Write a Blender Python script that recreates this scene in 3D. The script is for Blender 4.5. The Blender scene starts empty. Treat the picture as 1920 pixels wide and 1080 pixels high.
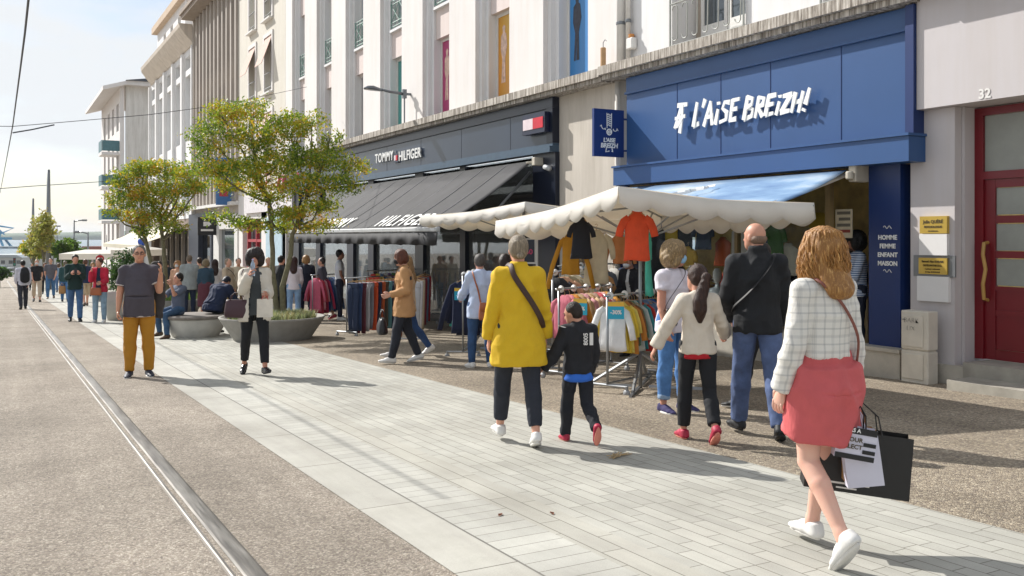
import bpy, bmesh, math, random
import numpy as np
from mathutils import Vector, Matrix
R = math.radians
random.seed(7)
C = bpy.context.scene.collection
# ------------------------------------------------------------------ camera geometry
FPX, VX, HY, CH, SL = 1750.0, -5.0, 445.0, 1.5, 0.0285
TH = math.atan((960 - VX) / FPX)
CT, ST = math.cos(TH), math.sin(TH)
def ray(px, py):
    a, b = (px - 960) / FPX, (HY - py) / FPX
    return Vector((ST + a * CT, CT - a * ST, b))
def gz(y):
    return -SL * y if y < 170 else -SL * 170
def G(px, py):
    r = ray(px, py); t = -CH / (r.z + SL * r.y)
    return Vector((r.x * t, r.y * t, CH + r.z * t))
def AX(px, py, X):
    r = ray(px, py); t = X / r.x
    return Vector((X, r.y * t, CH + r.z * t))
def AD(px, py, d):
    r = ray(px, py)
    return Vector((r.x * d, r.y * d, CH + r.z * d))
XF = 9.7
def FY(px, X=XF):
    return AX(px, HY, X).y
def FZ(px, py, X=XF):
    return AX(px, py, X).z
# ------------------------------------------------------------------ materials
MATS = {}
def hexc(h):
    h = h.lstrip('#'); v = [int(h[i:i+2], 16) / 255 for i in (0, 2, 4)]
    return tuple(((c + .055) / 1.055) ** 2.4 if c > .04045 else c / 12.92 for c in v)
class NT:
    def __init__(s, name):
        s.m = bpy.data.materials.new(name); s.m.use_nodes = True
        s.t = s.m.node_tree; s.b = s.t.nodes['Principled BSDF']; s.c = None
    def n(s, kind, **kw):
        nd = s.t.nodes.new(kind)
        for k, v in kw.items():
            if k in nd.inputs: nd.inputs[k].default_value = v
            else: setattr(nd, k, v)
        return nd
    def l(s, a, b): s.t.links.new(a, b)
    def co(s, scale=(1, 1, 1), rot=(0, 0, 0), gen='Object'):
        tc = s.n('ShaderNodeTexCoord'); mp = s.n('ShaderNodeMapping')
        mp.inputs['Scale'].default_value = scale; mp.inputs['Rotation'].default_value = rot
        s.l(tc.outputs[gen], mp.inputs['Vector']); return mp.outputs[0]
    def noise(s, vec, scale, detail=4, rough=.55):
        nd = s.n('ShaderNodeTexNoise', Scale=scale, Detail=detail, Roughness=rough); s.l(vec, nd.inputs['Vector']); return nd.outputs['Fac']
    def vor(s, vec, scale, out='Color', feature='F1'):
        nd = s.n('ShaderNodeTexVoronoi', Scale=scale); nd.feature = feature; s.l(vec, nd.inputs['Vector']); return nd.outputs[out]
    def ramp(s, fac, stops, interp='LINEAR'):
        nd = s.n('ShaderNodeValToRGB'); nd.color_ramp.interpolation = interp
        e = nd.color_ramp.elements
        while len(e) < len(stops): e.new(.5)
        for i, (p, c) in enumerate(stops):
            e[i].position = p; e[i].color = (*c, 1) if len(c) == 3 else c
        s.l(fac, nd.inputs[0]); return nd.outputs[0]
    def mix(s, fac, a, b, mode='MIX'):
        nd = s.n('ShaderNodeMix'); nd.data_type = 'RGBA'; nd.blend_type = mode
        for i, v in ((0, fac), (6, a), (7, b)):
            if isinstance(v, (int, float)): nd.inputs[i].default_value = v
            elif isinstance(v, tuple): nd.inputs[i].default_value = (*v[:3], 1)
            else: s.l(v, nd.inputs[i])
        return nd.outputs[2]
    def col(s, v):
        if isinstance(v, tuple): s.b.inputs['Base Color'].default_value = (*v[:3], 1)
        else: s.l(v, s.b.inputs['Base Color'])
    def bump(s, h, strength=.3, dist=.01, prev=None):
        nd = s.n('ShaderNodeBump', Strength=strength, Distance=dist); s.l(h, nd.inputs['Height'])
        if prev: s.l(prev, nd.inputs['Normal'])
        s.l(nd.outputs[0], s.b.inputs['Normal']); return nd.outputs[0]
    def set(s, **kw):
        for k, v in kw.items(): s.b.inputs[k.replace('_', ' ')].default_value = v
def plain(name, c, rough=.6, var=.12, scale=6, metal=0, bump=0, bscale=60, spec=None):
    """a colour with gentle mottling, and optional fine bump"""
    if name in MATS: return MATS[name]
    if isinstance(c, str): c = hexc(c)
    t = NT(name); v = t.co()
    f = t.noise(v, scale, 5)
    lo = tuple(x * (1 - var) for x in c); hi = tuple(min(1, x * (1 + var)) for x in c)
    t.col(t.ramp(f, [(.3, lo), (.7, hi)])); t.set(Roughness=rough, Metallic=metal)
    if bump: t.bump(t.noise(v, bscale, 3), bump, .004)
    MATS[name] = t.m; return t.m
def cloth(c, var=.1, rough=.85):
    key = 'cloth_' + str(c) + str(var)
    if key in MATS: return MATS[key]
    cc = hexc(c) if isinstance(c, str) else c
    t = NT('cloth'); v = t.co()
    f = t.noise(v, 9, 4)
    t.col(t.ramp(f, [(.3, tuple(x * (1 - var) for x in cc)), (.7, tuple(min(1, x * (1 + var)) for x in cc))]))
    t.set(Roughness=rough); t.b.inputs['Sheen Weight'].default_value = 0
    vv = t.co((1, 1, .35))
    b1 = t.bump(t.noise(vv, 14, 3), .55, .02)
    t.bump(t.noise(v, 300, 2), .25, .002, b1)
    MATS[key] = t.m; return t.m
# ------------------------------------------------------------------ scene objects
def emp(name, loc=(0, 0, 0), rz=0, label=None, cat=None, group=None):
    o = bpy.data.objects.new(name, None); C.objects.link(o); o.empty_display_size = .1
    o.location = loc; o.rotation_euler = (0, 0, rz)
    if label: o['label'] = label
    if cat: o['category'] = cat
    if group: o['group'] = group
    return o
def tag(o, label=None, cat=None, group=None, kind=None):
    for k, v in (('label', label), ('category', cat), ('group', group), ('kind', kind)):
        if v: o[k] = v
    return o
def dup(o, parent=None):
    c = o.copy(); C.objects.link(c)
    if parent is not None: c.parent = parent
    for ch in list(o.children): dup(ch, c)
    return c
def mkmesh(name, V, Fs, mats, parent=None, smooth=False, mi=None):
    me = bpy.data.meshes.new(name)
    if isinstance(V, np.ndarray):
        nv, nf = len(V), len(Fs); k = Fs.shape[1]
        me.vertices.add(nv); me.vertices.foreach_set('co', V.astype(np.float32).ravel())
        me.loops.add(nf * k); me.loops.foreach_set('vertex_index', Fs.astype(np.int32).ravel())
        me.polygons.add(nf); me.polygons.foreach_set('loop_start', np.arange(0, nf * k, k, dtype=np.int32))
        me.update(calc_edges=True)
    else:
        me.from_pydata([tuple(v) for v in V], [], Fs); me.update()
    if not isinstance(mats, (list, tuple)): mats = [mats]
    for m in mats: me.materials.append(m)
    if mi is not None: me.polygons.foreach_set('material_index', mi)
    if smooth: me.polygons.foreach_set('use_smooth', [True] * len(me.polygons))
    me.validate()
    o = bpy.data.objects.new(name, me); C.objects.link(o)
    if parent is not None: o.parent = parent
    return o
class M:
    def __init__(s): s.v = []; s.f = []; s.mi = []; s.cur = 0; s.marks = []
    def add(s, V, Fs):
        b = len(s.v); s.marks.append((b, len(s.f))); s.v += [tuple(v) for v in V]; s.f += [[i + b for i in f] for f in Fs]; s.mi += [s.cur] * len(Fs); return s
    def box(s, a, b, rot=0, piv=None):
        x0, y0, z0 = a; x1, y1, z1 = b
        V = [Vector((x, y, z)) for z in (z0, z1) for y in (y0, y1) for x in (x0, x1)]
        if rot:
            p = Vector(piv or ((x0 + x1) / 2, (y0 + y1) / 2, 0)); m = Matrix.Rotation(rot, 3, 'Z')
            V = [m @ (v - p) + p for v in V]
        return s.add(V, [[0, 2, 3, 1], [4, 5, 7, 6], [0, 1, 5, 4], [2, 6, 7, 3], [0, 4, 6, 2], [1, 3, 7, 5]])
    def obox(s, c, ax, ay, az):
        """box from centre and three half-axis vectors"""
        c, ax, ay, az = map(Vector, (c, ax, ay, az))
        V = [c + ax * i + ay * j + az * k for k in (-1, 1) for j in (-1, 1) for i in (-1, 1)]
        return s.add(V, [[0, 2, 3, 1], [4, 5, 7, 6], [0, 1, 5, 4], [2, 6, 7, 3], [0, 4, 6, 2], [1, 3, 7, 5]])
    def tube(s, pts, r, n=8, cap=True, flat=1.0, side=None):
        pts = [Vector(p) for p in pts]; m = len(pts)
        rs = r if isinstance(r, (list, tuple)) else [r] * m
        V = []; u = Vector(side) if side else None
        for i, p in enumerate(pts):
            d = (pts[min(i + 1, m - 1)] - pts[max(i - 1, 0)]).normalized()
            if u is None: u = d.orthogonal().normalized()
            u = (u - d * u.dot(d))
            u = u.normalized() if u.length > 1e-6 else d.orthogonal().normalized()
            w = d.cross(u)
            for k in range(n):
                a = 2 * math.pi * k / n
                V.append(p + (u * math.cos(a) + w * math.sin(a) * flat) * rs[i])
        Fs = [[i * n + k, i * n + (k + 1) % n, (i + 1) * n + (k + 1) % n, (i + 1) * n + k] for i in range(m - 1) for k in range(n)]
        if cap: Fs += [list(range(n))[::-1], [(m - 1) * n + k for k in range(n)]]
        return s.add(V, Fs)
    def rings(s, rings, cap=True, closed=True):
        n = len(rings[0]); V = [p for r in rings for p in r]; m = len(rings)
        kk = n if closed else n - 1
        Fs = [[i * n + k, i * n + (k + 1) % n, (i + 1) * n + (k + 1) % n, (i + 1) * n + k] for i in range(m - 1) for k in range(kk)]
        if cap and closed: Fs += [list(range(n))[::-1], [(m - 1) * n + k for k in range(n)]]
        return s.add(V, Fs)
    def lathe(s, prof, c=(0, 0, 0), n=24, sx=1, sy=1):
        rg = [[(c[0] + r * sx * math.cos(2 * math.pi * k / n), c[1] + r * sy * math.sin(2 * math.pi * k / n), c[2] + z) for k in range(n)] for r, z in prof]
        return s.rings(rg)
    def prism(s, poly, o, u, w, t):
        """polygon (list of 2d) in plane o,u,w extruded by vector t"""
        o, u, w, t = map(Vector, (o, u, w, t)); n = len(poly)
        V = [o + u * a + w * b for a, b in poly]; V += [v + t for v in V]
        return s.add(V, [list(range(n))[::-1], list(range(n, 2 * n))] + [[i, (i + 1) % n, n + (i + 1) % n, n + i] for i in range(n)])
    def quad(s, *p): return s.add(p, [list(range(len(p)))])
    def pieces(s, k=1):
        mk = s.marks[::k] + [(len(s.v), len(s.f))]; out = []
        for (v0, f0), (v1, f1) in zip(mk, mk[1:]):
            p = M(); p.v = s.v[v0:v1]; p.f = [[i - v0 for i in f] for f in s.f[f0:f1]]; p.mi = s.mi[f0:f1]; out.append(p)
        return out
    def build(s, name, mats, parent=None, smooth=False, bevel=0):
        o = mkmesh(name, s.v, s.f, mats, parent, smooth, s.mi)
        if not (parent is None): pass
        bm = bmesh.new(); bm.from_mesh(o.data)
        bmesh.ops.recalc_face_normals(bm, faces=bm.faces); bm.to_mesh(o.data); bm.free()
        if bevel:
            md = o.modifiers.new('b', 'BEVEL'); md.width = bevel; md.segments = 1; md.limit_method = 'ANGLE'
        return o
def text_obj(name, txt, size, mat, o, u, w, depth=.02, parent=None, bold=0., shear=0., align='LEFT', spacing=1.0):
    """mesh lettering standing in the plane (o,u,w)"""
    cu = bpy.data.curves.new(name, 'FONT'); cu.body = txt; cu.size = size; cu.extrude = depth / 2
    cu.offset = bold; cu.shear = shear; cu.align_x = align; cu.space_character = spacing; cu.resolution_u = 3
    ob = bpy.data.objects.new(name, cu); C.objects.link(ob)
    bpy.context.view_layer.update()
    me = bpy.data.meshes.new_from_object(ob.evaluated_get(bpy.context.evaluated_depsgraph_get()))
    bpy.data.objects.remove(ob); bpy.data.curves.remove(cu)
    u, w, o = Vector(u).normalized(), Vector(w).normalized(), Vector(o); n = u.cross(w)
    mt = Matrix(((u.x, w.x, n.x, o.x), (u.y, w.y, n.y, o.y), (u.z, w.z, n.z, o.z), (0, 0, 0, 1)))
    me.transform(mt); me.materials.clear(); me.materials.append(mat)
    o2 = bpy.data.objects.new(name, me); C.objects.link(o2)
    if parent is not None: o2.parent = parent
    return o2
UF, WF = (0, -1, 0), (0, 0, 1)      # reading direction on the facades (they face -X)
# ------------------------------------------------------------------ camera, sun, sky
cam = bpy.data.cameras.new('camera'); co = bpy.data.objects.new('camera', cam); C.objects.link(co)
bpy.context.scene.camera = co
cam.sensor_width = 36; cam.lens = 36 * FPX / 1920; cam.clip_start = .05; cam.clip_end = 9000
cam.shift_y = -(540 - HY) / 1920
co.location = (0, 0, CH); co.rotation_euler = (R(90), 0, -TH)
SUN_EL, sdx, sdy = R(37), .42, -.9075                    # light travels towards +X, -Y
sdir = Vector((sdx * math.cos(SUN_EL), sdy * math.cos(SUN_EL), -math.sin(SUN_EL))).normalized()
sl = bpy.data.lights.new('sun', 'SUN'); sl.energy = 5.0; sl.angle = R(.6); sl.color = (1, .965, .91)
so = bpy.data.objects.new('sun', sl); C.objects.link(so); so.rotation_euler = sdir.to_track_quat('-Z', 'Y').to_euler()
W = bpy.data.worlds.new('World'); bpy.context.scene.world = W; W.use_nodes = True
wt = W.node_tree; bg = wt.nodes['Background']
sky = wt.nodes.new('ShaderNodeTexSky'); sky.sky_type = 'NISHITA'; sky.sun_disc = False
sky.sun_elevation = SUN_EL; sky.sun_rotation = math.atan2(-sdx, -sdy); sky.air_density = 1.0; sky.dust_density = 1.2; sky.ozone_density = 1.8
tc = wt.nodes.new('ShaderNodeTexCoord'); mp = wt.nodes.new('ShaderNodeMapping'); mp.inputs['Scale'].default_value = (1, 1, 3.4)
wt.links.new(tc.outputs['Generated'], mp.inputs[0])
ns = wt.nodes.new('ShaderNodeTexNoise'); ns.inputs['Scale'].default_value = 4.2; ns.inputs['Detail'].default_value = 8; ns.inputs['Roughness'].default_value = .55
wt.links.new(mp.outputs[0], ns.inputs['Vector'])
rp = wt.nodes.new('ShaderNodeValToRGB'); rp.color_ramp.elements[0].position = .40; rp.color_ramp.elements[1].position = .56
rp.color_ramp.elements[0].color = (.30, .30, .30, 1); rp.color_ramp.elements[1].color = (.98, .98, .98, 1)
wt.links.new(ns.outputs[0], rp.inputs[0])
mx = wt.nodes.new('ShaderNodeMix'); mx.data_type = 'RGBA'
wt.links.new(rp.outputs[0], mx.inputs[0]); wt.links.new(sky.outputs[0], mx.inputs[6]); mx.inputs[7].default_value = (7.0, 7.25, 7.5, 1)
wt.links.new(mx.outputs[2], bg.inputs[0]); bg.inputs[1].default_value = .098
vs = bpy.context.scene.view_settings; vs.view_transform = 'Standard'; vs.look = 'None'; vs.exposure = .36; vs.gamma = 1
# ------------------------------------------------------------------ ground
def strip(name, x0, x1, y0, y1, lift, mat, seg=1, kind='structure'):
    m = M()
    ys = [y0 + (y1 - y0) * i / seg for i in range(seg + 1)]
    for a, b in zip(ys, ys[1:]):
        m.quad((x0, a, gz(a) + lift), (x1, a, gz(a) + lift), (x1, b, gz(b) + lift), (x0, b, gz(b) + lift))
    o = m.build(name, mat); o['kind'] = kind
    return o
def aggregate(name, cols, scale=88):
    t = NT(name); v = t.co()
    cell = t.vor(v, scale); e = t.vor(v, scale, 'Distance', 'DISTANCE_TO_EDGE')
    sep = t.n('ShaderNodeSeparateColor'); t.l(cell, sep.inputs[0])
    c = t.ramp(sep.outputs[0], [(i / (len(cols) - 1), hexc(h)) for i, h in enumerate(cols)])
    big = t.ramp(t.noise(v, .55, 5, .6), [(.34, (.74, .73, .71)), (.66, (1.08, 1.07, 1.06))])
    c = t.mix(1.0, c, big, 'MULTIPLY')
    med = t.ramp(t.noise(v, 7, 4, .7), [(.3, (.86, .86, .86)), (.7, (1.08, 1.08, 1.08))])
    c = t.mix(1.0, c, med, 'MULTIPLY')
    trk = t.ramp(t.noise(t.co((1.1, .03, 1)), 1.6, 4, .6), [(.36, (.82, .81, .80)), (.6, (1.03, 1.03, 1.03))])
    c = t.mix(1.0, c, trk, 'MULTIPLY')
    # old gum spots and drips
    sp = t.ramp(t.vor(v, 1.7, 'Distance'), [(0, (.55, .54, .52)), (.035, (1, 1, 1))])
    c = t.mix(.6, c, sp, 'MULTIPLY')
    gap = t.ramp(e, [(0, (.50, .48, .45)), (.09, (1, 1, 1))])
    c = t.mix(.8, c, gap, 'MULTIPLY')
    t.col(c); t.set(Roughness=.9)
    h = t.ramp(e, [(0, (0, 0, 0)), (.25, (1, 1, 1))]); t.bump(h, .75, .006)
    return t.m
road_m = aggregate('pebble_asphalt', ['#7d736a', '#a89d90', '#988e82', '#c0b6a8', '#8a8076', '#cfc5b7', '#a09586'])
walk_m = aggregate('pebble_walk', ['#746a60', '#a0937f', '#887c6f', '#b8ab95', '#7d7268', '#c2b7a2', '#928573'], 60)
def stone(name, base, rows, length, off=.5, swap=False, var=.10, joint=.004, jc='#6d6a62'):
    t = NT(name)
    v = t.co((1, 1, 1), (0, 0, R(90)) if not swap else (0, 0, 0))
    b = t.n('ShaderNodeTexBrick'); t.l(v, b.inputs['Vector'])
    b.inputs['Scale'].default_value = 1; b.inputs['Brick Width'].default_value = length; b.inputs['Row Height'].default_value = rows
    b.inputs['Mortar Size'].default_value = joint; b.inputs['Mortar Smooth'].default_value = .3; b.inputs['Bias'].default_value = 0
    b.offset = off; b.offset_frequency = 2; b.squash = 1.35; b.squash_frequency = 3
    bc = hexc(base)
    b.inputs['Color1'].default_value = (*[x * (1 - var) for x in bc], 1); b.inputs['Color2'].default_value = (*[x * (1 + var) for x in bc], 1)
    b.inputs['Mortar'].default_value = (*hexc(jc), 1)
    v0 = t.co()
    f = t.ramp(t.noise(v0, 1.1, 6, .6), [(.32, (.80, .79, .76)), (.66, (1.08, 1.08, 1.06))])
    c = t.mix(1, b.outputs[0], f, 'MULTIPLY')
    wv = t.co((5, .6, 1))
    f3 = t.ramp(t.noise(wv, 2.2, 3, .6), [(.3, (.93, .92, .92)), (.7, (1.05, 1.05, 1.04))])
    c = t.mix(1, c, f3, 'MULTIPLY')
    f2 = t.ramp(t.noise(v0, 160, 3, .7), [(.3, (.88, .88, .88)), (.7, (1.09, 1.09, 1.09))])
    c = t.mix(1, c, f2, 'MULTIPLY')
    sp = t.ramp(t.vor(v0, 2.3, 'Distance'), [(0, (.5, .5, .5)), (.035, (1, 1, 1))])
    c = t.mix(.7, c, sp, 'MULTIPLY')
    t.col(c); t.set(Roughness=.8)
    b1 = t.bump(b.outputs['Fac'], -.5, .004); t.bump(t.noise(v0, 90, 3), .12, .003, b1)
    return t.m
slab_m = stone('granite_kerb_slabs', '#a9a7a0', 6.0, 1.0, 0, swap=False, var=.06, joint=.006)
cross_m = stone('granite_cross_strips', '#adaca6', 8.0, .102, 0, swap=False, var=.07, joint=.0035)
edge_m = stone('granite_border', '#a8a69e', .135, .62, .37, var=.07, joint=.004)
bond_m = stone('granite_setts', '#a9a8a1', .104, .34, .41, var=.09, joint=.0035)
YN, YE = -3.0, 170.0
m = M()
xs = [-900, -60, 1.92, 4.80, 9.3, 14, 900]
for a, b in zip(xs, xs[1:]):
    for y0, y1 in ((YN - 6, 20), (20, 60), (60, YE), (YE, 5200)):
        m.quad((a, y0, gz(y0)), (b, y0, gz(y0)), (b, y1, gz(y1)), (a, y1, gz(y1)))
tag(m.build('ground', road_m), kind='structure')
strip('kerb_slabs', 1.92, 2.262, YN, 120, .004, slab_m)
strip('drain_line', 2.262, 2.275, YN, 120, .0045, plain('joint_dark', '#6f6c66', .9))
strip('cross_paving', 2.275, 2.665, YN, 120, .004, cross_m)
strip('border_paving', 2.665, 2.935, YN, 120, .004, edge_m)
strip('sett_paving', 2.935, 4.80, YN, 120, .004, bond_m)
strip('pebble_pavement', 4.80, 9.75, YN, 120, .003, walk_m)
# tram rail: lip, groove, broad head
steel = NT('rail_steel'); v = steel.co((3, .25, 1))
steel.col(steel.ramp(steel.noise(v, 6, 5), [(.3, hexc('#6f6b67')), (.7, hexc('#9a9690'))]))
steel.l(steel.ramp(steel.noise(steel.co((20, .6, 1)), 5, 4), [(.3, (.34,) * 3), (.7, (.55,) * 3)]), steel.b.inputs['Roughness']); steel.set(Metallic=1.0)
gro = plain('rail_groove', '#5b544c', .5, metal=.6, var=.3)
def rail(xo, name, lab):
    t = emp(name, (0, 0, 0), label=lab, cat='rail')
    def prof(pr, nm, mt):
        m = M(); rg = []
        for y in (YN, 3, 8, 20, 60, 120):
            cu = -.0009 * max(0, y - 4) ** 1.15 if y < 60 else -.0009 * 56 ** 1.15
            rg.append([(xo + x + cu, y, gz(y) + z) for x, z in pr])
        m.rings(rg, True); return m.build(nm, mt, t, smooth=False)
    prof([(0, -.03), (0, .004), (.006, .009), (.018, .009), (.022, .004), (.022, -.03)], 'rail_lip', steel.m)
    prof([(.022, -.03), (.022, -.010), (.052, -.010), (.052, -.03)], 'rail_groove', gro)
    prof([(.052, -.03), (.052, .003), (.056, .007), (.064, .009), (.09, .010), (.12, .010), (.145, .009), (.156, .006), (.16, .003), (.16, -.03)], 'rail_head', steel.m)
    prof([(-.012, -.02), (-.012, .0045), (-.0005, .0045), (-.0005, -.02)], 'rail_sealant', plain('sealant', '#8a837a', .8))
    return t
rail(.985, 'tram_rail', 'polished steel tram rail with a groove set into the pebbled roadway')
# ------------------------------------------------------------------ facades
def plaster(name, c, streak=.18, lo=.8, bump=.15):
    t = NT(name); cc = hexc(c); v = t.co()
    a = t.ramp(t.noise(v, .7, 5, .6), [(.3, tuple(x * (1 - streak * .45) for x in cc)), (.7, cc)])
    s = t.ramp(t.noise(t.co((1.1, 1.1, .10)), 3.0, 6, .72), [(.36, (lo, lo * .985, lo * .96)), (.60, (1, 1, 1))])
    c2 = t.mix(1, a, s, 'MULTIPLY')
    t.col(c2); t.set(Roughness=.9); t.bump(t.noise(v, 55, 4), bump, .004)
    return t.m
P_white = plaster('white_render', '#e3dfdd', lo=.95)
P_pink = plaster('pink_render', '#dccfcb', lo=.95)
P_cream = plaster('cream_render', '#d6d1c6', lo=.93)
P_grey = plaster('grey_render', '#b3aba3', lo=.85)
P_bright = plaster('bright_render', '#e4e4e5', lo=.94)
P_conc = plaster('raw_concrete', '#c8c0b5', .3, .82, .3)
P_shade = plaster('painted_grey_wall', '#c4bfc0', lo=.96)
t = NT('weathered_ledge'); v = t.co()
st_ = t.ramp(t.noise(t.co((6, 6, .35)), 3.2, 6, .75), [(.38, hexc('#5f574f')), (.5, hexc('#9d958b')), (.62, hexc('#d0cac1'))])
t.col(st_); t.set(Roughness=.95); t.bump(t.noise(v, 30, 4), .5, .01); P_ledge = t.m
def glass(name, tint='#20272b', rough=.06):
    t = NT(name); t.col(hexc(tint)); t.set(Roughness=rough); t.b.inputs['Specular IOR Level'].default_value = .9
    return t.m
GL = glass('window_glass', '#4c5459'); GLD = glass('shop_glass_dark', '#14171a', .05); GLB = glass('pale_glass', '#9aa3a8', .1)
t = NT('clear_glass'); t.set(Roughness=.02); t.b.inputs['Transmission Weight'].default_value = 1; t.b.inputs['IOR'].default_value = 1.12; t.col((.82, .86, .86)); CLR = t.m
whitep = plain('white_paint', '#dcdad6', .5, .05); navy = plain('navy_paint', '#121a2b', .35, .12, 2)
navyp = plain('slate_panel', '#2a3546', .28, .10, 1.2); bluep = plain('sign_blue_paint', '#2b4f80', .38, .05, 1.1)
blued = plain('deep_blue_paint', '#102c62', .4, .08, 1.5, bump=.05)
greenm = plain('green_iron', '#6f9488', .5); redp = plain('red_paint', '#6f0d19', .35, .08, 3)
blackp = plain('black_paint', '#101114', .4); greyp = plain('grey_metal', '#7d8083', .35, .06, metal=.5)
chrome = plain('chrome', '#b9babb', .25, .05, metal=1.0)
def wallbox(name, mat, y0, y1, z0, z1, x0, x1, parent): return M().box((x0, y0, z0), (x1, y1, z1)).build(name, mat, parent)
# -- pilastered building over the dark awning and the concrete bay
Y13 = FY(1163)
b = emp('apartment_building', (XF, 25, gz(25)), label='long pinkish white building with tall pilasters and coloured poster windows above the dark awning', cat='building')
def P(o): return o
def child(o, name, mat, mm, smooth=False, each=0):
    if each:
        for q in mm.pieces(each): r_ = child(o, name, mat, q, smooth)
        return r_
    ob = mm.build(name, mat, None, smooth); ob.parent = o; ob.matrix_parent_inverse = o.matrix_world.inverted() if False else Matrix.Translation(-o.location); return ob
ZL = 4.5                                                 # top of the ledge
per, wop = 3.07, 1.64
edges = [14.64 + per * i for i in range(7)]              # near edge of each opening
YD1 = edges[-1] + wop + .9
m = M(); last = Y13 + .02
for e in edges + [YD1]:
    m.box((XF, last, ZL), (XF + .9, e, 14.2)); last = e + wop
child(b, 'pilaster_wall', P_white, m, each=1)
m = M()                                                  # stepped reveals
for e in edges:
    for k in range(2):
        w = .14
        m.box((XF + .10 + .1 * k, e + wop - .002 - w * (k + 1), ZL), (XF + .9, e + wop - w * k - .002, 14.2))
        m.box((XF + .12, e + .002, ZL), (XF + .9, e + .10, 14.2))
child(b, 'stepped_reveal', P_bright, m, each=4)
m = M()
bw, be = .10, wop - .285
floors = [(4.5, 6.62), (7.42, 9.75), (10.6, 12.8)]
for e in edges:
    y0, y1 = e + bw, e + be
    for z0, z1 in ((6.62, 7.36), (9.75, 10.54), (12.8, 14.2)):
        m.box((XF + .26, y0, z0), (XF + .8, y1, z1))
child(b, 'spandrel', P_pink, m, each=1)
m = M()
for e in edges:
    for z in (7.36, 10.54):
        m.box((XF + .16, e + bw, z), (XF + .8, e + be, z + .07))
child(b, 'window_sill', P_bright, m, each=1)
def poster(cols, seed):
    t = NT('poster'); v = t.co()
    f = t.noise(t.co((1, 1, .4)), .8, 2)
    a = t.ramp(f, [(.35, hexc(cols[0])), (.65, hexc(cols[1]))]); t.col(a); t.set(Roughness=.35); return t.m
pcol = [('#2a6fb0', '#3a86c4'), ('#caa02a', '#d98a30'), ('#b83a72', '#a8306a'), ('#4a9c96', '#3f8a86'), ('#8a8a8c', '#a9a2a0'), ('#a68a86', '#8d8788'), ('#99928f', '#8e8a8a')]
fig = plain('poster_figure', '#d8b9a8', .6, .3, 9); figd = plain('poster_figure_dark', '#3a3c48', .6, .4, 9)
for i, e in enumerate(edges):
    y0, y1 = e + bw, e + be
    for fl, (z0, z1) in enumerate(floors):
        w = M().box((XF + .40, y0, z0), (XF + .44, y0 + .05, z1)).box((XF + .40, y1 - .07, z0), (XF + .44, y1, z1)).box((XF + .40, y0 + .05, z1 - .07), (XF + .44, y1 - .07, z1)).box((XF + .40, y0 + .05, z0), (XF + .44, y1 - .07, z0 + .06))
        if fl: w.box((XF + .40, (y0 + y1) / 2 - .03, z0 + .06), (XF + .44, (y0 + y1) / 2 + .03, z1 - .07))
        wo = child(b, 'window_frame', whitep, w)
        g = M().box((XF + .42, y0 + .05, z0 + .06), (XF + .428, y1 - .07, z1 - .07)).build('pane', (poster(pcol[i], i) if fl == 0 else GLB), wo)
        if fl == 0 and i < 3:
            mm = M(); mm.cur = 0
            yc = y0 + .45
            yc = y1 - .34
            mm.prism([(-.02, .3), (.05, .3), (.04, .8), (.10, 1.05), (.07, 1.3), (.03, 1.34), (.05, 1.45), (.0, 1.5), (-.05, 1.45), (-.03, 1.34), (-.09, 1.28), (-.10, 1.0), (-.05, .8), (-.08, .3), (-.04, .3), (-.01, .75)], (XF + .418, yc, z0 + .2), (0, -1.5, 0), (0, 0, 1.1), (-.004, 0, 0))
            mm.build('poster_figure', figd if i == 0 else fig, wo)
        if fl:                                           # green cross railing
            r = M(); xx = XF + .22
            for z in (z0 + .10, z0 + .22, z0 + .74, z0 + .84): r.tube([(xx, y0, z), (xx, y1, z)], .014, 5)
            for f in (0.02, .25, .5, .75, .98): r.tube([(xx, y0 + (y1 - y0) * f, z0 + .08), (xx, y0 + (y1 - y0) * f, z0 + .86)], .012, 5)
            for a, c in ((.02, .5), (.5, .98)):
                ya, yb = y0 + (y1 - y0) * a, y0 + (y1 - y0) * c
                r.tube([(xx, ya, z0 + .22), (xx, yb, z0 + .74)], .011, 5).tube([(xx, yb, z0 + .22), (xx, ya, z0 + .74)], .011, 5)
            child(b, 'railing', greenm, r)
child(b, 'roof', plain('zinc', '#5d666e', .5), M().box((XF - .3, Y13, 14.2), (XF + 9, YD1, 14.6)))
# concrete bay between the shops (ground floor) + ledge
YT1, YT0 = FY(1042), YD1                                 # Tommy shop near end / far end
m = M().box((XF, Y13 + .01, gz(YT1) - .3), (XF + .6, YT1 - .02, 4.345))
for f in (.33, .66): pass
child(b, 'concrete_bay', P_conc, m)
m = M(); m.box((XF - .36, Y13 + .16, 4.35), (XF + .02, YD1, 4.50)).box((XF - .30, Y13 + .16, 4.27), (XF - .0, YD1, 4.347))
child(b, 'ledge', P_ledge, m)
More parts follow.
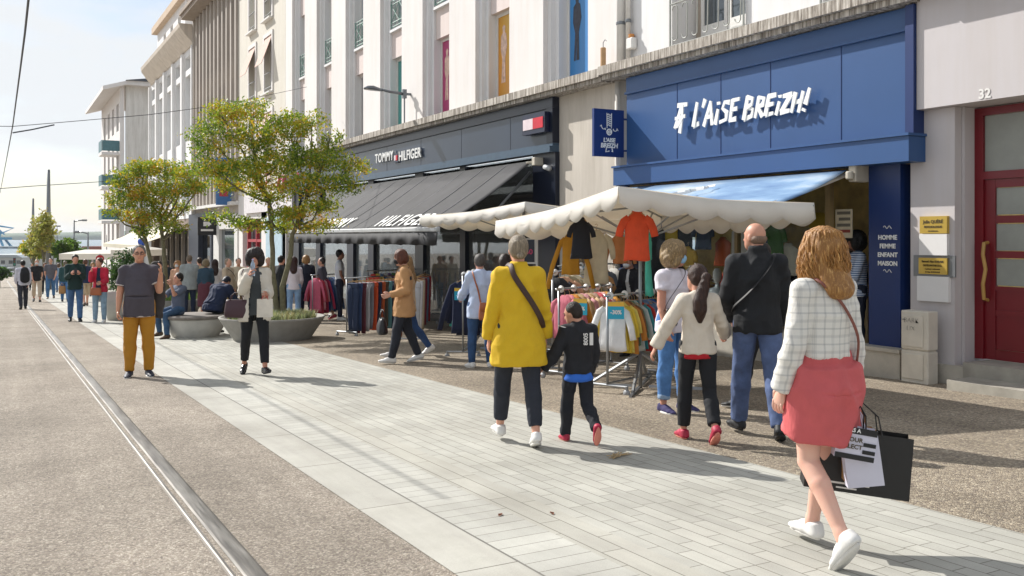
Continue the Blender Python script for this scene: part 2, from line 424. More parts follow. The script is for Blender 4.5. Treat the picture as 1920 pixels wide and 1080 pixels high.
# -- white house over the blue shop
YS0, YS1 = FY(1706), Y13
b2 = emp('town_house', (XF, 10.5, gz(10.5)), label='white rendered house with iron balcony railings above the blue shop', cat='building')
w0, w1 = FY(1400), FY(1262); v0, v1 = FY(1720), FY(1545)
m = M()
ysegs = [(YS0 - .05, v0 + 0.0), (v1, w0), (w1, YS1 - .01)]
for a, c in ysegs:
    if c > a: m.box((XF - .02, a, ZL), (XF + .5, c, 8.2))
m.box((XF - .02, v0, 7.1), (XF + .5, v1, 8.2)).box((XF - .02, w0, 7.1), (XF + .5, w1, 8.2))
child(b2, 'wall', P_bright, m)
child(b2, 'floor_slab', P_grey, M().box((XF + .0, YS0, 4.3), (XF + .5, YS1 - .01, 4.49)))
for a, c in ((v0, v1), (w0, w1)):
    xx = XF + .40; fr = M(); th = .07
    mid = (a + c) / 2
    child(b2, 'window_reveal', plaster('reveal', '#bdb0a2'), M().box((XF + .49, a, 4.5), (XF + .9, c, 7.1)))
    for p, q in ((a + .22, mid - .01), (mid + .01, c - .22)):
        fr.box((xx, p, 4.52), (xx + .06, p + th, 6.9)).box((xx, q - th, 4.52), (xx + .06, q, 6.9)).box((xx, p + th, 4.52), (xx + .06, q - th, 4.95)).box((xx, p + th, 6.83), (xx + .06, q - th, 6.9)).box((xx, p + th, 5.62), (xx + .06, q - th, 5.67))
    fo = child(b2, 'french_window', whitep, fr, each=5)
    M().box((xx + .02, a + .22, 4.52), (xx + .03, c - .22, 6.9)).build('pane', GL, fo)
    r = M(); xr = XF - .06
    h = .98
    for z in (4.62, 5.30, 4.5 + h + .1): r.tube([(xr, a, z), (xr, c, z)], .014 if z < 5.4 else .02, 6)
    n = 7
    for k in range(n):
        yc = a + (c - a) * (k + .5) / n; ww = (c - a) / n * .27
        pts = [(xr, yc - ww, 5.25)]
        pts = [(xr, yc + ww * math.cos(t_), (4.76 if t_ > math.pi else 5.20) + ww * math.sin(t_)) for t_ in [i * math.pi / 6 for i in range(13)]]
        r.tube(pts, .010, 5)
    yc = (a + c) / 2
    r.tube([(xr, yc + .055 * math.cos(i * math.pi / 6), 5.43 + .055 * math.sin(i * math.pi / 6)) for i in range(13)], .010, 5)
    for f in (0, 1): r.tube([(xr, a + (c - a) * f, 4.5), (xr, a + (c - a) * f, 5.58)], .018, 6)
    child(b2, 'railing', plain('railing_grey', '#9ea09a', .5), r)
m = M().box((XF - .38, YS0 - .25, 4.37), (XF - .03, Y13 + .15, 4.52)).box((XF - .30, YS0 - .25, 4.29), (XF - .03, Y13 + .15, 4.367))
child(b2, 'ledge', P_ledge, m)
def downpipe(px, lab, zt, zb, X, r=.05, mat=None):
    y = FY(px, X); o = emp('downpipe', (X, y, gz(y)), label=lab, cat='drainpipe')
    g = o.location.z
    M().tube([(0, 0, zb - g), (0, 0, zt - g)], r, 10).build('pipe', mat or plain('pipe_grey', '#b7b1a8', .6), o, True)
    m = M()
    for z in np.arange(zb + .7, zt, 2.2): m.lathe([(r + .004, 0), (r + .012, .01), (r + .012, .05), (r + .004, .06)], (0, 0, z - g), 10)
    m.build('pipe_collar', greyp, o); return o
downpipe(1158, 'pale round downpipe on the concrete bay left of the blue shop sign', 4.26, gz(14) - .2, XF - .07)
downpipe(1164, 'thick white downpipe rising above the ledge between the two buildings', 9, 4.53, XF - .1, .075, whitep)
downpipe(1178, 'thinner white downpipe above the ledge, to the right of the thick one', 9, 4.53, XF - .1, .045, plain('pipe_white', '#d4d1cb', .5))
o = emp('alarm_box', (XF - .06, FY(1192), 4.75), label='small white siren box on the wall beside the white downpipes', cat='alarm')
M().box((-.09, -.09, 0), (.03, .09, .2)).build('casing', whitep, o, bevel=.02); M().lathe([(.05, .2), (.05, .26), (.02, .27)], (-.03, 0, .002), 12).build('beacon', plain('amber', '#c2803c', .3), o)
o = emp('chimney_pot', (XF - .22, FY(1150), 4.52), label='orange terracotta pipe stub standing on the ledge by the downpipes', cat='pipe')
M().lathe([(.05, 0), (.05, .36), (.04, .37)], (0, 0, 0), 12).build('stub', plain('terracotta', '#b8946c', .8), o); M().tube([(0, 0, .37), (0, 0, .46), (0, -.06, .5), (0, -.1, .47)], .008, 6).build('hook', greyp, o)
# -- blue shop front
XB = XF - .10
s = emp('blue_shop_front', (XF, 10.5, gz(10.5)), label='bright blue wooden shop front with a tall sign board and white brush lettering', cat='shop front')
yA, yB = FY(1706, XB), FY(1175, XB)
zt, zb = 4.27, 2.74
child(s, 'sign_board', bluep, M().box((XB, yA, zb), (XF + .02, yB, 3.98)))
child(s, 'sign_cornice', bluep, M().box((XB - .05, yA, 3.98), (XF + .02, yB, 4.02)).box((XB - .012, yA + .01, 4.02), (XF + .02, yB, zt)))
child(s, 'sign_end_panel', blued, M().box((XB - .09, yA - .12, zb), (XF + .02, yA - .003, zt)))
child(s, 'lower_band', bluep, M().box((XB - .20, yA - .14, 2.40), (XF + .02, yB + .12, 2.70)).box((XB - .23, yA - .16, 2.703), (XF + .02, yB + .14, 2.735)))
m = M()
for f in (.18, .40, .58, .76): m.box((XB - .006, yA + (yB - yA) * f, zb), (XB + .01, yA + (yB - yA) * f + .008, 3.98))
child(s, 'board_seam', blued, m, each=1)
# brush letters of the sign: stroke polygons
def strokes(name, glyphs, mat, parent, o, h, depth, w, slant=.10, rise=0, jit=.0):
    """glyphs: list of (x-offset, strokes) in letter units; each stroke is a polyline drawn with a tapered flat brush"""
    m = M(); o = Vector(o); u, z = Vector((0, -1, 0)), Vector((0, 0, 1)); nrm = Vector((-1, 0, 0)); k = 0
    rnd = random.Random(5)
    for gx, sts in glyphs:
        dz = rise * gx
        for st in sts:
            k += 1
            sh_ = 1.06 - .42 * gx / (glyphs[-1][0] + .3); pts = [Vector(((gx + x + slant * y) * h, (y * sh_ + dz) * h)) for x, y in st]
            L, Rr = [], []
            for i, p in enumerate(pts):
                d = (pts[min(i + 1, len(pts) - 1)] - pts[max(i - 1, 0)]).normalized(); nn = Vector((-d.y, d.x))
                ww = w * h * (1.0 + .25 * math.sin(i * 2.1 + k)); e = .35 * w * h
                q = p + (d * e if i == len(pts) - 1 else (-d * e if i == 0 else Vector((0, 0))))
                L.append(q + nn * ww + d * e * .5 * (i == 0)); Rr.append(q - nn * ww - d * e * .5 * (i == len(pts) - 1))
            lift = (k % 7) * .0022
            for i in range(len(pts) - 1):
                poly = [L[i], L[i + 1], Rr[i + 1], Rr[i]]
                li = lift + (i % 2) * .0011
                m.prism([(a.x, a.y) for a in poly], o + nrm * (depth - .02 + li), u, z, nrm * .02)
    ob = m.build(name, mat, parent)
    if parent is not None: ob.matrix_parent_inverse = Matrix.Translation(-parent.location)
    return ob
GLY = {'A': (.70, [[(.0, 0), (.30, 1)], [(.30, 1), (.58, .0)], [(.06, .34), (.56, .38)]]),
 'a': (.95, [[(.05, 1.0), (.75, .98)], [(.40, 1.0), (.12, .42), (.0, .10)], [(.40, .98), (.48, .5), (.42, -.12)], [(-.02, .48), (.70, .52)], [(.60, .55), (.18, .16), (.02, .18)]]),
 'L': (.50, [[(.14, 1.02), (.04, .05)], [(.02, .06), (.36, .14)]]), '\'': (.20, [[(.10, 1.12), (.0, .82)]]),
 'I': (.28, [[(.12, .62), (.05, .0)], [(.14, .86), (.12, .94)]]),
 'S': (.58, [[(.50, .88), (.18, .92), (.08, .66), (.40, .46), (.40, .14), (.0, .06)]]),
 'E': (.55, [[(.08, .98), (.04, .04)], [(.06, .96), (.50, .98)], [(.05, .54), (.42, .56)], [(.03, .06), (.44, .10)]]),
 'B': (.62, [[(.10, 1.06), (.04, .0)], [(.08, 1.02), (.44, .92), (.42, .66), (.08, .54)], [(.08, .54), (.50, .44), (.48, .12), (.04, .02)]]),
 'R': (.58, [[(.10, .98), (.04, .02)], [(.08, .98), (.44, .88), (.40, .58), (.08, .50)], [(.14, .50), (.50, .02)]]),
 'Z': (.56, [[(.02, .90), (.48, .92)], [(.46, .92), (.04, .10)], [(.02, .08), (.50, .10)]]),
 'H': (.58, [[(.08, 1.0), (.04, .0)], [(.46, 1.0), (.40, -.04)], [(.06, .48), (.44, .54)]]),
 '!': (.3, [[(.16, 1.15), (.08, .34)], [(.06, .06), (.05, -.02)]])}
gl = []; gx = 0
for ch in "a L'AISE BREIZH!":
    if ch == ' ': gx += .30; continue
    w_, st = GLY[ch]; gl.append((gx, st)); gx += w_
yl, yr = FY(1275, XB), FY(1528, XB)
hh = (yl - yr) / (gx + .1)
sc = .42 / hh
gl = [(g / 1.0, [[(x, y) for x, y in st] for st in sts]) for g, sts in gl]
# letters are taller than wide: stretch x into the measured length
H_ = .37; kx = (yl - yr) / gx / H_
gl = [(g * kx, [[(x * kx * .90 + (y - .5) * .06, y) for x, y in st] for st in sts]) for g, sts in gl]
let = plain('white_letters', '#e9e9e6', .5, .03)
zl = FZ(1284, 244, XB)
strokes('sign_letters', gl, let, s, (XB, yl, zl), H_, .10, .085, .10, rise=0)
# blue pilaster with the list of departments
XP = XF - .03
pA, pB = FY(1688, XP), FY(1629, XP)
child(s, 'pilaster', blued, M().box((XP, pA, gz(pA) + .36), (XF + .3, pB, 2.40)))
def ptxt(txt, px, py, size, mat, parent, X, nm='lettering', bold=.004, **kw):
    p = AX(px, py, X - .004)
    o = text_obj(nm, txt, size, mat, p, UF, WF, .004, None, bold, **kw)
    if parent is not None: o.parent = parent; o.matrix_parent_inverse = Matrix.Translation(-parent.location)
    return o
for i, wd in enumerate(('HOMME', 'FEMME', 'ENFANT', 'MAISON')):
    ptxt(wd, 1664, 449 + i * 16.3, .078, let, s, XP, align='CENTER', bold=.0025)
for zc in (426, 508):                                    # little flourishes
    p = AX(1664, zc, XP - .006); r = M()
    r.tube([(p.x, p.y + .06 - .012 * i, p.z + .018 * math.sin(i * 1.1)) for i in range(11)], .004, 4)
    child(s, 'flourish', let, r)
# shop interior and window of the blue shop
yW0, yW1 = FY(1627), Y13 - .25
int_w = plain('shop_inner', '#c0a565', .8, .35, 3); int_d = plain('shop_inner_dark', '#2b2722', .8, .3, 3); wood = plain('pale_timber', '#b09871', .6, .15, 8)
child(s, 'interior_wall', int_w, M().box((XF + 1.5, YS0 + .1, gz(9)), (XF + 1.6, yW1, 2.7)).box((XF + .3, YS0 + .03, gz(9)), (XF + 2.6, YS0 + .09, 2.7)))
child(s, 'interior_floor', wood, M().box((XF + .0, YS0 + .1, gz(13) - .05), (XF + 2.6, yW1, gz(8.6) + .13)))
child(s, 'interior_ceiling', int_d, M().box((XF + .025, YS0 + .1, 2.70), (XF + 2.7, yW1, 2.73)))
child(s, 'window_plinth', plain('granite_plinth', '#b2aca0', .8, .15, 5), M().box((XF - .06, FY(1552), gz(12) - .2), (XF + .2, yW1, gz(9.5) + .45)))
child(s, 'corner_post', blued, M().box((XF - .02, yW1, gz(13) - .3), (XF + .3, Y13 + .005, 2.40)))
yd = FY(1548)
m = M().box((XF + .02, yd - .05, gz(9)), (XF + .10, yd + .03, 2.4)).box((XF + .02, FY(1380), gz(9)), (XF + .10, FY(1380) + .06, 2.4)).box((XF + .02, FY(1380) + .06, 2.3), (XF + .10, yW1, 2.4))
child(s, 'window_frame', plain('window_timber', '#8f7b55', .6), m, each=1)
child(s, 'shop_window_pane', CLR, M().box((XF + .05, yd + .03, gz(10) + .45), (XF + .058, FY(1380), 2.4)).box((XF + .05, FY(1380) + .06, gz(10) + .45), (XF + .058, yW1, 2.3)))
# side plinth by the pilaster
p0, p1 = FY(1689, XF - .25), FY(1602, XF - .25)
child(s, 'granite_step', plain('granite_plinth', '#b2aca0', .8, .15, 5), M().box((XF - .2, FY(1687, XF - .2), gz(8) - .1), (XF + .3, FY(1604, XF - .2), gz(8) + .33)).box((XF - .23, FY(1689, XF - .2), gz(8) + .333), (XF + .3, FY(1601, XF - .2), gz(8) + .375)))
# things in the shop window
rc = random.Random(3)
tees = ['#b99a2f', '#a7352c', '#d8d2c4', '#24344f', '#3d6b4f', '#c9a13c', '#d6d0c8', '#17181c', '#c25a2c', '#4d7a3a', '#b8b2a6', '#243f73']
def drape(name, w, h, t, cm, loc, rz, label, cat, group=None, sleeves=.5, dress=False, seed=0, hanger=True):
    """a garment on a hanger: lens-shaped folded body with sleeves; local x = width, y = thickness, z down from the neck"""
    rr = random.Random(seed); o = emp(name, loc, rz, label, cat, group)
    m = M(); rg = []
    for i in range(9):
        f = i / 8; z = -.02 - h * f
        ww = w / 2 * ((.30 + .70 * min(1, f / .10)) if f < .10 else (1 - .10 * math.sin(min(1, f) * math.pi) + (.35 * f if dress else .04 * f)))
        if f == 0: z = 0.03
        ring = []
        for k in range(16):
            a = 2 * math.pi * k / 16
            rip = 1 + (.35 * f) * math.sin(5 * a + rr.random() * .6 + seed)
            ring.append((ww * math.cos(a), t / 2 * math.sin(a) * rip * (.6 + .5 * f) + .012 * math.sin(4 * f + seed), z + .01 * math.sin(3 * a + seed) * f))
        rg.append(ring)
    m.rings(rg); m.build('garment_body', cm, o, True)
    if sleeves:
        for sd in (-1, 1):
            L = sleeves; x0 = sd * w / 2 * .86; sw = min(.052, w * .155) if sleeves < .3 else min(.042, w * .13)
            pts = [(x0 * .72, 0, -.045), (x0 + sd * .02, 0, -.085), (x0 + sd * (.03 + .16 * L), .01, -.085 - .5 * L), (x0 + sd * (.03 + .26 * L), .015, -.085 - .95 * L)]
            M().tube(pts, [sw * .9, sw, sw, sw * .95], 10, True, min(.9, t * 7), side=(1, 0, 0)).build('sleeve', cm, o, True)
    if hanger:
        M().tube([(-w * .3, 0, -.02), (0, 0, .035), (w * .3, 0, -.02)], .006, 5).tube([(0, 0, .035), (0, 0, .07), (.02, 0, .09), (0, 0, .105), (-.018, 0, .092)], .003, 4).build('hanger', plain('hanger_wood', '#b08a55', .5), o)
    return o
TN = ['ochre yellow', 'brick red', 'off white', 'dark blue', 'bottle green', 'golden', 'pale cream', 'black', 'rust orange', 'grass green', 'stone grey', 'royal blue']; HN = ['hung high', 'hung at middle height', 'hung low']
for i in range(13):
    px = 1255 + 22 * i + rc.uniform(-4, 4)
    y = FY(px, XF + .55)
    if y < yd + .2: continue
    z = 1.75 - (i % 3) * .35 + rc.uniform(-.1, .1)
    drape('displayed_shirt' if i % 2 else 'displayed_bag', .34 + .1 * rc.random(), .42, .06, cloth(tees[(i * 5) % 12]), (XF + .45 + .3 * rc.random(), y, z), R(90), TN[(i * 5) % 12] + ' garment in the blue shop window, ' + HN[i % 3] + (' near the door' if i > 8 else (' near the middle' if i > 4 else ' at the left')), 'clothing', 'clothes hung in the blue shop window', .16 if i % 2 else 0, seed=i)
def mannequin(px, X, lab, top):
    y = FY(px, X); o = emp('mannequin', (X, y, gz(9.5) + .4), R(90), lab, 'mannequin')
    M().lathe([(.10, 0), (.12, .02), (.13, .1), (.11, .22), (.13, .35), (.155, .47), (.14, .55), (.05, .58), (.04, .64)], (0, 0, 0), 16, 1, .7).build('torso', top, o, True)
    M().lathe([(.03, .64), (.06, .68), (.075, .75), (.07, .82), (.04, .87), (.005, .88)], (0, 0, 0), 14, .85, 1).build('head', whitep, o, True)
    M().box((-.14, -.14, -.04), (.14, .14, 0)).build('stand', wood, o)
mannequin(1345, XF + .4, 'white headed child mannequin in a pale hooded top behind the shop glass', cloth('#b8bcc0'))
o = emp('shop_counter', (XF + 1.1, FY(1560, XF + 1.1), gz(8.5) + .13), label='wooden counter piled with yellow goods inside the open shop doorway', cat='counter')
M().box((-.3, -.9, 0), (.3, .9, .85)).build('cabinet', wood, o); 
for i in range(6): M().box((-.25, -.8 + .27 * i, .853), (.2, -.6 + .27 * i, .95 + .08 * (i % 3))).build('stacked_goods', cloth(['#c9a227', '#caa53a', '#c25a2c', '#d8d2c4'][i % 4]), o)
o = emp('hanging_poster', AX(1582, 415, XF + .12), label='small printed poster hanging in the open doorway of the blue shop', cat='poster')
M().box((0, -.14, -.22), (.01, .14, .16)).build('sheet', plain('poster_paper', '#c9bfa6', .7), o)
for k in range(4): M().box((-.004, -.11, .09 - .08 * k), (-.001, .11 - .03 * (k % 2), .13 - .08 * k)).build('print', plain('poster_red', '#8a4038', .7) if k == 3 else plain('poster_ink', '#6d6a60', .7), o)
# blue projecting sign
o = emp('projecting_sign', AX(1170, 250, XF - .11), label='dark blue projecting sign with a white drawn emblem beside the blue shop', cat='sign')
yy = o.location.y
zt_, zb_ = FZ(1172, 210) - o.location.z, FZ(1172, 297) - o.location.z
pw = 1.0
pl = AX(1112, 250, 1)  # find outer edge X so it spans to px 1112 in plane Y = yy
rr_ = ray(1112, 250); xo_ = rr_.x * (yy / rr_.y); rr2 = ray(1168, 250); xi_ = rr2.x * (yy / rr2.y)
xa, xb = xo_ - o.location.x, xi_ - o.location.x
M().box((xa, -.03, zb_), (xb, .03, zt_)).build('panel', plain('sign_navy', '#142f6b', .4, .04), o)
M().tube([(xb, 0, zt_ - .15), (.12, 0, zt_ - .15)], .018, 6).tube([(xb, 0, zb_ + .12), (.12, 0, zb_ + .12)], .018, 6).build('bracket', blued, o)
m = M(); cx_ = (xa + xb) / 2; zz = (zt_ + zb_) / 2; q = (zt_ - zb_)
def Ln(pts, r=.009): m.tube([(cx_ + a * q, -.034, zz + c * q) for a, c in pts], r * q, 5)
for k in range(6): Ln([(-.055, .38 - .045 * k), (-.02, .40 - .045 * k), (.02, .37 - .045 * k), (.055, .39 - .045 * k)], .011)
Ln([(-.06, .42), (-.055, .10)], .008); Ln([(.06, .42), (.055, .10)], .008)
Ln([(.06 * math.cos(i * .6), .02 + .06 * math.sin(i * .6)) for i in range(12)], .014); Ln([(.025 * math.cos(i * .8), .02 + .025 * math.sin(i * .8)) for i in range(9)], .012)
for sd in (-1, 1):
    Ln([(sd * (.08 + .02 * i + .018 * math.cos(i * 1.3)), .06 + .03 * math.sin(i * 1.3) + .012 * i * (1 if sd < 0 else .2)) for i in range(9)], .008)
    Ln([(sd * .07, -.32), (sd * .09, -.40), (sd * .03 + .03, -.38)], .012)
for q_ in m.pieces(1): q_.build('emblem_stroke', let, o)
for tx, zoff, sz in (("L'AISE", -.19, .15), ('BREIZH', -.31, .17)):
    text_obj('lettering', tx, sz * q * .78, let, (cx_, -.034, zz + zoff * q), (1, 0, 0), (0, 0, 1), .004, o, .004, .1, 'CENTER')
# -- dark fashion shop front
s = emp('dark_shop_front', (XF, 22, gz(22)), label='slate grey shop front with silver lettering, a flag emblem and dark windows', cat='shop front')
XT = XF - .12; yT0, yT1 = FY(1040, XT), YD1 - .6
child(s, 'fascia', navyp, M().box((XT, yT0 + .25, 3.36), (XF + .02, yT1, 4.05)))
child(s, 'fascia_frame', navy, M().box((XT - .04, yT0 + .02, 4.053), (XF + .02, yT1, 4.26)).box((XT - .04, yT0 + .02, 3.36), (XF + .02, yT0 + .247, 4.05)))
m = M()
for k in range(6): m.box((XT - .004, yT0 + 1.8 + k * 2.4, 3.36), (XT + .01, yT0 + 1.812 + k * 2.4, 4.05))
child(s, 'panel_seam', navy, m, each=1)
child(s, 'lower_trim', plain('trim_blue', '#3a5064', .35), M().box((XT - .10, yT0 + .03, 3.18), (XF + .02, yT1, 3.30)).box((XT - .03, yT0 + .03, 3.303), (XF + .02, yT1, 3.357)))
child(s, 'end_pier', navy, M().box((XF - .10, yT0 + .01, gz(16) - .3), (XF + .3, FY(1007), 3.18)))
silver = plain('silver_letters', '#e2e2e0', .4, .03)
def big(txt, px, py, size, mt, X, **kw):
    p = AX(px, py, X); o = text_obj('sign_letters', txt, size, mt, p, UF, WF, .03, None, .006, **kw); o.parent = s; o.matrix_parent_inverse = Matrix.Translation(-s.location)
big('TOMMY', 704, 306, .36, silver, XT - .05, spacing=1.15); big('HILFIGER', 748, 302, .36, silver, XT - .05, spacing=1.05)
def flag(px0, px1, py, X, h, dark=True):
    ya, yb = FY(px0, X), FY(px1, X); z = FZ((px0 + px1) / 2, py, X)
    m = M().box((X, yb, z - h / 2), (X + .12, ya, z + h / 2)); child(s, 'flag_box', plain('flag_navy', '#0e1836', .35), m)
    e = (ya - yb) * .06; mid = (ya + yb) / 2; hh = h * (.27)
    child(s, 'flag_white', plain('flag_white', '#d9c8cc', .4), M().box((X - .012, mid + .002, z - hh), (X - .002, ya - e, z + hh)))
    child(s, 'flag_red', plain('flag_red', '#c40f2c', .4), M().box((X - .012, yb + e, z - hh), (X - .002, mid - .002, z + hh)))
flag(979, 1021, 232, XT - .16, .40); flag(739, 746, 296, XT - .05, .26)
# glazing: dark panes and piers
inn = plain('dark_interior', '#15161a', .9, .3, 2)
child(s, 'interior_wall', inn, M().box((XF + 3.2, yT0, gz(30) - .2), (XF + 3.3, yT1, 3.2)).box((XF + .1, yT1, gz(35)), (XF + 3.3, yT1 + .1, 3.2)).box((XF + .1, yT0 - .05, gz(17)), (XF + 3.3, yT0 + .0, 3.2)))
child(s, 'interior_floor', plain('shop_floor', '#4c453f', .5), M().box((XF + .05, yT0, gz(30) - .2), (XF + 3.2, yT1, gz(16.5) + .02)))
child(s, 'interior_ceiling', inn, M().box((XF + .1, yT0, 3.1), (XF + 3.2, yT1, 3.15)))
m = M(); mg = M()
piers = [(1000, 952), (872, 862), (793, 778), (700, 690), (662, 650), (600, 592), (560, 545)]
prev = FY(1007)
for a, c in piers[1:]:
    m.box((XF + .0, FY(a), gz(FY(a)) - .4), (XF + .25, FY(c), 3.18))
    mg.box((XF + .10, prev, gz(prev) - .1), (XF + .108, FY(a), 3.18)); prev = FY(c)
child(s, 'glazing_pier', navy, m, each=1)
t = NT('shop_glazing'); t.col((.55, .6, .62)); t.set(Roughness=.02); t.b.inputs['Specular IOR Level'].default_value = .3; t.b.inputs['Transmission Weight'].default_value = .85; t.b.inputs['IOR'].default_value = 1.5; SG = t.m
child(s, 'shop_window_pane', SG, mg, each=1)
child(s, 'shutter', plain('shutter_slats', '#26282d', .6), M().rings([[(XF + .02 - .012 * (k % 2), y_, gz(16) - .2 + .06 * k) for y_, in ((FY(998),), (FY(955),))] + [(XF + .09, FY(955), gz(16) - .2 + .06 * k), (XF + .09, FY(998), gz(16) - .2 + .06 * k)] for k in range(52)]))
# display stock inside
for i in range(16):
    px = 640 + 21 * i; X = XF + .7 + .8 * rc.random(); y = FY(px, X)
    if y > yT1 - .5 or y < yT0 + .5: continue
    drape('displayed_outfit', .42, .7, .16, cloth(['#8d2f28', '#c7a64e', '#39465e', '#cfc8ba', '#6d7f93', '#1d1e22', '#a9553a'][i % 7]), (X, y, gz(y) + 1.45 + .2 * rc.random()), R(90), ['rust red', 'straw yellow', 'slate blue', 'off white', 'steel blue', 'black', 'terracotta'][i % 7] + ' outfit behind the dark shop glass, ' + ('close to the shutter' if px > 870 else ('behind the camel blazer' if px > 740 else 'behind the trouser rail')), 'clothing', 'outfits behind the dark shop glass', .35, seed=i + 30)
for px, X in ((820, XF + 1.2), (890, XF + 1.4), (715, XF + 1.3)):
    y = FY(px, X); o = emp('display_table', (X, y, gz(y) + .05), 0, 'wooden display table with folded clothes behind the dark shop glass, in the %s' % {820: 'middle pane', 890: 'nearest pane', 715: 'far pane'}[px], 'table')
    M().box((-.35, -.6, .68), (.35, .6, .74)).build('table_top', wood, o)
    for a, c in ((-.3, -.55), (.3, -.55), (-.3, .55), (.3, .55)): M().box((a - .03, c - .03, 0), (a + .03, c + .03, .678)).build('leg', wood, o)
    for k in range(5): M().box((-.2, -.5 + .2 * k, .743), (.15, -.36 + .2 * k, .80 + .04 * (k % 3))).build('folded_stack', cloth(tees[k * 2 % 12]), o)
# -- building with the red door
A1 = YS0 - .01
s = emp('corner_house', (XF, 4, gz(4)), label='grey painted house wall with the number 32 and a red panelled door', cat='building')
yc = FY(1790, XF); yj = FY(1828, XF + .28)
zst = FZ(1790, 200)
child(s, 'lower_wall', P_shade, M().box((XF, yc, gz(2)), (XF + .6, A1, zst)))
child(s, 'door_surround', P_shade, M().box((XF + .12, yj + .02, gz(2)), (XF + .6, yc - .003, zst)))
child(s, 'upper_wall', P_shade, M().box((XF - .14, -1, zst + .003), (XF + .6, FY(1706, XB) - .125, 4.34)))
child(s, 'cornice', P_ledge, M().box((XF - .38, -1, 4.343), (XF + .6, A1 - .3, 4.5)))
child(s, 'top_wall', P_bright, M().box((XF - .02, -1, 4.503), (XF + .5, A1 - .3, 8)))
ptxt('32', 1846, 184, .15, whitep, s, XF - .14, 'house_number', align='CENTER', bold=.004)
XD = XF + .30; d0 = yj; dz0, dz1 = gz(6.3) + .27, FZ(1840, 203, XD)
dw = 1.25
df = M().box((XD, d0 - .09, dz0), (XD + .1, d0 + .02, dz1)).box((XD, d0 - dw - .1, dz0), (XD + .1, d0 - dw, dz1)).box((XD, d0 - dw, dz1 - .09), (XD + .1, d0 - .09, dz1)).box((XD, d0 - dw, dz0 + 2.08), (XD + .1, d0 - .09, dz0 + 2.17))
child(s, 'door_frame', redp, df)
dz = lambda py: FZ(1890, py, XD + .04)
y0, y1 = d0 - dw + .003, d0 - .093
rails = [dz0, dz(640), dz(539), dz(549), 0]
door = M(); xx = XD + .03
zs = [(dz0 + .003, dz0 + .12), (dz(594), dz(583)), (dz(545), dz(538)), (dz(484), dz(471)), (dz(418), dz(404)), (dz0 + 1.98, dz0 + 2.077)]
for a, c in zs: door.box((xx, y0 + .16, min(a, c)), (xx + .05, y1 - .13, max(a, c)))
door.box((xx, y0, dz0 + .003), (xx + .05, y0 + .157, dz0 + 2.077)).box((xx, y1 - .127, dz0 + .003), (xx + .05, y1, dz0 + 2.077))
door.box((xx + .015, y0 + .16, dz0 + .123), (xx + .035, y1 - .13, dz(541)))
dd = child(s, 'door', redp, door)
frost = plain('frosted_glass', '#8b8d86', .35, .1, 4)
for a, c in ((dz(536), dz(486)), (dz(470), dz(420)), (dz(402), dz0 + 1.975)):
    M().box((xx + .02, y0 + .16, min(a, c)), (xx + .03, y1 - .13, max(a, c))).build('pane', frost, dd).matrix_parent_inverse = dd.matrix_parent_inverse @ Matrix.Identity(4)
for ch_ in dd.children: ch_.matrix_parent_inverse = Matrix.Identity(4)
child(s, 'transom_pane', frost, M().box((XD + .03, d0 - dw, dz0 + 2.173), (XD + .04, d0 - .093, dz1 - .093)))
hp = AX(1845, 505, xx - .07)
child(s, 'door_handle', plain('handle_wood', '#b08a4a', .35), M().tube([(hp.x + .09, hp.y, hp.z - .36), (hp.x, hp.y, hp.z - .34), (hp.x - .02, hp.y, hp.z - .17), (hp.x - .0, hp.y - .02, hp.z), (hp.x - .02, hp.y, hp.z + .17), (hp.x, hp.y, hp.z + .3), (hp.x + .09, hp.y, hp.z + .31)], .022, 8))
gran = plain('granite_plinth', '#b2aca0', .8, .15, 5)
child(s, 'plinth', gran, M().box((XF - .05, FY(1806, XF - .05), gz(8) - .3), (XF + .1, FY(1755, XF - .05), gz(7) + .22)))
child(s, 'door_step', plain('step_stone', '#9d988d', .85, .2, 4), M().box((XF - .06, -1, gz(8) - .3), (XD + .2, FY(1806, XF - .05) - .003, gz(6.5) + .26)).box((XF - .5, -1, gz(8) - .3), (XF - .063, FY(1775, XF - .5), gz(6.5) + .11)))
# plaques
brass = plain('brass', '#c8a951', .35, .08, 5, metal=.45); ink = plain('engraving', '#4a3d1c', .6); acr = plain('white_plate', '#dcdad8', .35, .02)
def plaque(x0, y0_, x1, y1_, mt, nm, lab, lines=(), back=None):
    ya, yb = FY(x0), FY(x1); z0, z1 = FZ(x0, y1_), FZ(x0, y0_)
    o = emp(nm, (XF, (ya + yb) / 2, z0), label=lab, cat='plaque'); w = (ya - yb) / 2; h = z1 - z0
    if back: M().box((-.02, -w - .09, -.03), (0, w + .09, h + .03)).build('back_plate', back, o)
    m = M().box((-.045, -w, 0), (-.022 if back else 0, w, h)).build('plate', mt, o)
    for i, (tx, sz, f) in enumerate(lines): text_obj('engraving', tx, sz, ink, (-.048, 0, h * f), UF, WF, .002, o, .0012, 0, 'CENTER')
    mm = M()
    for a in (-1, 1):
        for c in (.04, h - .04): mm.lathe([(.010, 0), (.010, .006), (.004, .009)], (0, 0, 0), 6)
    return o
plaque(1729, 406, 1780, 438, brass, 'brass_plaque', 'upper brass name plate engraved for a psychologist on the grey wall', (('Julie QUÉRÉ', .052, .60), ('PSYCHOLOGUE', .034, .33), ('sur rendez-vous', .02, .12)))
plaque(1728, 439, 1780, 478, acr, 'white_plate', 'blank white plate between the two brass plaques')
plaque(1727, 483, 1780, 513, brass, 'brass_plaque', 'lower brass name plate mounted on a grey backing plate', (('Samuel Alya KARAM', .034, .72), ('OSTÉOPATHE D.O.', .030, .48), ('reçoit sur rendez-vous', .022, .28), ('1er étage  02 98 00 00 00', .019, .10)), greyp)
plaque(1724, 517, 1783, 563, acr, 'white_plate', 'blank white plate below the lower brass plaque')
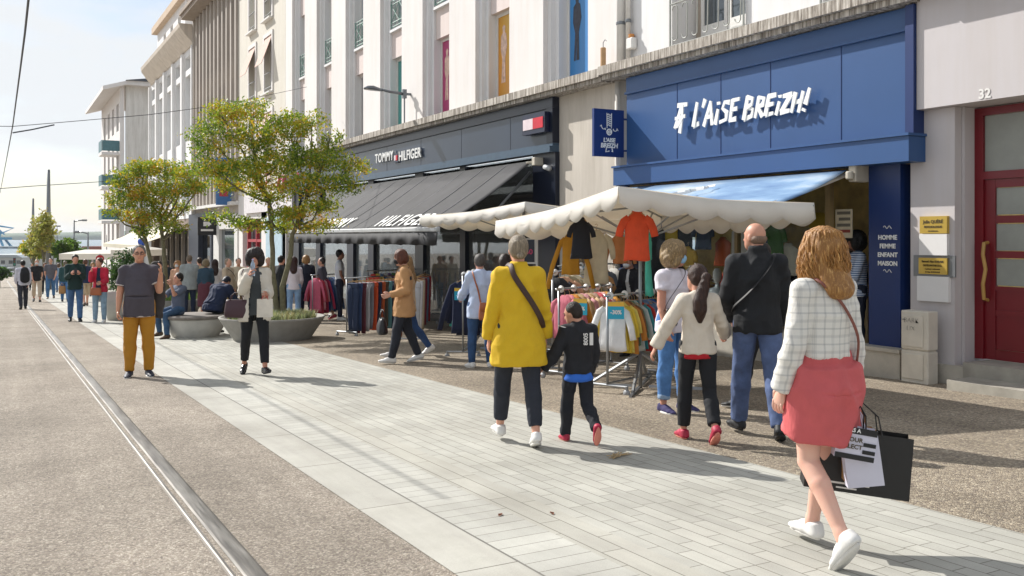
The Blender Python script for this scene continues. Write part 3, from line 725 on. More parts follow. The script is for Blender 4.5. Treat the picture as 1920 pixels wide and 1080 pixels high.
# utility cabinet
p = G(1722, 722); X = XF - .30; ya, yb = FY(1740, X), FY(1689, X)
o = emp('utility_cabinet', (X + .15, (ya + yb) / 2, gz(7.4)), label='beige street electricity cabinet with black graffiti scrawl beside the blue pilaster', cat='cabinet')
cb = plain('cabinet_beige', '#cdc6b8', .6, .12, 4, bump=.1); w = (yb - ya) / 2; zt_ = FZ(1700, 582, X) - gz(7.4); zm = FZ(1700, 655, X) - gz(7.4)
M().box((-.15, -w, 0), (.03, w, zm - .008)).box((-.15, -w, zm + .008), (.03, w, zt_)).box((-.14, -w + .01, zm - .01), (.02, w - .01, zm + .01)).build('cabinet_body', cb, o, bevel=.012)
M().box((-.162, -w + .06, .05), (-.152, w - .02, zm - .04)).build('lower_door', cb, o, bevel=.006)
M().box((-.162, -w + .06, zm + .04), (-.152, w - .02, zt_ - .05)).build('upper_door', cb, o, bevel=.006)
M().lathe([(.012, 0), (.012, .01)], (-.17, w - .05, zm + .35), 8).build('lock', greyp, o)
gr = plain('graffiti_ink', '#26262a', .6)
text_obj('graffiti', 'BARK', .085, gr, (-.166, w - .05, zm + .32), UF, (0, .1, 1), .002, o, -.003, .15)
text_obj('graffiti', 'LIX', .08, gr, (-.166, w - .09, zm + .23), UF, (0, .1, 1), .002, o, -.003, .15)
# -- facades further down the street (E cream, F grey fins, G white curved, H end block)
def opening_wall(o, name, mat, y0, y1, z0, z1, ops, X=XF, depth=.35, skip=None):
    """wall with rectangular openings: ops = list of (ya,yb,za,zb) sorted by y; one column list per y range"""
    m = M(); cols = sorted(set((a, c) for a, c, _, _ in ops)); last = y0
    for a, c in cols:
        m.box((X, last, z0), (X + depth, a, z1)); zz_ = z0
        for _, _, za, zb in sorted([q for q in ops if (q[0], q[1]) == (a, c)], key=lambda q: q[2]):
            if za > zz_: m.box((X, a, zz_), (X + depth, c, za))
            zz_ = zb
        if zz_ < z1: m.box((X, a, zz_), (X + depth, c, z1))
        last = c
    m.box((X, last, z0), (X + depth, y1, z1)); return child(o, name, mat, m)
def window(o, a, c, za, zb, X, pane=None, frame=whitep, mull=True):
    w = M().box((X, a, za), (X + .06, a + .06, zb)).box((X, c - .06, za), (X + .06, c, zb)).box((X, a + .06, zb - .06), (X + .06, c - .06, zb)).box((X, a + .06, za), (X + .06, c - .06, za + .06))
    if mull: w.box((X, (a + c) / 2 - .03, za + .06), (X + .06, (a + c) / 2 + .03, zb - .06))
    wo = child(o, 'window_frame', frame, w)
    g = M().box((X + .02, a + .06, za + .06), (X + .028, c - .06, zb - .06)).build('pane', pane or GL, wo)
def E_(px): return FY(px)
YE0, YE1 = YD1 + .02, E_(447)
o = emp('cream_building', (XF, 41, gz(41)), label='cream building with framed windows and slanting pink blinds beyond the pilastered one', cat='building')
ops = []; 
cols = [(E_(511), E_(497)), (E_(480), E_(468))]
for a, c in cols:
    for za, zb in ((4.6, 6.6), (7.5, 9.7), (10.5, 12.8)): ops.append((a, c, za, zb))
opening_wall(o, 'wall', P_cream, YE0, YE1, 3.4, 14.6, ops)
blind = cloth('#c9aca0'); 
for i, (a, c, za, zb) in enumerate(ops):
    window(o, a, c, za, zb, XF + .2, GLB)
    m = M(); e = .16
    m.box((XF - .05, a - e, za - .1), (XF, a, zb + e)).box((XF - .05, c, za - .1), (XF, c + e, zb + e)).box((XF - .05, a, zb), (XF, c, zb + e))
    child(o, 'window_surround', P_white, m); child(o, 'window_sill', whitep, M().box((XF - .18, a - .1, za - .17), (XF + .1, c + .1, za - .103)))
    r = M(); 
    for z in (za + .1, za + .7): r.tube([(XF - .03, a, z), (XF - .03, c, z)], .02, 5)
    child(o, 'railing', greyp, r)
    if i in (2, 0, 4, 1): child(o, 'window_blind', blind, M().obox((XF - .22, (a + c) / 2, zb - .62), (.0, (c - a) / 2 - .03, 0), (.01, 0, .0), (.22, 0, .6)))
child(o, 'ground_floor', P_white, M().box((XF, YE0, gz(45) - .5), (XF + .3, E_(536), 3.39)).box((XF, E_(490), gz(45) - .5), (XF + .3, E_(500), 3.39)).box((XF, E_(455), gz(45) - .5), (XF + .3, YE1, 3.39)).box((XF, E_(536), 2.3), (XF + .3, E_(455), 3.39)))
child(o, 'shop_sign_board', plain('pale_sign', '#d8d3d6', .5), M().box((XF - .1, E_(552), 2.55), (XF - .003, E_(462), 3.3)))
pk = plain('sign_pink', '#c22a66', .5)
r = M(); c0 = AX(528, 346, XF - .12); r.tube([(c0.x, c0.y + .42 * math.cos(i * .5), c0.z + .32 * math.sin(i * .5)) for i in range(14)], .09, 6, flat=.5)
child(o, 'sign_ring', pk, r)
for tx, px in (('T', 497), ('P', 555)): 
    p = AX(px, 352, XF - .115); q_ = text_obj('sign_letters', tx, .8, pk, p, UF, WF, .02, None, .02); q_.parent = o; q_.matrix_parent_inverse = Matrix.Translation(-o.location)
rd = plain('red_joinery', '#a5303a', .5)
m = M()
for px in (462, 478, 490): m.box((XF + .05, E_(px) - .05, gz(42)), (XF + .2, E_(px) + .05, 2.3))
m.box((XF + .06, E_(490), 1.3), (XF + .19, E_(462), 1.42))
child(o, 'red_window_frame', rd, m, each=1)
child(o, 'shop_window_pane', GL, M().box((XF + .25, E_(536), gz(42)), (XF + .26, E_(455), 2.3)))
child(o, 'window_panel', plain('pale_blue_panel', '#a9c0cc', .6), M().box((XF - .04, E_(530), gz(40) + .1), (XF - .004, E_(500), 2.3)))
YF0, YF1 = YE1 + .02, E_(365)
o = emp('grey_fin_building', (XF, 50, gz(50)), label='grey building with narrow vertical fins and a slate mansard roof', cat='building')
m = M(); n = 11
for k in range(n + 1):
    y = YF0 + (YF1 - YF0 - .25) * k / n; m.box((XF - .12, y, 3.2), (XF + .3, y + .26, 13.6))
child(o, 'fin', P_grey, m, each=1)
m = M(); mg = M(); mf = M()
step = (YF1 - YF0 - .25) / n
for k in range(n):
    y = YF0 + step * k + .26; y2 = YF0 + step * (k + 1)
    for za, zb in ((5.6, 6.4), (8.9, 9.7), (12.6, 13.6), (3.2, 3.5)): m.box((XF + .1, y, za), (XF + .4, y2, zb))
    for za, zb in ((3.5, 5.6), (6.4, 8.9), (9.7, 12.6)):
        mg.box((XF + .25, y, za), (XF + .26, y2, zb)); mf.box((XF + .21, y, zb - .75), (XF + .248, y2, zb - .69)).box((XF + .2, y, zb - .7 + .01), (XF + .245, y2, zb)) if (k % 3 == 1) else mf.box((XF + .21, y, zb - .75), (XF + .248, y2, zb - .69))
child(o, 'spandrel', P_cream, m, each=1); child(o, 'window_pane', GL, mg, each=1); child(o, 'window_frame', whitep, mf, each=1)
child(o, 'eave', plaster('eave_stone', '#a3968a'), M().box((XF - .75, YF0 - .4, 13.62), (XF + .4, YF1, 13.82)).box((XF - .85, YF0 - .5, 13.823), (XF + .4, YF1, 14.0)))
slate = plain('slate', '#4a4f5a', .6, .1, 8)
child(o, 'mansard_roof', slate, M().prism([(-.3, 14.0), (1.6, 17.2), (6, 17.4), (6, 14.0)], (XF, YF0, 0), (1, 0, 0), (0, 0, 1), (0, YF1 - YF0, 0)))
child(o, 'party_wall', P_white, M().box((XF - .3, YF1 - .35, 14.003), (XF + 3, YF1, 18)))
child(o, 'ground_floor', P_grey, M().box((XF + .05, YF0, 2.6), (XF + .5, YF1, 3.2)))
child(o, 'shop_cornice', whitep, M().box((XF - .35, YF0, 3.0), (XF + .05, YF1, 3.15)))
# cafe front in it (dark), glazed bay
dk = plain('cafe_dark', '#2a3140', .5)
child(o, 'cafe_front', dk, M().box((XF - .1, E_(400), gz(55) - .4), (XF + .3, E_(397), 2.8)).box((XF - .1, E_(375), gz(55) - .4), (XF + .3, E_(357), 2.8)).box((XF - .1, E_(397), 1.7), (XF + .3, E_(375), 2.8)))
child(o, 'cafe_window_pane', GLD, M().box((XF + .15, E_(397), gz(56)), (XF + .16, E_(375), 1.7)))
child(o, 'pale_bay', whitep, M().box((XF - .05, E_(447), gz(50) - .4), (XF + .3, E_(441), 2.6)).box((XF - .05, E_(412), gz(52) - .4), (XF + .3, E_(402), 2.6)).box((XF - .05, E_(441), 1.9), (XF + .3, E_(412), 2.6)))
child(o, 'bay_pane', GL, M().box((XF + .1, E_(441), gz(50) - .2), (XF + .11, E_(412), 1.9)))
ps = emp('cafe_sign', AX(388, 424, XF - .5), label='square black projecting cafe sign with a white cup drawing', cat='sign')
M().box((-.45, -.04, -.45), (.45, .04, .45)).build('panel', blackp, ps); M().box((-.18, -.05, .0), (.12, -.042, .22)).box((.12, -.05, .06), (.2, -.042, .16)).box((-.3, -.05, -.25), (.3, -.042, -.15)).build('cup_drawing', whitep, ps); M().tube([(.45, 0, .2), (.6, 0, .2)], .03, 5).build('bracket', blackp, ps)
YG0, YG1 = YF1 + .02, E_(283)
o = emp('white_building', (XF, 66, gz(66)), label='bright white building with rounded cornice, tall window bays and attic storey', cat='building')
n = 5; ops = []; st_ = (YG1 - YG0) / n
for k in range(n):
    a = YG0 + st_ * k + st_ * .28; c = YG0 + st_ * (k + 1) - st_ * .14
    for za, zb in ((3.4, 5.7), (7.1, 10.9), (11.25, 12.0)): ops.append((a, c, za, zb))
opening_wall(o, 'wall', P_bright, YG0, YG1, 2.6, 12.4, ops, depth=.6)
for a, c, za, zb in ops: window(o, a, c, za, zb, XF + .4, GLB)
m = M()
for k in range(n + 1): m.box((XF - .18, YG0 + st_ * k - (.0 if k == 0 else .25), 2.8), (XF, YG0 + st_ * k + (0.25 if k < n else 0), 12.3))
child(o, 'pilaster', P_bright, m, each=1)
rg = []
for y, e in ((YG0, 0), (YG1 - 1.2, 0), (YG1 - .5, -.1), (YG1, -.45), (YG1 + .25, -.9)):
    rg.append([(XF - .55 - e, y, 12.9), (XF - .8 - e, y, 13.25), (XF - .85 - e, y, 13.45), (XF + .6, y, 13.45), (XF + .6, y, 12.4), (XF - .1 - e * .2, y, 12.4)])
child(o, 'cornice', plaster('warm_stone', '#dacfc2'), M().rings(rg), False)
aops = []
for k in range(3):
    a = YG0 + 6 + k * 2.9; aops.append((a, a + 1.1, 14.1, 15.3))
ob_ = opening_wall(o, 'attic_wall', P_bright, YG0 + 4.5, YG1 - 1.4, 13.453, 15.9, aops, X=XF + .25)
child(o, 'attic_side', P_bright, M().box((XF + .603, YG0 + 4.5, 13.453), (XF + 6, YG0 + 4.8, 15.9)))
for a, c, za, zb in aops: window(o, a, c, za, zb, XF + .45)
child(o, 'attic_cornice', plaster('warm_stone2', '#c9b49d'), M().box((XF - .1, YG0 + 4.2, 15.903), (XF + 6, YG1 - 1.0, 16.35)))
child(o, 'attic_roof', slate, M().prism([(-.05, 16.353), (1.8, 17.4), (5, 17.4), (5, 16.353)], (XF, YG0 + 4.5, 0), (1, 0, 0), (0, 0, 1), (0, YG1 - YG0 - 6, 0)))
child(o, 'chimney', P_white, M().box((XF + 1.2, YG0 + .5, 13.453), (XF + 2.6, YG0 + 1.6, 19)))
child(o, 'ground_floor', plaster('brownish', '#8b7b70'), M().box((XF + .02, YG0, 2.0), (XF + .6, YG1, 2.6)).box((XF + .02, YG1 - 1.2, gz(75) - .5), (XF + .6, YG1, 2.0)).box((XF + .02, YG0, gz(75) - .5), (XF + .6, YG0 + .8, 2.0)))
child(o, 'shop_window_pane', GLD, M().box((XF + .5, YG0 + .8, gz(75)), (XF + .51, YG1 - 1.2, 2.0)))
m = M()
for k in range(7): m.box((XF + .3, YG0 + 1.4 + k * 2.2, gz(75)), (XF + .48, YG0 + 1.75 + k * 2.2, 2.0))
child(o, 'shop_post', P_grey, m, each=1)
# end block beyond the side street
YH = FY(225); o = emp('end_block', (XF, YH, gz(YH)), label='pale block with overhanging roof and blue green balconies at the far end', cat='building')
xh1 = XF + 14
fy1 = YH + 17
child(o, 'gable_wall', plaster('pale_gable', '#e0ddd8'), M().box((XF + .5, YH, gz(YH) - .5), (xh1, YH + .4, 15.2)))
hop = []
for k in range(4):
    z0 = .6 + k * 3.55
    for j in range(4):
        a = YH + 1.0 + j * 3.9; hop.append((a, a + 1.9, z0, z0 + 2.5))
opening_wall(o, 'street_wall', P_white, YH + .003, fy1, gz(YH) - 1, 15.2, hop, X=XF)
for a, c, za, zb in hop: window(o, a, c, za, zb, XF + .2, GL)
child(o, 'roof_eave', P_white, M().prism([(-1.5, 14.6), (-1.5, 14.95), (.6, 15.6), (14, 15.6), (14, 15.2), (.4, 15.2)], (XF, YH - .9, 0), (1, 0, 0), (0, 0, 1), (0, fy1 - YH + 2, 0)))
child(o, 'roof', slate, M().prism([(.4, 15.603), (3, 16.0), (13, 16.0), (13.5, 15.603)], (XF, YH - 1.1, 0), (1, 0, 0), (0, 0, 1), (0, fy1 - YH + 1.8, 0)))
bal = plain('balcony_teal', '#4d747c', .5)
for k in range(3):
    z0 = (3.0, 6.1, 9.2)[k]
    bo = child(o, 'balcony', P_white, M().box((XF - 1.5, YH + .3, z0 - .25), (XF, YH + 3.2, z0)))
    r = M().box((XF - 1.5, YH + .32, z0 + .1), (XF - 1.46, YH + 3.18, z0 + 1.05)).box((XF - 1.45, YH + .32, z0 + .1), (XF - .0, YH + .36, z0 + 1.05))
    r.build('balcony_railing', bal, bo)
for i, px in enumerate((272, 279)): pass
m = M()
for z0 in (1.2, 4.75, 8.3, 11.8): m.box((XF + 4.6, YH - .05, z0), (XF + 5.6, YH - .003, z0 + 2.1))
child(o, 'gable_window', GL, m, each=1)
sg = M().box((XF + 1.8, YH - .06, 2.2), (XF + 3.2, YH - .003, 2.8)); child(o, 'street_name_plate', plain('plate_blue', '#3d5a86', .5), sg)
# ------------------------------------------------------------------ people: implicit surfaces meshed with surface nets
A3 = lambda v: np.array(v, dtype=np.float64)
def cone(p0, p1, r0, r1, side=(1, 0, 0), k=.03, flat1=False, flat0=False, cap=0):
    r0 = r0 if isinstance(r0, tuple) else (r0, r0); r1 = r1 if isinstance(r1, tuple) else (r1, r1)
    return ('C', A3(p0), A3(p1), r0, r1, A3(side), k, flat1, flat0, cap)
def ell(c, r, ax=None, k=.02):
    return ('E', A3(c), A3(r), np.eye(3) if ax is None else ax, k)
def chain(pts, rs, side=(1, 0, 0), k=.03, flat1=False, flat0=False, cap=0):
    out = []
    for i in range(len(pts) - 1):
        out.append(cone(pts[i], pts[i + 1], rs[i], rs[i + 1], side, k if i == 0 and not cap else .008, flat1 and i == len(pts) - 2, flat0 and i == 0, cap))
    return out
def sdf_mesh(prims, h, subs=(), planes=(), fold=0, fscale=1.0, seed=0, zf=.8):
    lo = np.full(3, 1e9); hi = -lo
    bbs = []
    for p in prims:
        if p[0] == 'C':
            rm = max(*p[3], *p[4]); a = np.minimum(p[1], p[2]) - rm; b = np.maximum(p[1], p[2]) + rm
        else: rm = max(p[2]); a = p[1] - rm; b = p[1] + rm
        bbs.append((a, b)); lo = np.minimum(lo, a); hi = np.maximum(hi, b)
    lo -= 2.5 * h; hi += 2.5 * h
    n = np.ceil((hi - lo) / h).astype(int) + 1
    ax = [lo[i] + h * np.arange(n[i]) for i in range(3)]
    Fd = np.full(tuple(n), .25, dtype=np.float32)
    def ev(p, X, Y, Z):
        if p[0] == 'C':
            _, p0, p1, r0, r1, sd, k, f1, f0, cp = p
            d = p1 - p0; L = np.linalg.norm(d) + 1e-9; d = d / L
            u = sd - d * sd.dot(d); nu = np.linalg.norm(u)
            if nu < .05: u = np.cross(d, [0, 1, .1]); nu = np.linalg.norm(u)
            u /= nu; w = np.cross(d, u)
            qx, qy, qz = X - p0[0], Y - p0[1], Z - p0[2]
            s = qx * d[0] + qy * d[1] + qz * d[2]; t = np.clip(s / L, 0, 1)
            a = r0[0] + (r1[0] - r0[0]) * t; b = r0[1] + (r1[1] - r0[1]) * t
            qu = qx * u[0] + qy * u[1] + qz * u[2]; qw = qx * w[0] + qy * w[1] + qz * w[2]
            e = s - t * L
            if f1: e = np.minimum(e, 0)
            if f0: e = np.maximum(e, 0)
            m = np.sqrt(qu * qu + qw * qw + e * e) + 1e-9
            c = cp if cp else .5 * (a + b)
            r = np.sqrt((qu / a) ** 2 + (qw / b) ** 2 + (e / c) ** 2) + 1e-9
            dd = m - m / r
            dd = np.where(r < .3, np.minimum(dd, -.7 * np.minimum(a, b)), dd)
            if f1: dd = np.maximum(dd, s - L)
            if f0: dd = np.maximum(dd, -s)
            return dd, k
        _, c, r, axm, k = p
        qx, qy, qz = X - c[0], Y - c[1], Z - c[2]
        q = [qx * axm[i][0] + qy * axm[i][1] + qz * axm[i][2] for i in range(3)]
        m = np.sqrt(q[0] ** 2 + q[1] ** 2 + q[2] ** 2) + 1e-9
        rr = np.sqrt((q[0] / r[0]) ** 2 + (q[1] / r[1]) ** 2 + (q[2] / r[2]) ** 2) + 1e-9
        dd = m - m / rr
        return np.where(rr < .3, np.minimum(dd, -.7 * min(r)), dd), k
    def win(a, b, mg):
        s0 = np.maximum(((a - mg - lo) / h).astype(int), 0); s1 = np.minimum(np.ceil((b + mg - lo) / h).astype(int) + 1, n)
        sl_ = tuple(slice(s0[i], s1[i]) for i in range(3))
        return sl_, ax[0][sl_[0]][:, None, None], ax[1][sl_[1]][None, :, None], ax[2][sl_[2]][None, None, :]
    for p, (a, b) in zip(prims, bbs):
        sl_, X, Y, Z = win(a, b, 2.2 * h + .04)
        if min(s.stop - s.start for s in sl_) <= 0: continue
        dd, k = ev(p, X, Y, Z); cur = Fd[sl_]
        hh = np.maximum(k - np.abs(cur - dd), 0) / k
        Fd[sl_] = np.minimum(cur, dd) - hh * hh * k * .25
    for p in subs:
        rm = max(p[2]); sl_, X, Y, Z = win(p[1] - rm, p[1] + rm, 2.2 * h + .03)
        if min(s.stop - s.start for s in sl_) <= 0: continue
        dd, k = ev(p, X, Y, Z); cur = Fd[sl_]; dd = -dd
        hh = np.maximum(k - np.abs(cur - dd), 0) / k
        Fd[sl_] = np.maximum(cur, dd) + hh * hh * k * .25
    for pt, nn in planes:
        X, Y, Z = ax[0][:, None, None], ax[1][None, :, None], ax[2][None, None, :]
        Fd = np.maximum(Fd, ((X - pt[0]) * nn[0] + (Y - pt[1]) * nn[1] + (Z - pt[2]) * nn[2]).astype(np.float32))
    S = Fd < 0
    cs = tuple(n - 1); acc = np.zeros(cs + (3,), np.float32); cnt = np.zeros(cs, np.float32)
    quads = []
    edges_ = []
    for a in range(3):
        s0 = [slice(None)] * 3; s1 = [slice(None)] * 3; s0[a] = slice(0, -1); s1[a] = slice(1, None)
        f0, f1 = Fd[tuple(s0)], Fd[tuple(s1)]; cr = S[tuple(s0)] != S[tuple(s1)]
        I = np.argwhere(cr)
        if len(I) == 0: continue
        v0 = f0[cr]; v1 = f1[cr]; t = v0 / (v0 - v1)
        P_ = I.astype(np.float32); P_[:, a] += t
        o1, o2 = [i for i in range(3) if i != a]
        ok = np.ones(len(I), bool)
        for o in (o1, o2): ok &= (I[:, o] >= 1) & (I[:, o] < n[o] - 1)
        I, P_, inside = I[ok], P_[ok], S[tuple(s0)][cr][ok]
        cell = []
        for d1, d2 in ((0, 0), (-1, 0), (-1, -1), (0, -1)):
            J = I.copy(); J[:, o1] += d1; J[:, o2] += d2
            idx = np.ravel_multi_index((J[:, 0], J[:, 1], J[:, 2]), cs); cell.append(idx)
            np.add.at(acc.reshape(-1, 3), idx, P_); np.add.at(cnt.reshape(-1), idx, 1)
        q = np.stack(cell, 1)
        flip = inside if a != 1 else ~inside
        q[~flip] = q[~flip][:, ::-1]
        quads.append(q)
    q = np.concatenate(quads); used, inv = np.unique(q, return_inverse=True); q = inv.reshape(q.shape)
    V = acc.reshape(-1, 3)[used] / cnt.reshape(-1)[used][:, None]
    V = V * h + lo
    fv = np.einsum('ij,ij->i', V[q[:, 0]], np.cross(V[q[:, 1]] - V[q[:, 0]], V[q[:, 2]] - V[q[:, 0]])).sum() + np.einsum('ij,ij->i', V[q[:, 0]], np.cross(V[q[:, 2]] - V[q[:, 0]], V[q[:, 3]] - V[q[:, 0]])).sum()
    if fv < 0: q = q[:, ::-1]
    if fold:
        # normals
        e1 = V[q[:, 2]] - V[q[:, 0]]; e2 = V[q[:, 3]] - V[q[:, 1]]; fn = np.cross(e1, e2)
        N = np.zeros_like(V)
        for i in range(4): np.add.at(N, q[:, i], fn)
        N /= np.linalg.norm(N, axis=1)[:, None] + 1e-9
        rs = np.random.RandomState(seed); f = np.zeros(len(V)); warp = V + .03 * np.sin(V[:, [1, 2, 0]] * 17 + seed)
        for i in range(9):
            kk = rs.normal(size=3) * np.array([1.5, 1.5, zf]); kk = kk / np.linalg.norm(kk) * rs.uniform(18, 60) * fscale
            f += np.sin(warp @ kk + rs.uniform(0, 6.3)) * (30 / np.linalg.norm(kk))
        f = np.abs(f / 4.0); V = V + N * ((1 - f).clip(-1, 1) * fold * 1.45)[:, None]
    return V, q
def skin_mat(c='#c99a80'):
    k = 'skin' + c
    if k in MATS: return MATS[k]
    t = NT('skin'); cc = hexc(c); v = t.co()
    t.col(t.ramp(t.noise(v, 12, 3), [(.3, (cc[0], cc[1] * .9, cc[2] * .88)), (.7, cc)])); t.set(Roughness=.5)
    t.b.inputs['Subsurface Weight'].default_value = .12; t.b.inputs['Subsurface Radius'].default_value = (.02, .008, .004); t.b.inputs['Subsurface Scale'].default_value = .5
    MATS[k] = t.m; return t.m
def hair_mat(root, tip=None, stretch=(60, 60, 5)):
    k = 'hair' + str(root) + str(tip)
    if k in MATS: return MATS[k]
    t = NT('hair'); a = hexc(root); b = hexc(tip or root)
    f = t.noise(t.co(stretch), 1.6, 5, .7)
    isl = t.n('ShaderNodeNewGeometry').outputs['Random Per Island']
    c = t.ramp(f, [(.3, tuple(x * .55 for x in a)), (.55, a), (.75, tuple(min(1, x * 1.25) for x in b))])
    c2 = t.ramp(isl, [(0, (.8, .8, .8)), (1, (1.15, 1.15, 1.15))])
    t.col(t.mix(1, c, c2, 'MULTIPLY')); t.set(Roughness=.42); t.b.inputs['Specular IOR Level'].default_value = .35
    t.bump(f, .8, .01); MATS[k] = t.m; return t.m
def rotx(a): a = R(a); return Matrix.Rotation(a, 3, 'X')
def rotz(a): return Matrix.Rotation(R(a), 3, 'Z')
def skeleton(H, fem, pose, wide=1.0):
    """joint positions in the figure's own frame (x right, y forward, z up)"""
    s = H / 1.75; J = {'s': s}
    V3 = Vector; lean = pose.get('lean', 0)
    Rs = rotz(-pose.get('twist', 0)) @ rotx(-lean) @ Matrix.Rotation(R(pose.get('side', 0)), 3, 'Y')
    T = lambda x, y, z: Rs @ V3((x * s, y * s, z * s))
    J['T'] = T; J['Rs'] = Rs
    hw, sw = (.092, .150) if fem else (.088, .175)
    sw *= wide ** .5
    child_ = H < 1.5
    for sd, nm in ((-1, 'L'), (1, 'R')):
        fwd, out, knee = pose.get('leg' + nm, (2, 2, 3))
        hip = V3((sd * hw * s, 0, -.03 * s))
        d1 = V3((sd * math.sin(R(out)), math.sin(R(fwd)), -math.cos(R(fwd)))).normalized()
        kn = hip + d1 * .435 * s
        f2 = fwd - knee
        d2 = V3((sd * math.sin(R(out)) * .4, math.sin(R(f2)), -math.cos(R(f2)))).normalized()
        an = kn + d2 * .42 * s
        J['hip' + nm], J['knee' + nm], J['ank' + nm] = hip, kn, an
        yaw, pitch = pose.get('foot' + nm, (5, 0))
        fd = V3((sd * math.sin(R(yaw)) * math.cos(R(pitch)), math.cos(R(yaw)) * math.cos(R(pitch)), math.sin(R(pitch))))
        J['fd' + nm] = fd; rt = fd.cross(V3((0, 0, 1))).normalized(); J['fu' + nm] = rt.cross(fd).normalized(); J['fr' + nm] = rt
        sh = T(sd * sw, 0, .432)
        af, ao = pose.get('arm' + nm, (5, 8))[:2]
        ef, inn = (pose.get('arm' + nm, (5, 8)) + (15, 0))[2:4]
        u = V3((sd * math.sin(R(ao)), math.sin(R(af)) * math.cos(R(ao)), -math.cos(R(af)) * math.cos(R(ao)))).normalized()
        f = af + ef
        w = V3((sd * (math.sin(R(ao)) * .5 - math.sin(R(inn))), math.sin(R(f)) * math.cos(R(inn)), -math.cos(R(f)) * math.cos(R(inn)))).normalized()
        u, w = Rs @ u, Rs @ w
        J['sh' + nm] = sh; J['el' + nm] = sh + u * .285 * s; J['wr' + nm] = J['el' + nm] + w * .25 * s; J['hd' + nm] = w
    J['neck'] = T(0, -.005, .512); hy, hp, ht = pose.get('head', (0, 0, 0))
    hs = 1.0 / s ** .35                                   # children have larger heads
    J['hs'] = s * hs * .97
    Rh = Rs.copy() if abs(lean) < 25 else rotx(-lean * .5)
    Rh = Rh @ rotz(-hy) @ rotx(-hp) @ Matrix.Rotation(R(ht), 3, 'Y')
    J['Rh'] = Rh; J['hc'] = J['neck'] + Rs @ V3((0, .005, .02)) * s + Rh @ V3((0, .022, .125)) * J['hs']
    low = min((J['ank' + n] + J['fd' + n] * q * s - J['fu' + n] * .085 * s).z for n in 'LR' for q in (-.055, .17))
    J['z0'] = -low
    return J
def torso_profile(fem, w=1.0, belly=0):
    a = [(-.30, .168, .12), (-.14, .174 if fem else .162, .125), (-.02, .165 if fem else .156, .115), (.10, .130 if fem else .144, .098), (.22, .130 if fem else .150, .10),
         (.31, .136 if fem else .150, .114), (.385, .118 if fem else .132, .096), (.43, .092 if fem else .102, .078), (.475, .06 if fem else .068, .056)]
    return [(z, x * w, y * w ** 1.1 + (belly * math.exp(-((z - .1) / .13) ** 2))) for z, x, y in a]
def torso_prims(J, fem, w, off, zlo, zhi, belly=0, flare=0, k=.05, flat=True):
    s = J['s']; T = J['T']; pr = torso_profile(fem, w, belly)
    zs = sorted(set([zlo, zhi] + [p[0] for p in pr if zlo < p[0] < zhi]))
    def at(z):
        if z <= pr[0][0]: return pr[0][1:]
        for p, q in zip(pr, pr[1:]):
            if p[0] <= z <= q[0]:
                f = (z - p[0]) / (q[0] - p[0]); return p[1] + (q[1] - p[1]) * f, p[2] + (q[2] - p[2]) * f
        return pr[-1][1:]
    side = J['Rs'] @ Vector((1, 0, 0)); pts, rs = [], []
    for z in zs:
        a, b = at(z); fl = flare * max(0, (.05 - z)) if flare else 0
        yb = belly * .5 * math.exp(-((z - .1) / .13) ** 2)
        if z < -.05: pts.append(Vector((0, yb * s, z * s)).lerp(T(0, yb, z), .5))
        else: pts.append(T(0, yb, z))
        rs.append(((a + off + fl) * s, (b + off + fl * .8) * s))
    return chain(pts[::-1], rs[::-1], side, k, flat1=flat, cap=.03)
def shoulders(J, w, off, fem):
    s = J['s']; out = []
    for n in 'LR':
        mid = J['T'](0, -.01, .455); out.append(cone(J['T'](0, -.01, .40), J['sh' + n], ((.07 + off) * s, (.07 + off) * s), (.046 * w + off * .7) * s, k=.03))
        out.append(cone(J['T'](0, -.012, .478), J['sh' + n] + Vector((0, 0, .010)), (.042 + off * .8) * s, (.030 + off * .7) * s, k=.03))
    return out
def arm_prims(J, n, w, off, frac=1.0, flat=True, loose=0):
    """frac: 1 = to the wrist, .25 = short sleeve"""
    s = J['s']; sh, el, wr = J['sh' + n], J['el' + n], J['wr' + n]; r = [.047 * w, .042 * w, .040 * w, .028]
    fb = el.lerp(wr, .3)
    if frac >= .55:
        e = el.lerp(wr, min(1, (frac - .5) * 2)); re = (r[1] + (r[3] - r[1]) * min(1, (frac - .5) * 2))
        pts = [sh, el, fb if frac > .7 else e, e] if frac > .7 else [sh, el, e]
        rs = [r[0] + off, r[1] + off, r[2] + off + loose * .5, re + off + loose] if frac > .7 else [r[0] + off, r[1] + off, re + off + loose]
        return chain(pts, [(x * s, x * s) for x in rs], k=.035, flat1=flat)
    e = sh.lerp(el, frac * 2); re = r[0] + (r[1] - r[0]) * frac * 2
    return chain([sh, e], [((r[0] + off) * s,) * 2, ((re + off + loose) * s,) * 2], k=.035, flat1=flat)
def leg_prims(J, n, w, off, frac=1.0, loose=0, flat=True, k=.03):
    s = J['s']; hip, kn, an = J['hip' + n], J['knee' + n], J['ank' + n]
    top = hip + Vector((0, 0, .02 * s)); mid = hip.lerp(kn, .5)
    dirk = (an - kn); cal = kn.lerp(an, .3) + Vector((0, -.012 * s, 0))
    R_ = [.088 * w, .076 * w, .056 * w, .056 * w, .036]
    pts = [top, mid, kn]; rs = [R_[0] + off, R_[1] + off, R_[2] + off + loose * .4]
    if frac > .5:
        g = (frac - .5) * 2
        if g > .35: pts.append(cal); rs.append(R_[3] + off + loose * .6)
        e = kn.lerp(an, g); re = R_[3] + (R_[4] - R_[3]) * max(0, (g - .3) / .7); pts.append(e); rs.append(re + off + loose)
    else:
        e = hip.lerp(kn, frac * 2); pts = [top, mid if frac > .3 else top.lerp(e, .5), e]; rs = [R_[0] + off, R_[1] + off, R_[1] + off + loose]
    return chain(pts, [(x * s, x * s) for x in rs], k=k, flat1=flat)
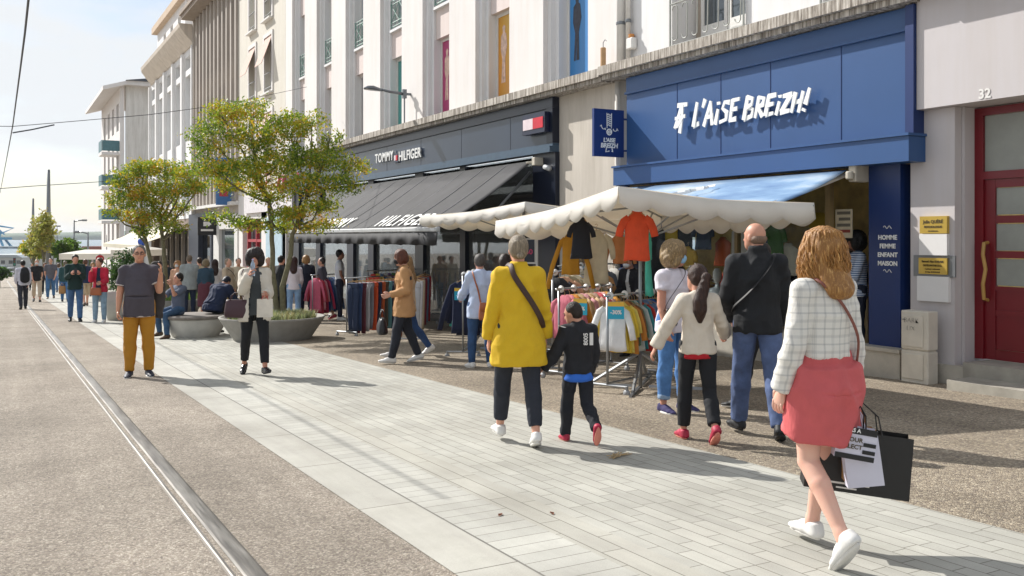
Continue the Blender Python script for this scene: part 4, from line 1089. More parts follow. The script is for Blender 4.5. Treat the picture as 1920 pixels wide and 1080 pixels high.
def head_prims(J, fem):
    c, Rh, s = J['hc'], J['Rh'], J['hs']; ax = np.array([list(Rh @ Vector(v)) for v in ((1, 0, 0), (0, 1, 0), (0, 0, 1))])
    P_ = lambda x, y, z: c + Rh @ Vector((x, y, z)) * s
    out = [ell(P_(0, -.012, .022), (.074 * s, .092 * s, .093 * s), ax, .02), ell(P_(0, .028, -.03), (.058 * s, .062 * s, .085 * s), ax, .03),
           ell(P_(0, .062, -.088), (.024 * s, .024 * s, .02 * s), ax, .03), ell(P_(0, .040, -.062), (.045 * s, .045 * s, .036 * s), ax, .03),
           cone(P_(0, .082, .012), P_(0, .104, -.022), .009 * s, .014 * s, k=.012), ell(P_(0, .084, -.052), (.022 * s, .012 * s, .010 * s), ax, .01),
           cone(P_(-.03, .076, .032), P_(.03, .076, .032), .010 * s, .010 * s, k=.012)]
    for sd in (-1, 1): out.append(ell(P_(sd * .074, -.008, -.012), (.010 * s, .020 * s, .032 * s), ax, .008))
    out += chain([J['neck'] - J['Rs'] @ Vector((0, 0, .07 * J['s'])), J['neck'], P_(0, -.02, -.06)], [(.062 * s,) * 2, ((.05 if fem else .06) * s,) * 2, (.052 * s,) * 2], k=.03)
    subs = [ell(P_(sd * .03, .096, .012), (.016 * s, .016 * s, .010 * s), ax, .015) for sd in (-1, 1)]
    return out, subs
def hand(m, J, n, grip=.5, palm=None):
    s = J['s'] * .97; w, d = J['wr' + n], J['hd' + n].normalized(); sd = -1 if n == 'L' else 1
    ref = J['Rs'] @ Vector(palm or (-sd, 0, 0))          # palm faces inward
    pn = (ref - d * ref.dot(d)); pn = pn.normalized() if pn.length > .1 else d.orthogonal().normalized()
    sw = d.cross(pn).normalized()
    th = J['Rs'] @ Vector((0, 1, .3))
    if sw.dot(th) < 0: sw = -sw                           # thumb side
    # palm
    b = w + d * .0; rings = []
    for f, a, t in ((-.02, .024, .019), (0, .025, .019), (.025, .034, .018), (.06, .041, .016), (.088, .040, .013), (.096, .034, .008)):
        c = b + d * f * s + pn * .004 * s
        rings.append([c + sw * a * s * math.cos(2 * math.pi * i / 12) + pn * t * s * math.sin(2 * math.pi * i / 12) for i in range(12)])
    m.rings(rings)
    for i, (o, L, r) in enumerate(((.030, .074, .0088), (.010, .082, .009), (-.010, .076, .0086), (-.030, .060, .0078))):
        p = b + d * .086 * s + sw * o * s; g = grip + .06 * i; pts = [p - d * .01 * s]; dd = (d + sw * o * 1.2).normalized(); ang = 0
        pts.append(p)
        for j, fr in enumerate((.45, .32, .25)):
            ang += g * (.75 if j == 0 else .95)
            v = (d * math.cos(ang) + pn * math.sin(ang) + sw * o * 1.6).normalized(); p = p + v * L * fr * s; pts.append(p)
        m.tube(pts, [r * s * 1.05, r * s * 1.05, r * s, r * .92 * s, r * .7 * s], 7)
    p = b + d * .018 * s + sw * .026 * s
    v1 = (d * .7 + sw * .62 + pn * .25).normalized(); v2 = (d * .92 + sw * .12 + pn * (.25 + grip * .5)).normalized()
    m.tube([p, p + v1 * .035 * s, p + v1 * .04 * s + v2 * .03 * s, p + v1 * .04 * s + v2 * .056 * s], [.014 * s, .0125 * s, .0105 * s, .007 * s], 8)
    return b + d * .095 * s + pn * .022 * s
def shoe(J, n, h, up, sole, par, high=False, kind='sneaker'):
    s = J['s']; a, fd, fu = J['ank' + n], J['fd' + n], J['fu' + n]; fr = J['fr' + n]
    g = a - fu * .085 * s
    P_ = lambda f, u, r=0: g + fd * f * s + fu * u * s + fr * r * s
    pr = chain([P_(-.045, .035), P_(.05, .038), P_(.125, .028), P_(.172, .022)], [(.034 * s, .034 * s), (.042 * s, .036 * s), (.046 * s, .027 * s), (.032 * s, .019 * s)], side=fr, k=.02)
    if kind == 'sneaker': pr += chain([P_(-.035, .045), P_(-.030, .085 if not high else .11)], [(.036 * s,) * 2, (.038 * s,) * 2], side=fr, k=.03, flat1=True) + [cone(P_(-.02, .07), P_(.07, .05), .03 * s, .03 * s, k=.03)]
    V, q = sdf_mesh(pr, h, planes=[(P_(0, .016), -A3(fu))])
    o = mkmesh('shoe', V, q, up, par, True)
    m = M(); rg = []
    for z, e in ((.0, -.003), (.004, .001), (.020, .002), (.023, -.003)):
        ring = []
        for i in range(20):
            t_ = 2 * math.pi * i / 20; f = .063 + .128 * math.cos(t_); wd = (.036 + .010 * math.cos(t_ - .6)) * math.sin(t_) * (1.15 - .15 * math.cos(t_) ** 2)
            ring.append(P_(f + e * math.cos(t_), z, wd + e * math.sin(t_)))
        rg.append(ring)
    m.rings(rg); so_ = m.build('sole', sole, o, True)
    if kind == 'sneaker' and J['s'] > .6 and h < .012:
        m = M()
        for k in range(4): m.tube([P_(.035 + .022 * k, .068 - .008 * k, -.02), P_(.040 + .022 * k, .075 - .009 * k, 0), P_(.035 + .022 * k, .068 - .008 * k, .02)], .0035 * s, 4)
        m.build('laces', whitep, o)
    return o
SK = '#d0a088'
def person(px, py, heading, H, label, fem=True, w=1.0, belly=0, pose=None, skin=SK, hair=None, top=None, bottom=None, shoes=None, res=.012, cat='person',
           mask=None, glasses=False, grip=(.5, .5), loc=None, zoff=0, seed=0, group=None, extra=None, palm=(None, None)):
    pose = pose or {}; J = skeleton(H, fem, pose, w); s = J['s']; J['lw'] = pose.get('lw', 1)
    g = Vector(loc) if loc is not None else G(px, py)
    e = emp('person', g, R(heading), label, cat, group)
    root = emp('pose_tmp'); bpy.data.objects.remove(root)
    off = Vector((0, 0, J['z0'] + zoff)); J['off'] = off
    for k_ in list(J):
        v = J[k_]
        if isinstance(v, Vector) and k_[:2] not in ('fd', 'fu', 'fr') and k_ not in ('hdL', 'hdR', 'off'): J[k_] = v + off
    T0 = J['T']; J['T'] = lambda x, y, z: T0(x, y, z) + off
    legs_off = off
    # --- body
    prims, subs = head_prims(J, fem)
    def _tp(o_, lo, hi, fl=0, b=belly): 
        # torso needs the pelvis part in figure space
        s_ = J['s']; pr = torso_prims({'s': s_, 'T': T0, 'Rs': J['Rs']}, fem, w, o_, lo, hi, b, fl)
        return [(p[0], p[1] + A3(off), p[2] + A3(off)) + p[3:] for p in pr]
    prims += _tp(-.012, -.10, .475) + shoulders(J, w, -.012, fem)
    for n in 'LR': prims += arm_prims(J, n, w, -.002, 1.0, False) + leg_prims(J, n, w * J.get('lw', 1), -.004, 1.0, 0, False)
    if bottom and bottom.get('bare'):
        for n in 'LR':
            prims += [cone(J['ank' + n] + (J['knee' + n] - J['ank' + n]) * .05, J['ank' + n] - J['fu' + n] * .04 * s + J['fd' + n] * .02 * s, .034 * s, .034 * s, k=.02)]
    V, q = sdf_mesh(prims, res, subs)
    m = M(); gp = {}
    for i, n in enumerate('LR'): gp[n] = hand(m, J, n, grip[i], palm[i])
    J['gp'] = gp
    nv = len(V); hv = np.array([list(v) for v in m.v]); 
    me_v = [tuple(v) for v in V] + [tuple(v) for v in m.v]; me_f = [list(f) for f in q.tolist()] + [[i + nv for i in f] for f in m.f]
    body = mkmesh('body', me_v, me_f, skin_mat(skin), e, True)
    # --- trousers / skirt
    def gar(name, pr, mat, fold=.006, fs=1.0, planes=(), sm=True, zf=.8):
        V, q = sdf_mesh(pr, res, planes=planes, zf=zf, fold=fold, fscale=fs, seed=seed + len(name)); return mkmesh(name, V, q, mat, e, sm)
    if bottom:
        if bottom['t'] == 'trousers':
            pr = _tp(.006, -.12, bottom.get('waist', .06), b=0)
            for n in 'LR': pr += leg_prims(J, n, w, bottom.get('off', .008), bottom.get('len', 1.0), bottom.get('loose', .006))
            gar('trousers', pr, bottom['m'], bottom.get('fold', .005), 1.2)
            if bottom.get('cuff'):
                for n in 'LR':
                    a_, b_ = J['ank' + n], J['knee' + n]; c_ = b_.lerp(a_, (bottom.get('len', 1) - .5) * 2)
                    gar('trouser_cuff', [cone(c_ + (b_ - a_).normalized() * .05 * s, c_, (.046 + bottom.get('loose', 0)) * s + .010, (.044 + bottom.get('loose', 0)) * s + .012, flat1=True, flat0=True)], bottom['cuff'], .001)
        if bottom['t'] == 'skirt':
            L = bottom['len']; pr = _tp(.022, -.02, .10, b=0); hm = (J['kneeL'] + J['kneeR']) / 2
            c0 = T0(0, 0, .03) + off; c1 = Vector((0, 0, -.08 * s)) + off; kn = Vector((hm.x * .6, hm.y * .6, -L * s + off.z))
            pr += chain([c0, c1, kn], [(.206 * s * w, .170 * s * w), (.218 * s * w, .195 * s * w), (bottom.get('rx', .235) * s * w, bottom.get('ry', .205) * s * w)], (1, 0, 0), .04, True, cap=.03)
            gar('skirt', pr, bottom['m'], bottom.get('fold', .010), .9, zf=.22)
        if bottom.get('also'):
            pr = _tp(.002, -.12, .06, b=0)
            for n in 'LR': pr += leg_prims(J, n, w, .004, bottom['also'][1], .004)
            gar('leggings', pr, bottom['also'][0], .003)
    # --- tops: list of garments from inner to outer
    for i, t_ in enumerate(top or []):
        o_ = t_.get('off', .010 + .012 * i); lo = t_.get('lo', -.10)
        pr = _tp(o_, lo, .475, t_.get('flare', 0)) + shoulders(J, w, o_ * .8, fem)
        for n in 'LR':
            f = t_.get('sl' + n, t_.get('sl', 1.0))
            if f: pr += arm_prims(J, n, w, t_.get('aoff', o_ * .75), f, True, t_.get('loose', .004))
        if t_.get('collar'): pr += [cone(J['neck'] - (J['Rs'] @ Vector((0, 0, .03))) * s, J['neck'] + (J['Rs'] @ Vector((0, -.005, t_['collar']))) * s, ((.072 if fem else .082) * s, .072 * s), (.066 * s, .066 * s), k=.02, flat1=True)]
        else: pass
        if t_.get('open'):                                # an open jacket: the front is cut away in a wedge
            V, q = sdf_mesh(pr, res, fold=t_.get('fold', .006), seed=seed + 5)
            qq = V[q].mean(1); inv = J['Rs'].inverted(); loc_ = (qq - A3(off)) @ np.array([list(r) for r in inv]).T
            op = t_['open'] * s; zz_ = loc_[:, 2] / s
            kill = (loc_[:, 1] > .02 * s) & (np.abs(loc_[:, 0]) < op * (1.0 - .5 * np.clip(zz_ / .5, 0, 1)))
            arm_ok = np.zeros(len(qq), bool)
            ob = mkmesh(t_['n'], V, q[~kill], t_['m'], e, True); sd_ = ob.modifiers.new('s', 'SOLIDIFY'); sd_.thickness = .008; sd_.offset = -1
        else: ob = gar(t_['n'], pr, t_['m'], t_.get('fold', .006), t_.get('fs', 1.0))
        if t_.get('trim'):
            z_ = t_['trim'][1]; 
            gar('hem_trim', _tp(o_ + .003, lo - .012, lo + .006, t_.get('flare', 0)), t_['trim'][0], 0)
            for n in 'LR':
                if t_.get('sl', 1) < .5:
                    c_ = J['sh' + n].lerp(J['el' + n], t_['sl'] * 2); d_ = (J['el' + n] - J['sh' + n]).normalized()
                    gar('sleeve_trim', [cone(c_ - d_ * .012, c_ + d_ * .004, (.05 * w + o_ + .008) * s, (.05 * w + o_ + .008) * s, flat1=True, flat0=True)], t_['trim'][0], 0)
    # --- shoes
    if shoes:
        for n in 'LR': shoe(J, n, max(.007, res * .75), shoes[0], shoes[1], e, kind=shoes[2] if len(shoes) > 2 else 'sneaker')
    # --- hair
    c, Rh, hs = J['hc'], J['Rh'], J['hs']; HP = lambda x, y, z: c + Rh @ Vector((x, y, z)) * hs
    ax = np.array([list(Rh @ Vector(v)) for v in ((1, 0, 0), (0, 1, 0), (0, 0, 1))]); J['HP'] = HP
    down = Vector((0, 0, -1))
    if hair:
        kd, hm = hair[0], hair[1]; pr = []; f_ = .004; vol = hair[2] if len(hair) > 2 else 1.0
        cap = [ell(HP(0, -.030, .034), (.082 * hs * vol, .088 * hs * vol, .092 * hs * vol), ax, .02)]
        if kd == 'short': pr = cap + [ell(HP(0, -.05, -.015), (.070 * hs, .055 * hs, .065 * hs), ax, .02)]; sb = [ell(HP(0, .10, -.01), (.2, .075 * hs, .07 * hs), ax, .01)]
        elif kd == 'bald': pr = [ell(HP(0, -.035, -.022), (.0765 * hs, .068 * hs, .045 * hs), ax, .01)]
        elif kd in ('bob', 'curly', 'wavy'):
            v_ = vol * .97; pr = [ell(HP(0, -.022, .040), (.092 * hs * v_, .098 * hs * v_, .092 * hs * v_), ax, .02), ell(HP(0, -.045, -.02), (.098 * hs * v_, .075 * hs * v_, .085 * hs * v_), ax, .02)]
            for sd in (-1, 1): pr.append(ell(HP(sd * .074, .012, -.02), (.030 * hs * v_, .045 * hs * v_, .075 * hs * v_), ax, .02))
            f_ = .010 if kd == 'bob' else .026
        elif kd == 'long':
            L = hair[3] if len(hair) > 3 else .28; b0 = HP(0, -.06, .0)
            pr = cap + [ell(HP(0, -.03, .0), (.092 * hs, .085 * hs, .09 * hs), ax, .02)] + chain([b0, HP(0, -.075, -.09), J['neck'] + J['Rs'] @ Vector((0, -.10, -.02 - L * .5)) * s, J['neck'] + J['Rs'] @ Vector((0, -.11, -L)) * s], [(.085 * hs, .05 * hs), (.09 * hs, .045 * hs), (.085 * hs, .035 * hs), (.06 * hs, .02 * hs)], J['Rs'] @ Vector((1, 0, 0)), .03)
            f_ = .010
        elif kd == 'tail':
            L = hair[3] if len(hair) > 3 else .3
            pr = cap + [ell(HP(0, -.05, -.01), (.072 * hs, .06 * hs, .065 * hs), ax, .02)] + chain([HP(0, -.105, .035), HP(0, -.15, .0), J['neck'] + J['Rs'] @ Vector((0, -.13, -.08)) * s, J['neck'] + J['Rs'] @ Vector((0, -.13, -L * .6)) * s, J['neck'] + J['Rs'] @ Vector((0, -.12, -L)) * s], [(.022 * hs, .022 * hs), (.035 * hs, .03 * hs), (.055 * hs, .036 * hs), (.055 * hs, .035 * hs), (.02 * hs, .015 * hs)], J['Rs'] @ Vector((1, 0, 0)), .02)
            f_ = .009
        elif kd == 'bun': pr = cap + [ell(HP(0, -.05, -.01), (.074 * hs, .062 * hs, .075 * hs), ax, .02), ell(HP(0, -.12, -.055), (.026 * hs, .024 * hs, .026 * hs), ax, .008)]; f_ = .003
        fs_ = 2.2 if kd in ('curly', 'wavy') else 2.0
        V, q = sdf_mesh(pr, res * .9, subs=[ell(HP(0, .115, -.035), (.060 * hs, .075 * hs, .085 * hs), ax, .015)], fold=f_, fscale=fs_, seed=seed + 9)
        ho = mkmesh('hair', V, q, hm, e, True)
        nst = hair[4] if len(hair) > 4 else 0
        if nst:
            L = hair[3]; rr = random.Random(seed); mm = M()
            for i in range(nst):
                az = rr.uniform(-2.6, 2.6); el_ = rr.uniform(-.1, 1.35)
                d0 = Vector((math.sin(az) * math.cos(el_), -math.cos(az) * math.cos(el_), math.sin(el_)))
                p = HP(d0.x * .086, -.02 + d0.y * .098, .03 + d0.z * .094)
                az2 = az; ca = math.cos(az2); rad = (.115 + .02 * rr.random()) * hs * vol; end = L * rr.uniform(.75, 1.08)
                pts = [p]; ph = rr.uniform(0, 6.3); fr = rr.uniform(38, 62); am = hair[5] * rr.uniform(.5, 1.2)
                zt_ = p.z; ze = J['neck'].z - end * s; ns_ = 18
                for j in range(1, ns_ + 1):
                    f = j / ns_; z = zt_ + (ze - zt_) * f; bulge = math.sin(min(1, f * 1.6) * math.pi / 2)
                    r_ = (.06 + (.0 if el_ > 1 else .03)) * hs + (rad - .06 * hs) * bulge - .035 * f ** 3 * hs
                    dirv = Rh @ Vector((math.sin(az2), -math.cos(az2) * .9, 0)); base = Vector((c.x, c.y, 0)) + (Rh @ Vector((0, -.02, 0))) * hs
                    q_ = base + Vector((dirv.x, dirv.y, 0)) * r_; wv = am * f
                    pts.append(Vector((q_.x + wv * math.sin(fr * z + ph), q_.y + wv * math.cos(fr * z + ph * 1.3), z)))
                mm.tube(pts, [.004] + [rr.uniform(.003, .007)] * (ns_ - 1) + [.002], 5, False, .5)
            mm.build('hair_strands', hm, ho, True)
    # --- face
    if res < .017:
        mm = M()
        for sd in (-1, 1): mm.lathe([(.001, -.0065), (.005, -.005), (.0065, 0), (.005, .005), (.001, .0065)], HP(sd * .030, .080, .012), 8)
        mm.build('eyes', plain('eye_dark', '#4a3c34', .2), body, True)
        mm = M()
        for sd in (-1, 1): mm.tube([HP(sd * .048, .074, .030), HP(sd * .033, .088, .036), HP(sd * .016, .091, .031)], .0032, 5)
        mm.build('eyebrows', plain('brow', '#5b4637', .8), body, True)
        if not mask:
            M().tube([HP(-.024, .084, -.056), HP(-.010, .093, -.053), HP(.010, .093, -.053), HP(.024, .084, -.056)], [.003, .0055, .0055, .003], 6).build('lips', plain('lips', '#a8605a', .45), body, True)
    if mask:
        mt = plain('mask_blue', '#8fb9d8', .8, .04) if mask == 'blue' else (plain('mask_black', '#14161a', .8) if mask == 'black' else plain('mask_white', '#d6d8da', .8))
        V, q = sdf_mesh([ell(HP(0, .050, -.045), (.062 * hs, .060 * hs, .052 * hs), ax, .02), ell(HP(0, .088, -.02), (.024 * hs, .026 * hs, .026 * hs), ax, .03)], res * .8, planes=[(HP(0, .02, 0), -A3(Rh @ Vector((0, 1, 0))))])
        mo = mkmesh('face_mask', V, q, mt, e, True)
        mm = M()
        for sd in (-1, 1):
            mm.tube([HP(sd * .058, .03, -.02), HP(sd * .078, .0, .0)], .002, 4); mm.tube([HP(sd * .055, .03, -.075), HP(sd * .078, -.01, -.03)], .002, 4)
        mm.build('ear_loops', mt, mo)
    if glasses:
        mm = M()
        for sd in (-1, 1):
            mm.tube([HP(sd * .033 + .024 * math.cos(i * math.pi / 5), .1, .010 + .016 * math.sin(i * math.pi / 5)) for i in range(11)], .0034, 5)
            mm.tube([HP(sd * .057, .1, .016), HP(sd * .078, .0, .012)], .0022, 4)
        mm.build('glasses', blackp, e)
    J['e'] = e; J['g'] = g; J['mw'] = Matrix.Translation(g) @ Matrix.Rotation(R(heading), 4, 'Z')
    return J
def W_(J, p): return J['mw'] @ Vector(p)
# wardrobe
def sole(c='#d8d6d0'): return plain('sole' + c, c, .7, .1)
SH_white = (plain('white_leather', '#dad8d4', .5, .05), sole()); SH_black = (plain('black_leather', '#15151a', .45, .1), sole('#202022'), 'sneaker')
SH_red = (plain('red_mesh', '#a82240', .6, .3, 30), sole('#d98a78')); SH_dark = (plain('navy_shoe', '#232b3c', .6), sole('#3a3a3c')); SH_brown = (plain('brown_shoe', '#5a4638', .6), sole('#3a322c'))
def denim(c='#3d5a80'):
    k = 'denim' + c
    if k in MATS: return MATS[k]
    t = NT('denim'); cc = hexc(c); v = t.co()
    t.col(t.ramp(t.noise(v, 7, 5, .65), [(.3, tuple(x * .72 for x in cc)), (.7, tuple(min(1, x * 1.35) for x in cc))])); t.set(Roughness=.85)
    b1 = t.bump(t.noise(t.co((1, 1, .4)), 16, 3), .5, .015); t.bump(t.noise(v, 350, 2), .3, .002, b1); MATS[k] = t.m; return t.m
# bags
def loft_bag(name, loc, rz, w, h, t, mat, label, cat='bag', handle=None, taper=.85, group=None, sag=.0, strap=None, tilt=0):
    """soft bag: local x = width, y = thickness; origin at the grip, body hanging below"""
    o = emp(name, loc, rz, label, cat, group); hh = handle or 0
    if tilt: o.rotation_euler = (0, tilt, rz)
    rg = []
    for i in range(9):
        f = i / 8; z = -hh - h * f; ww = w / 2 * (taper + (1 - taper) * math.sin(min(1, f * 1.3) * math.pi / 2)) * (.93 if i in (8,) else 1); tt = t / 2 * (.45 + .55 * math.sin(min(1, f * 1.4) * math.pi / 2)) * (.8 if i == 8 else 1)
        ring = []
        for k in range(20):
            a = 2 * math.pi * k / 20; cx = abs(math.cos(a)) ** .55 * (1 if math.cos(a) > 0 else -1); sy = abs(math.sin(a)) ** .7 * (1 if math.sin(a) > 0 else -1)
            ring.append((ww * cx, tt * sy * (1 + .05 * math.sin(3 * a + i)), z - sag * math.cos(math.pi / 2 * cx) * f))
        rg.append(ring)
    M().rings(rg).build('bag_body', mat, o, True)
    if hh:
        m = M()
        for sy in (-1, 1): m.tube([(-w * .26, sy * t * .22, -hh - .015), (-w * .22, sy * t * .18, -hh * .5), (-w * .1, sy * .01, -.01), (w * .1, sy * .01, -.01), (w * .22, sy * t * .18, -hh * .5), (w * .26, sy * t * .22, -hh - .015)], .007, 6)
        m.build('handle', mat, o, True)
    return o
def paper_bag(loc, rz, w, h, t, mat, label, handle=.12, prints=(), hm=None, tilt=0, group=None):
    o = emp('shopping_bag', loc, rz, label, 'shopping bag', group); o.rotation_euler = (0, tilt, rz)
    z1, z0 = -handle, -handle - h; a, c = w / 2, t / 2
    V = [(-a * 1.02, -c, z0), (a * 1.02, -c, z0), (a * 1.02, c, z0), (-a * 1.02, c, z0), (-a, -c * .8, z1), (a, -c * .8, z1), (a, c * .8, z1), (-a, c * .8, z1), (-a * .97, 0, z1 - .02), (a * .97, 0, z1 - .02), (-a * .95, -c * .1, (z0 + z1) / 2), (a * .95, c * .1, (z0 + z1) / 2)]
    m = M().add(V, [[0, 3, 2, 1], [0, 1, 5, 4], [2, 3, 7, 6], [0, 4, 8, 10], [3, 10, 8, 7], [0, 10, 3], [1, 11, 9, 5], [2, 6, 9, 11], [1, 2, 11]])
    m.build('bag_body', mat, o)
    if handle:
        m = M()
        for sy in (-1, 1): m.tube([(-w * .2, sy * c * .8, z1 - .01), (-w * .15, sy * c * .5, z1 + handle * .6), (0, 0, 0), (w * .15, sy * c * .5, z1 + handle * .6), (w * .2, sy * c * .8, z1 - .01)], .004, 5)
        m.build('handle', hm or mat, o)
    for (x0, x1, f0, f1, mt) in prints:
        yf = lambda f: -(c * 1.0 + (c * .8 - c) * f) - .003
        za, zb_ = z0 + h * f0, z0 + h * f1
        M().add([(x0 * w, yf(f0), za), (x1 * w, yf(f0), za), (x1 * w, yf(f1), zb_), (x0 * w, yf(f1), zb_), (x0 * w, yf(f0) - .001, za), (x1 * w, yf(f0) - .001, za), (x1 * w, yf(f1) - .001, zb_), (x0 * w, yf(f1) - .001, zb_)], [[4, 5, 6, 7], [0, 3, 2, 1]]).build('print', mt, o)
    return o
def strap(J, pts, name, lab, mat, r=.012, flat=.3, parent=None, side=None):
    m = M(); P_ = [W_(J, p) for p in pts]
    # smooth the polyline
    out = []
    for i in range(len(P_) - 1):
        p0, p1, p2, p3 = P_[max(i - 1, 0)], P_[i], P_[i + 1], P_[min(i + 2, len(P_) - 1)]
        for j in range(5):
            t = j / 5; out.append(.5 * ((2 * p1) + (p2 - p0) * t + (2 * p0 - 5 * p1 + 4 * p2 - p3) * t * t + (3 * p1 - p0 - 3 * p2 + p3) * t ** 3))
    out.append(P_[-1])
    m.tube(out, r, 8, True, flat, side=side)
    o = m.build('strap', mat, None, True)
    if parent is not None:
        o.parent = parent; bpy.context.view_layer.update(); o.matrix_parent_inverse = parent.matrix_world.inverted()
    return o
# ------------------------------------------------------------------ the cast
hb = hair_mat
BK = cloth('#15161a'); NV = cloth('#1a2238'); 
# check jacket: woven plaid from object coordinates
t = NT('plaid_cloth'); v = t.co()
def bands(axis_scale, rot=(0, 0, 0)):
    w = t.n('ShaderNodeTexWave', Scale=1.0, Distortion=.15); w.bands_direction = 'X'; w.wave_profile = 'SIN'
    t.l(t.co(axis_scale, rot), w.inputs['Vector']); return w.outputs['Fac']
base = hexc('#d9d6cf'); thin = t.ramp(bands((4.1, 0, 0)), [(.0, (.76, .77, .79)), (.05, (1, 1, 1)), (.90, (1, 1, 1)), (.95, (.80, .81, .83)), (.985, (.95, .95, .95)), (1, (.80, .81, .82))])
thinz = t.ramp(bands((0, 0, 4.1), (0, R(90), 0)), [(0, (.74, .75, .77)), (.05, (1, 1, 1)), (.88, (1, 1, 1)), (.94, (.80, .81, .83)), (.985, (.93, .93, .93)), (1, (.78, .79, .81))])
c_ = t.mix(1, base, thin, 'MULTIPLY'); c_ = t.mix(1, c_, thinz, 'MULTIPLY'); t.col(c_); t.set(Roughness=.9)
b1 = t.bump(t.noise(t.co((1, 1, .4)), 14, 3), .6, .02); t.bump(t.noise(v, 260, 2), .35, .003, b1); PLAID = t.m
# near woman, seen from behind, carrying shopping
J1 = person(1545, 1044, -6, 1.645, 'woman with long wavy blond hair, plaid jacket and coral pink skirt carrying shopping bags', True, .93, 0,
    dict(lw=1.13, legL=(2, 0, 40), legR=(15, 0, 3), footL=(4, -50), footR=(4, 0), armL=(2, 11, 16, 2), armR=(-4, 10, 14, 0), head=(8, 0, 0), twist=-4),
    '#dcb09c', ('long', hb('#a8763e', '#e3bb7a', (70, 70, 6)), .80, .07, 900, .018), [dict(n='jacket', m=PLAID, lo=.085, off=.015, sl=1.0, loose=.010, fold=.008, flare=.0, collar=.01)],
    dict(t='skirt', m=cloth('#c25a5c', .08), len=.335, bare=True, fold=.012, rx=.212, ry=.195), (plain('white_leather', '#dad8d4', .5, .05), sole('#cfccc6')), .0078, grip=(.35, 1.0))
# yellow coat
J2 = person(972, 836, -20, 1.69, 'woman in a long yellow coat, grey hair in a low bun, holding a boy\'s hand', True, 1.0, 0,
    dict(legL=(17, 3, 4), legR=(-6, 2, 16), footL=(8, 4), footR=(3, -20), armL=(4, 12, 10, 0), armR=(6, 13, 6, 0), head=(0, 2, 0)), '#cf9d86',
    ('bun', hb('#8d7f6b', '#c0b199', (80, 80, 8))), [dict(n='coat', m=cloth('#d0aa1a', .05), lo=-.30, off=.024, flare=.12, loose=.010, fold=.009, collar=.035)],
    dict(t='trousers', m=cloth('#262a34'), len=.92, loose=.004), SH_white, .009, grip=(.4, .9))
J3 = person(1084, 830, -14, 1.15, 'small boy in a black hooded jacket over blue, hand in hand with the yellow coat', False, .93, 0,
    dict(legL=(14, 3, 8), legR=(-4, 2, 50), footL=(3, 0), footR=(6, -68), armL=(-2, 26, 30, -22), armR=(5, 10, 15), head=(-48, 22, 0)), '#c2937a',
    ('short', hb('#2e241e', None, (90, 90, 20)), .98), [dict(n='shirt', m=cloth('#2c66c4'), lo=-.17, off=.014, sl=0, flare=.1), dict(n='jacket', m=cloth('#1c1d22'), lo=-.07, off=.034, loose=.014, fold=.009, collar=.05)],
    dict(t='trousers', m=cloth('#1d1f27'), loose=.012, fold=.008), SH_red, .009, grip=(.7, .5))
J4 = person(1308, 826, -30, 1.44, 'girl with long brown ponytail, cream jacket and black trousers beside the bald man', True, .92, 0,
    dict(legL=(10, 3, 6), legR=(-6, 2, 34), footL=(14, 0), footR=(-6, -42), armL=(-4, 34, 10, -12), armR=(24, 24, 34, -6), head=(-30, 6, 4)), '#c2917a',
    ('tail', hb('#3b241a', '#5c3a28', (70, 70, 7)), 1.0, .27, 0), [dict(n='shirt', m=cloth('#b01824'), lo=-.13, off=.012, sl=0), dict(n='jacket', m=cloth('#cfc4b4', .05), lo=-.085, off=.026, loose=.010, fold=.007)],
    dict(t='trousers', m=cloth('#17181d'), loose=.012, len=.94), SH_red, .009, grip=(.4, .9))
J5 = person(1420, 821, -34, 1.79, 'bald man with stubble in a black jacket and grey blue trousers seen from behind', False, .98, 0,
    dict(legL=(14, 3, 4), legR=(-9, 4, 16), footL=(18, 2), footR=(10, -22), armL=(10, 12, 34, 18), armR=(8, 10, 22, 6), head=(-42, 4, 0)), '#c08f78',
    ('bald', hb('#8d7260')), [dict(n='jacket', m=cloth('#17191d'), lo=-.12, off=.030, loose=.012, fold=.010, collar=.06, fs=.8)],
    dict(t='trousers', m=denim('#4c5c80'), loose=.014, fold=.008), (plain('black_mesh', '#141518', .6), sole('#1b1b1d')), .009, grip=(.9, .5))
J6 = person(1262, 771, -172, 1.65, 'blond curly haired woman in white t-shirt, jeans and blue mask, hand at her face', True, 1.08, .01,
    dict(legL=(4, 3, 4), legR=(3, 5, 6), footL=(8, 0), footR=(10, 0), armL=(24, 6, 124, 12), armR=(6, 10, 14, 0), head=(-34, 2, 0)), '#c48f78',
    ('curly', hb('#8a7352', '#c4a878', (50, 50, 18)), 1.12), [dict(n='t_shirt', m=cloth('#d5cfd8', .04), lo=-.13, off=.018, sl=.24, loose=.012, fold=.008)],
    dict(t='trousers', m=denim('#4a76ac'), loose=.008, len=.93, cuff=denim('#8ba3bf')), (cloth('#3a3560'), sole()), .010, mask='blue', grip=(.7, .4))
J7 = person(1392, 770, 30, 1.66, 'person in black clothes and dark trainers almost hidden behind the bald man', True, 1.0, 0,
    dict(legL=(16, 3, 6), legR=(-10, 3, 26), footL=(6, 0), footR=(8, -30), armL=(5, 8, 20), armR=(5, 10, 30)), '#b98570', ('short', hb('#2a221d')),
    [dict(n='jacket', m=cloth('#1b1c20'), lo=-.12)], dict(t='trousers', m=cloth('#15161b')), (plain('black_mesh', '#141518', .6), sole()), .012)
J7['e'].location.x += .25
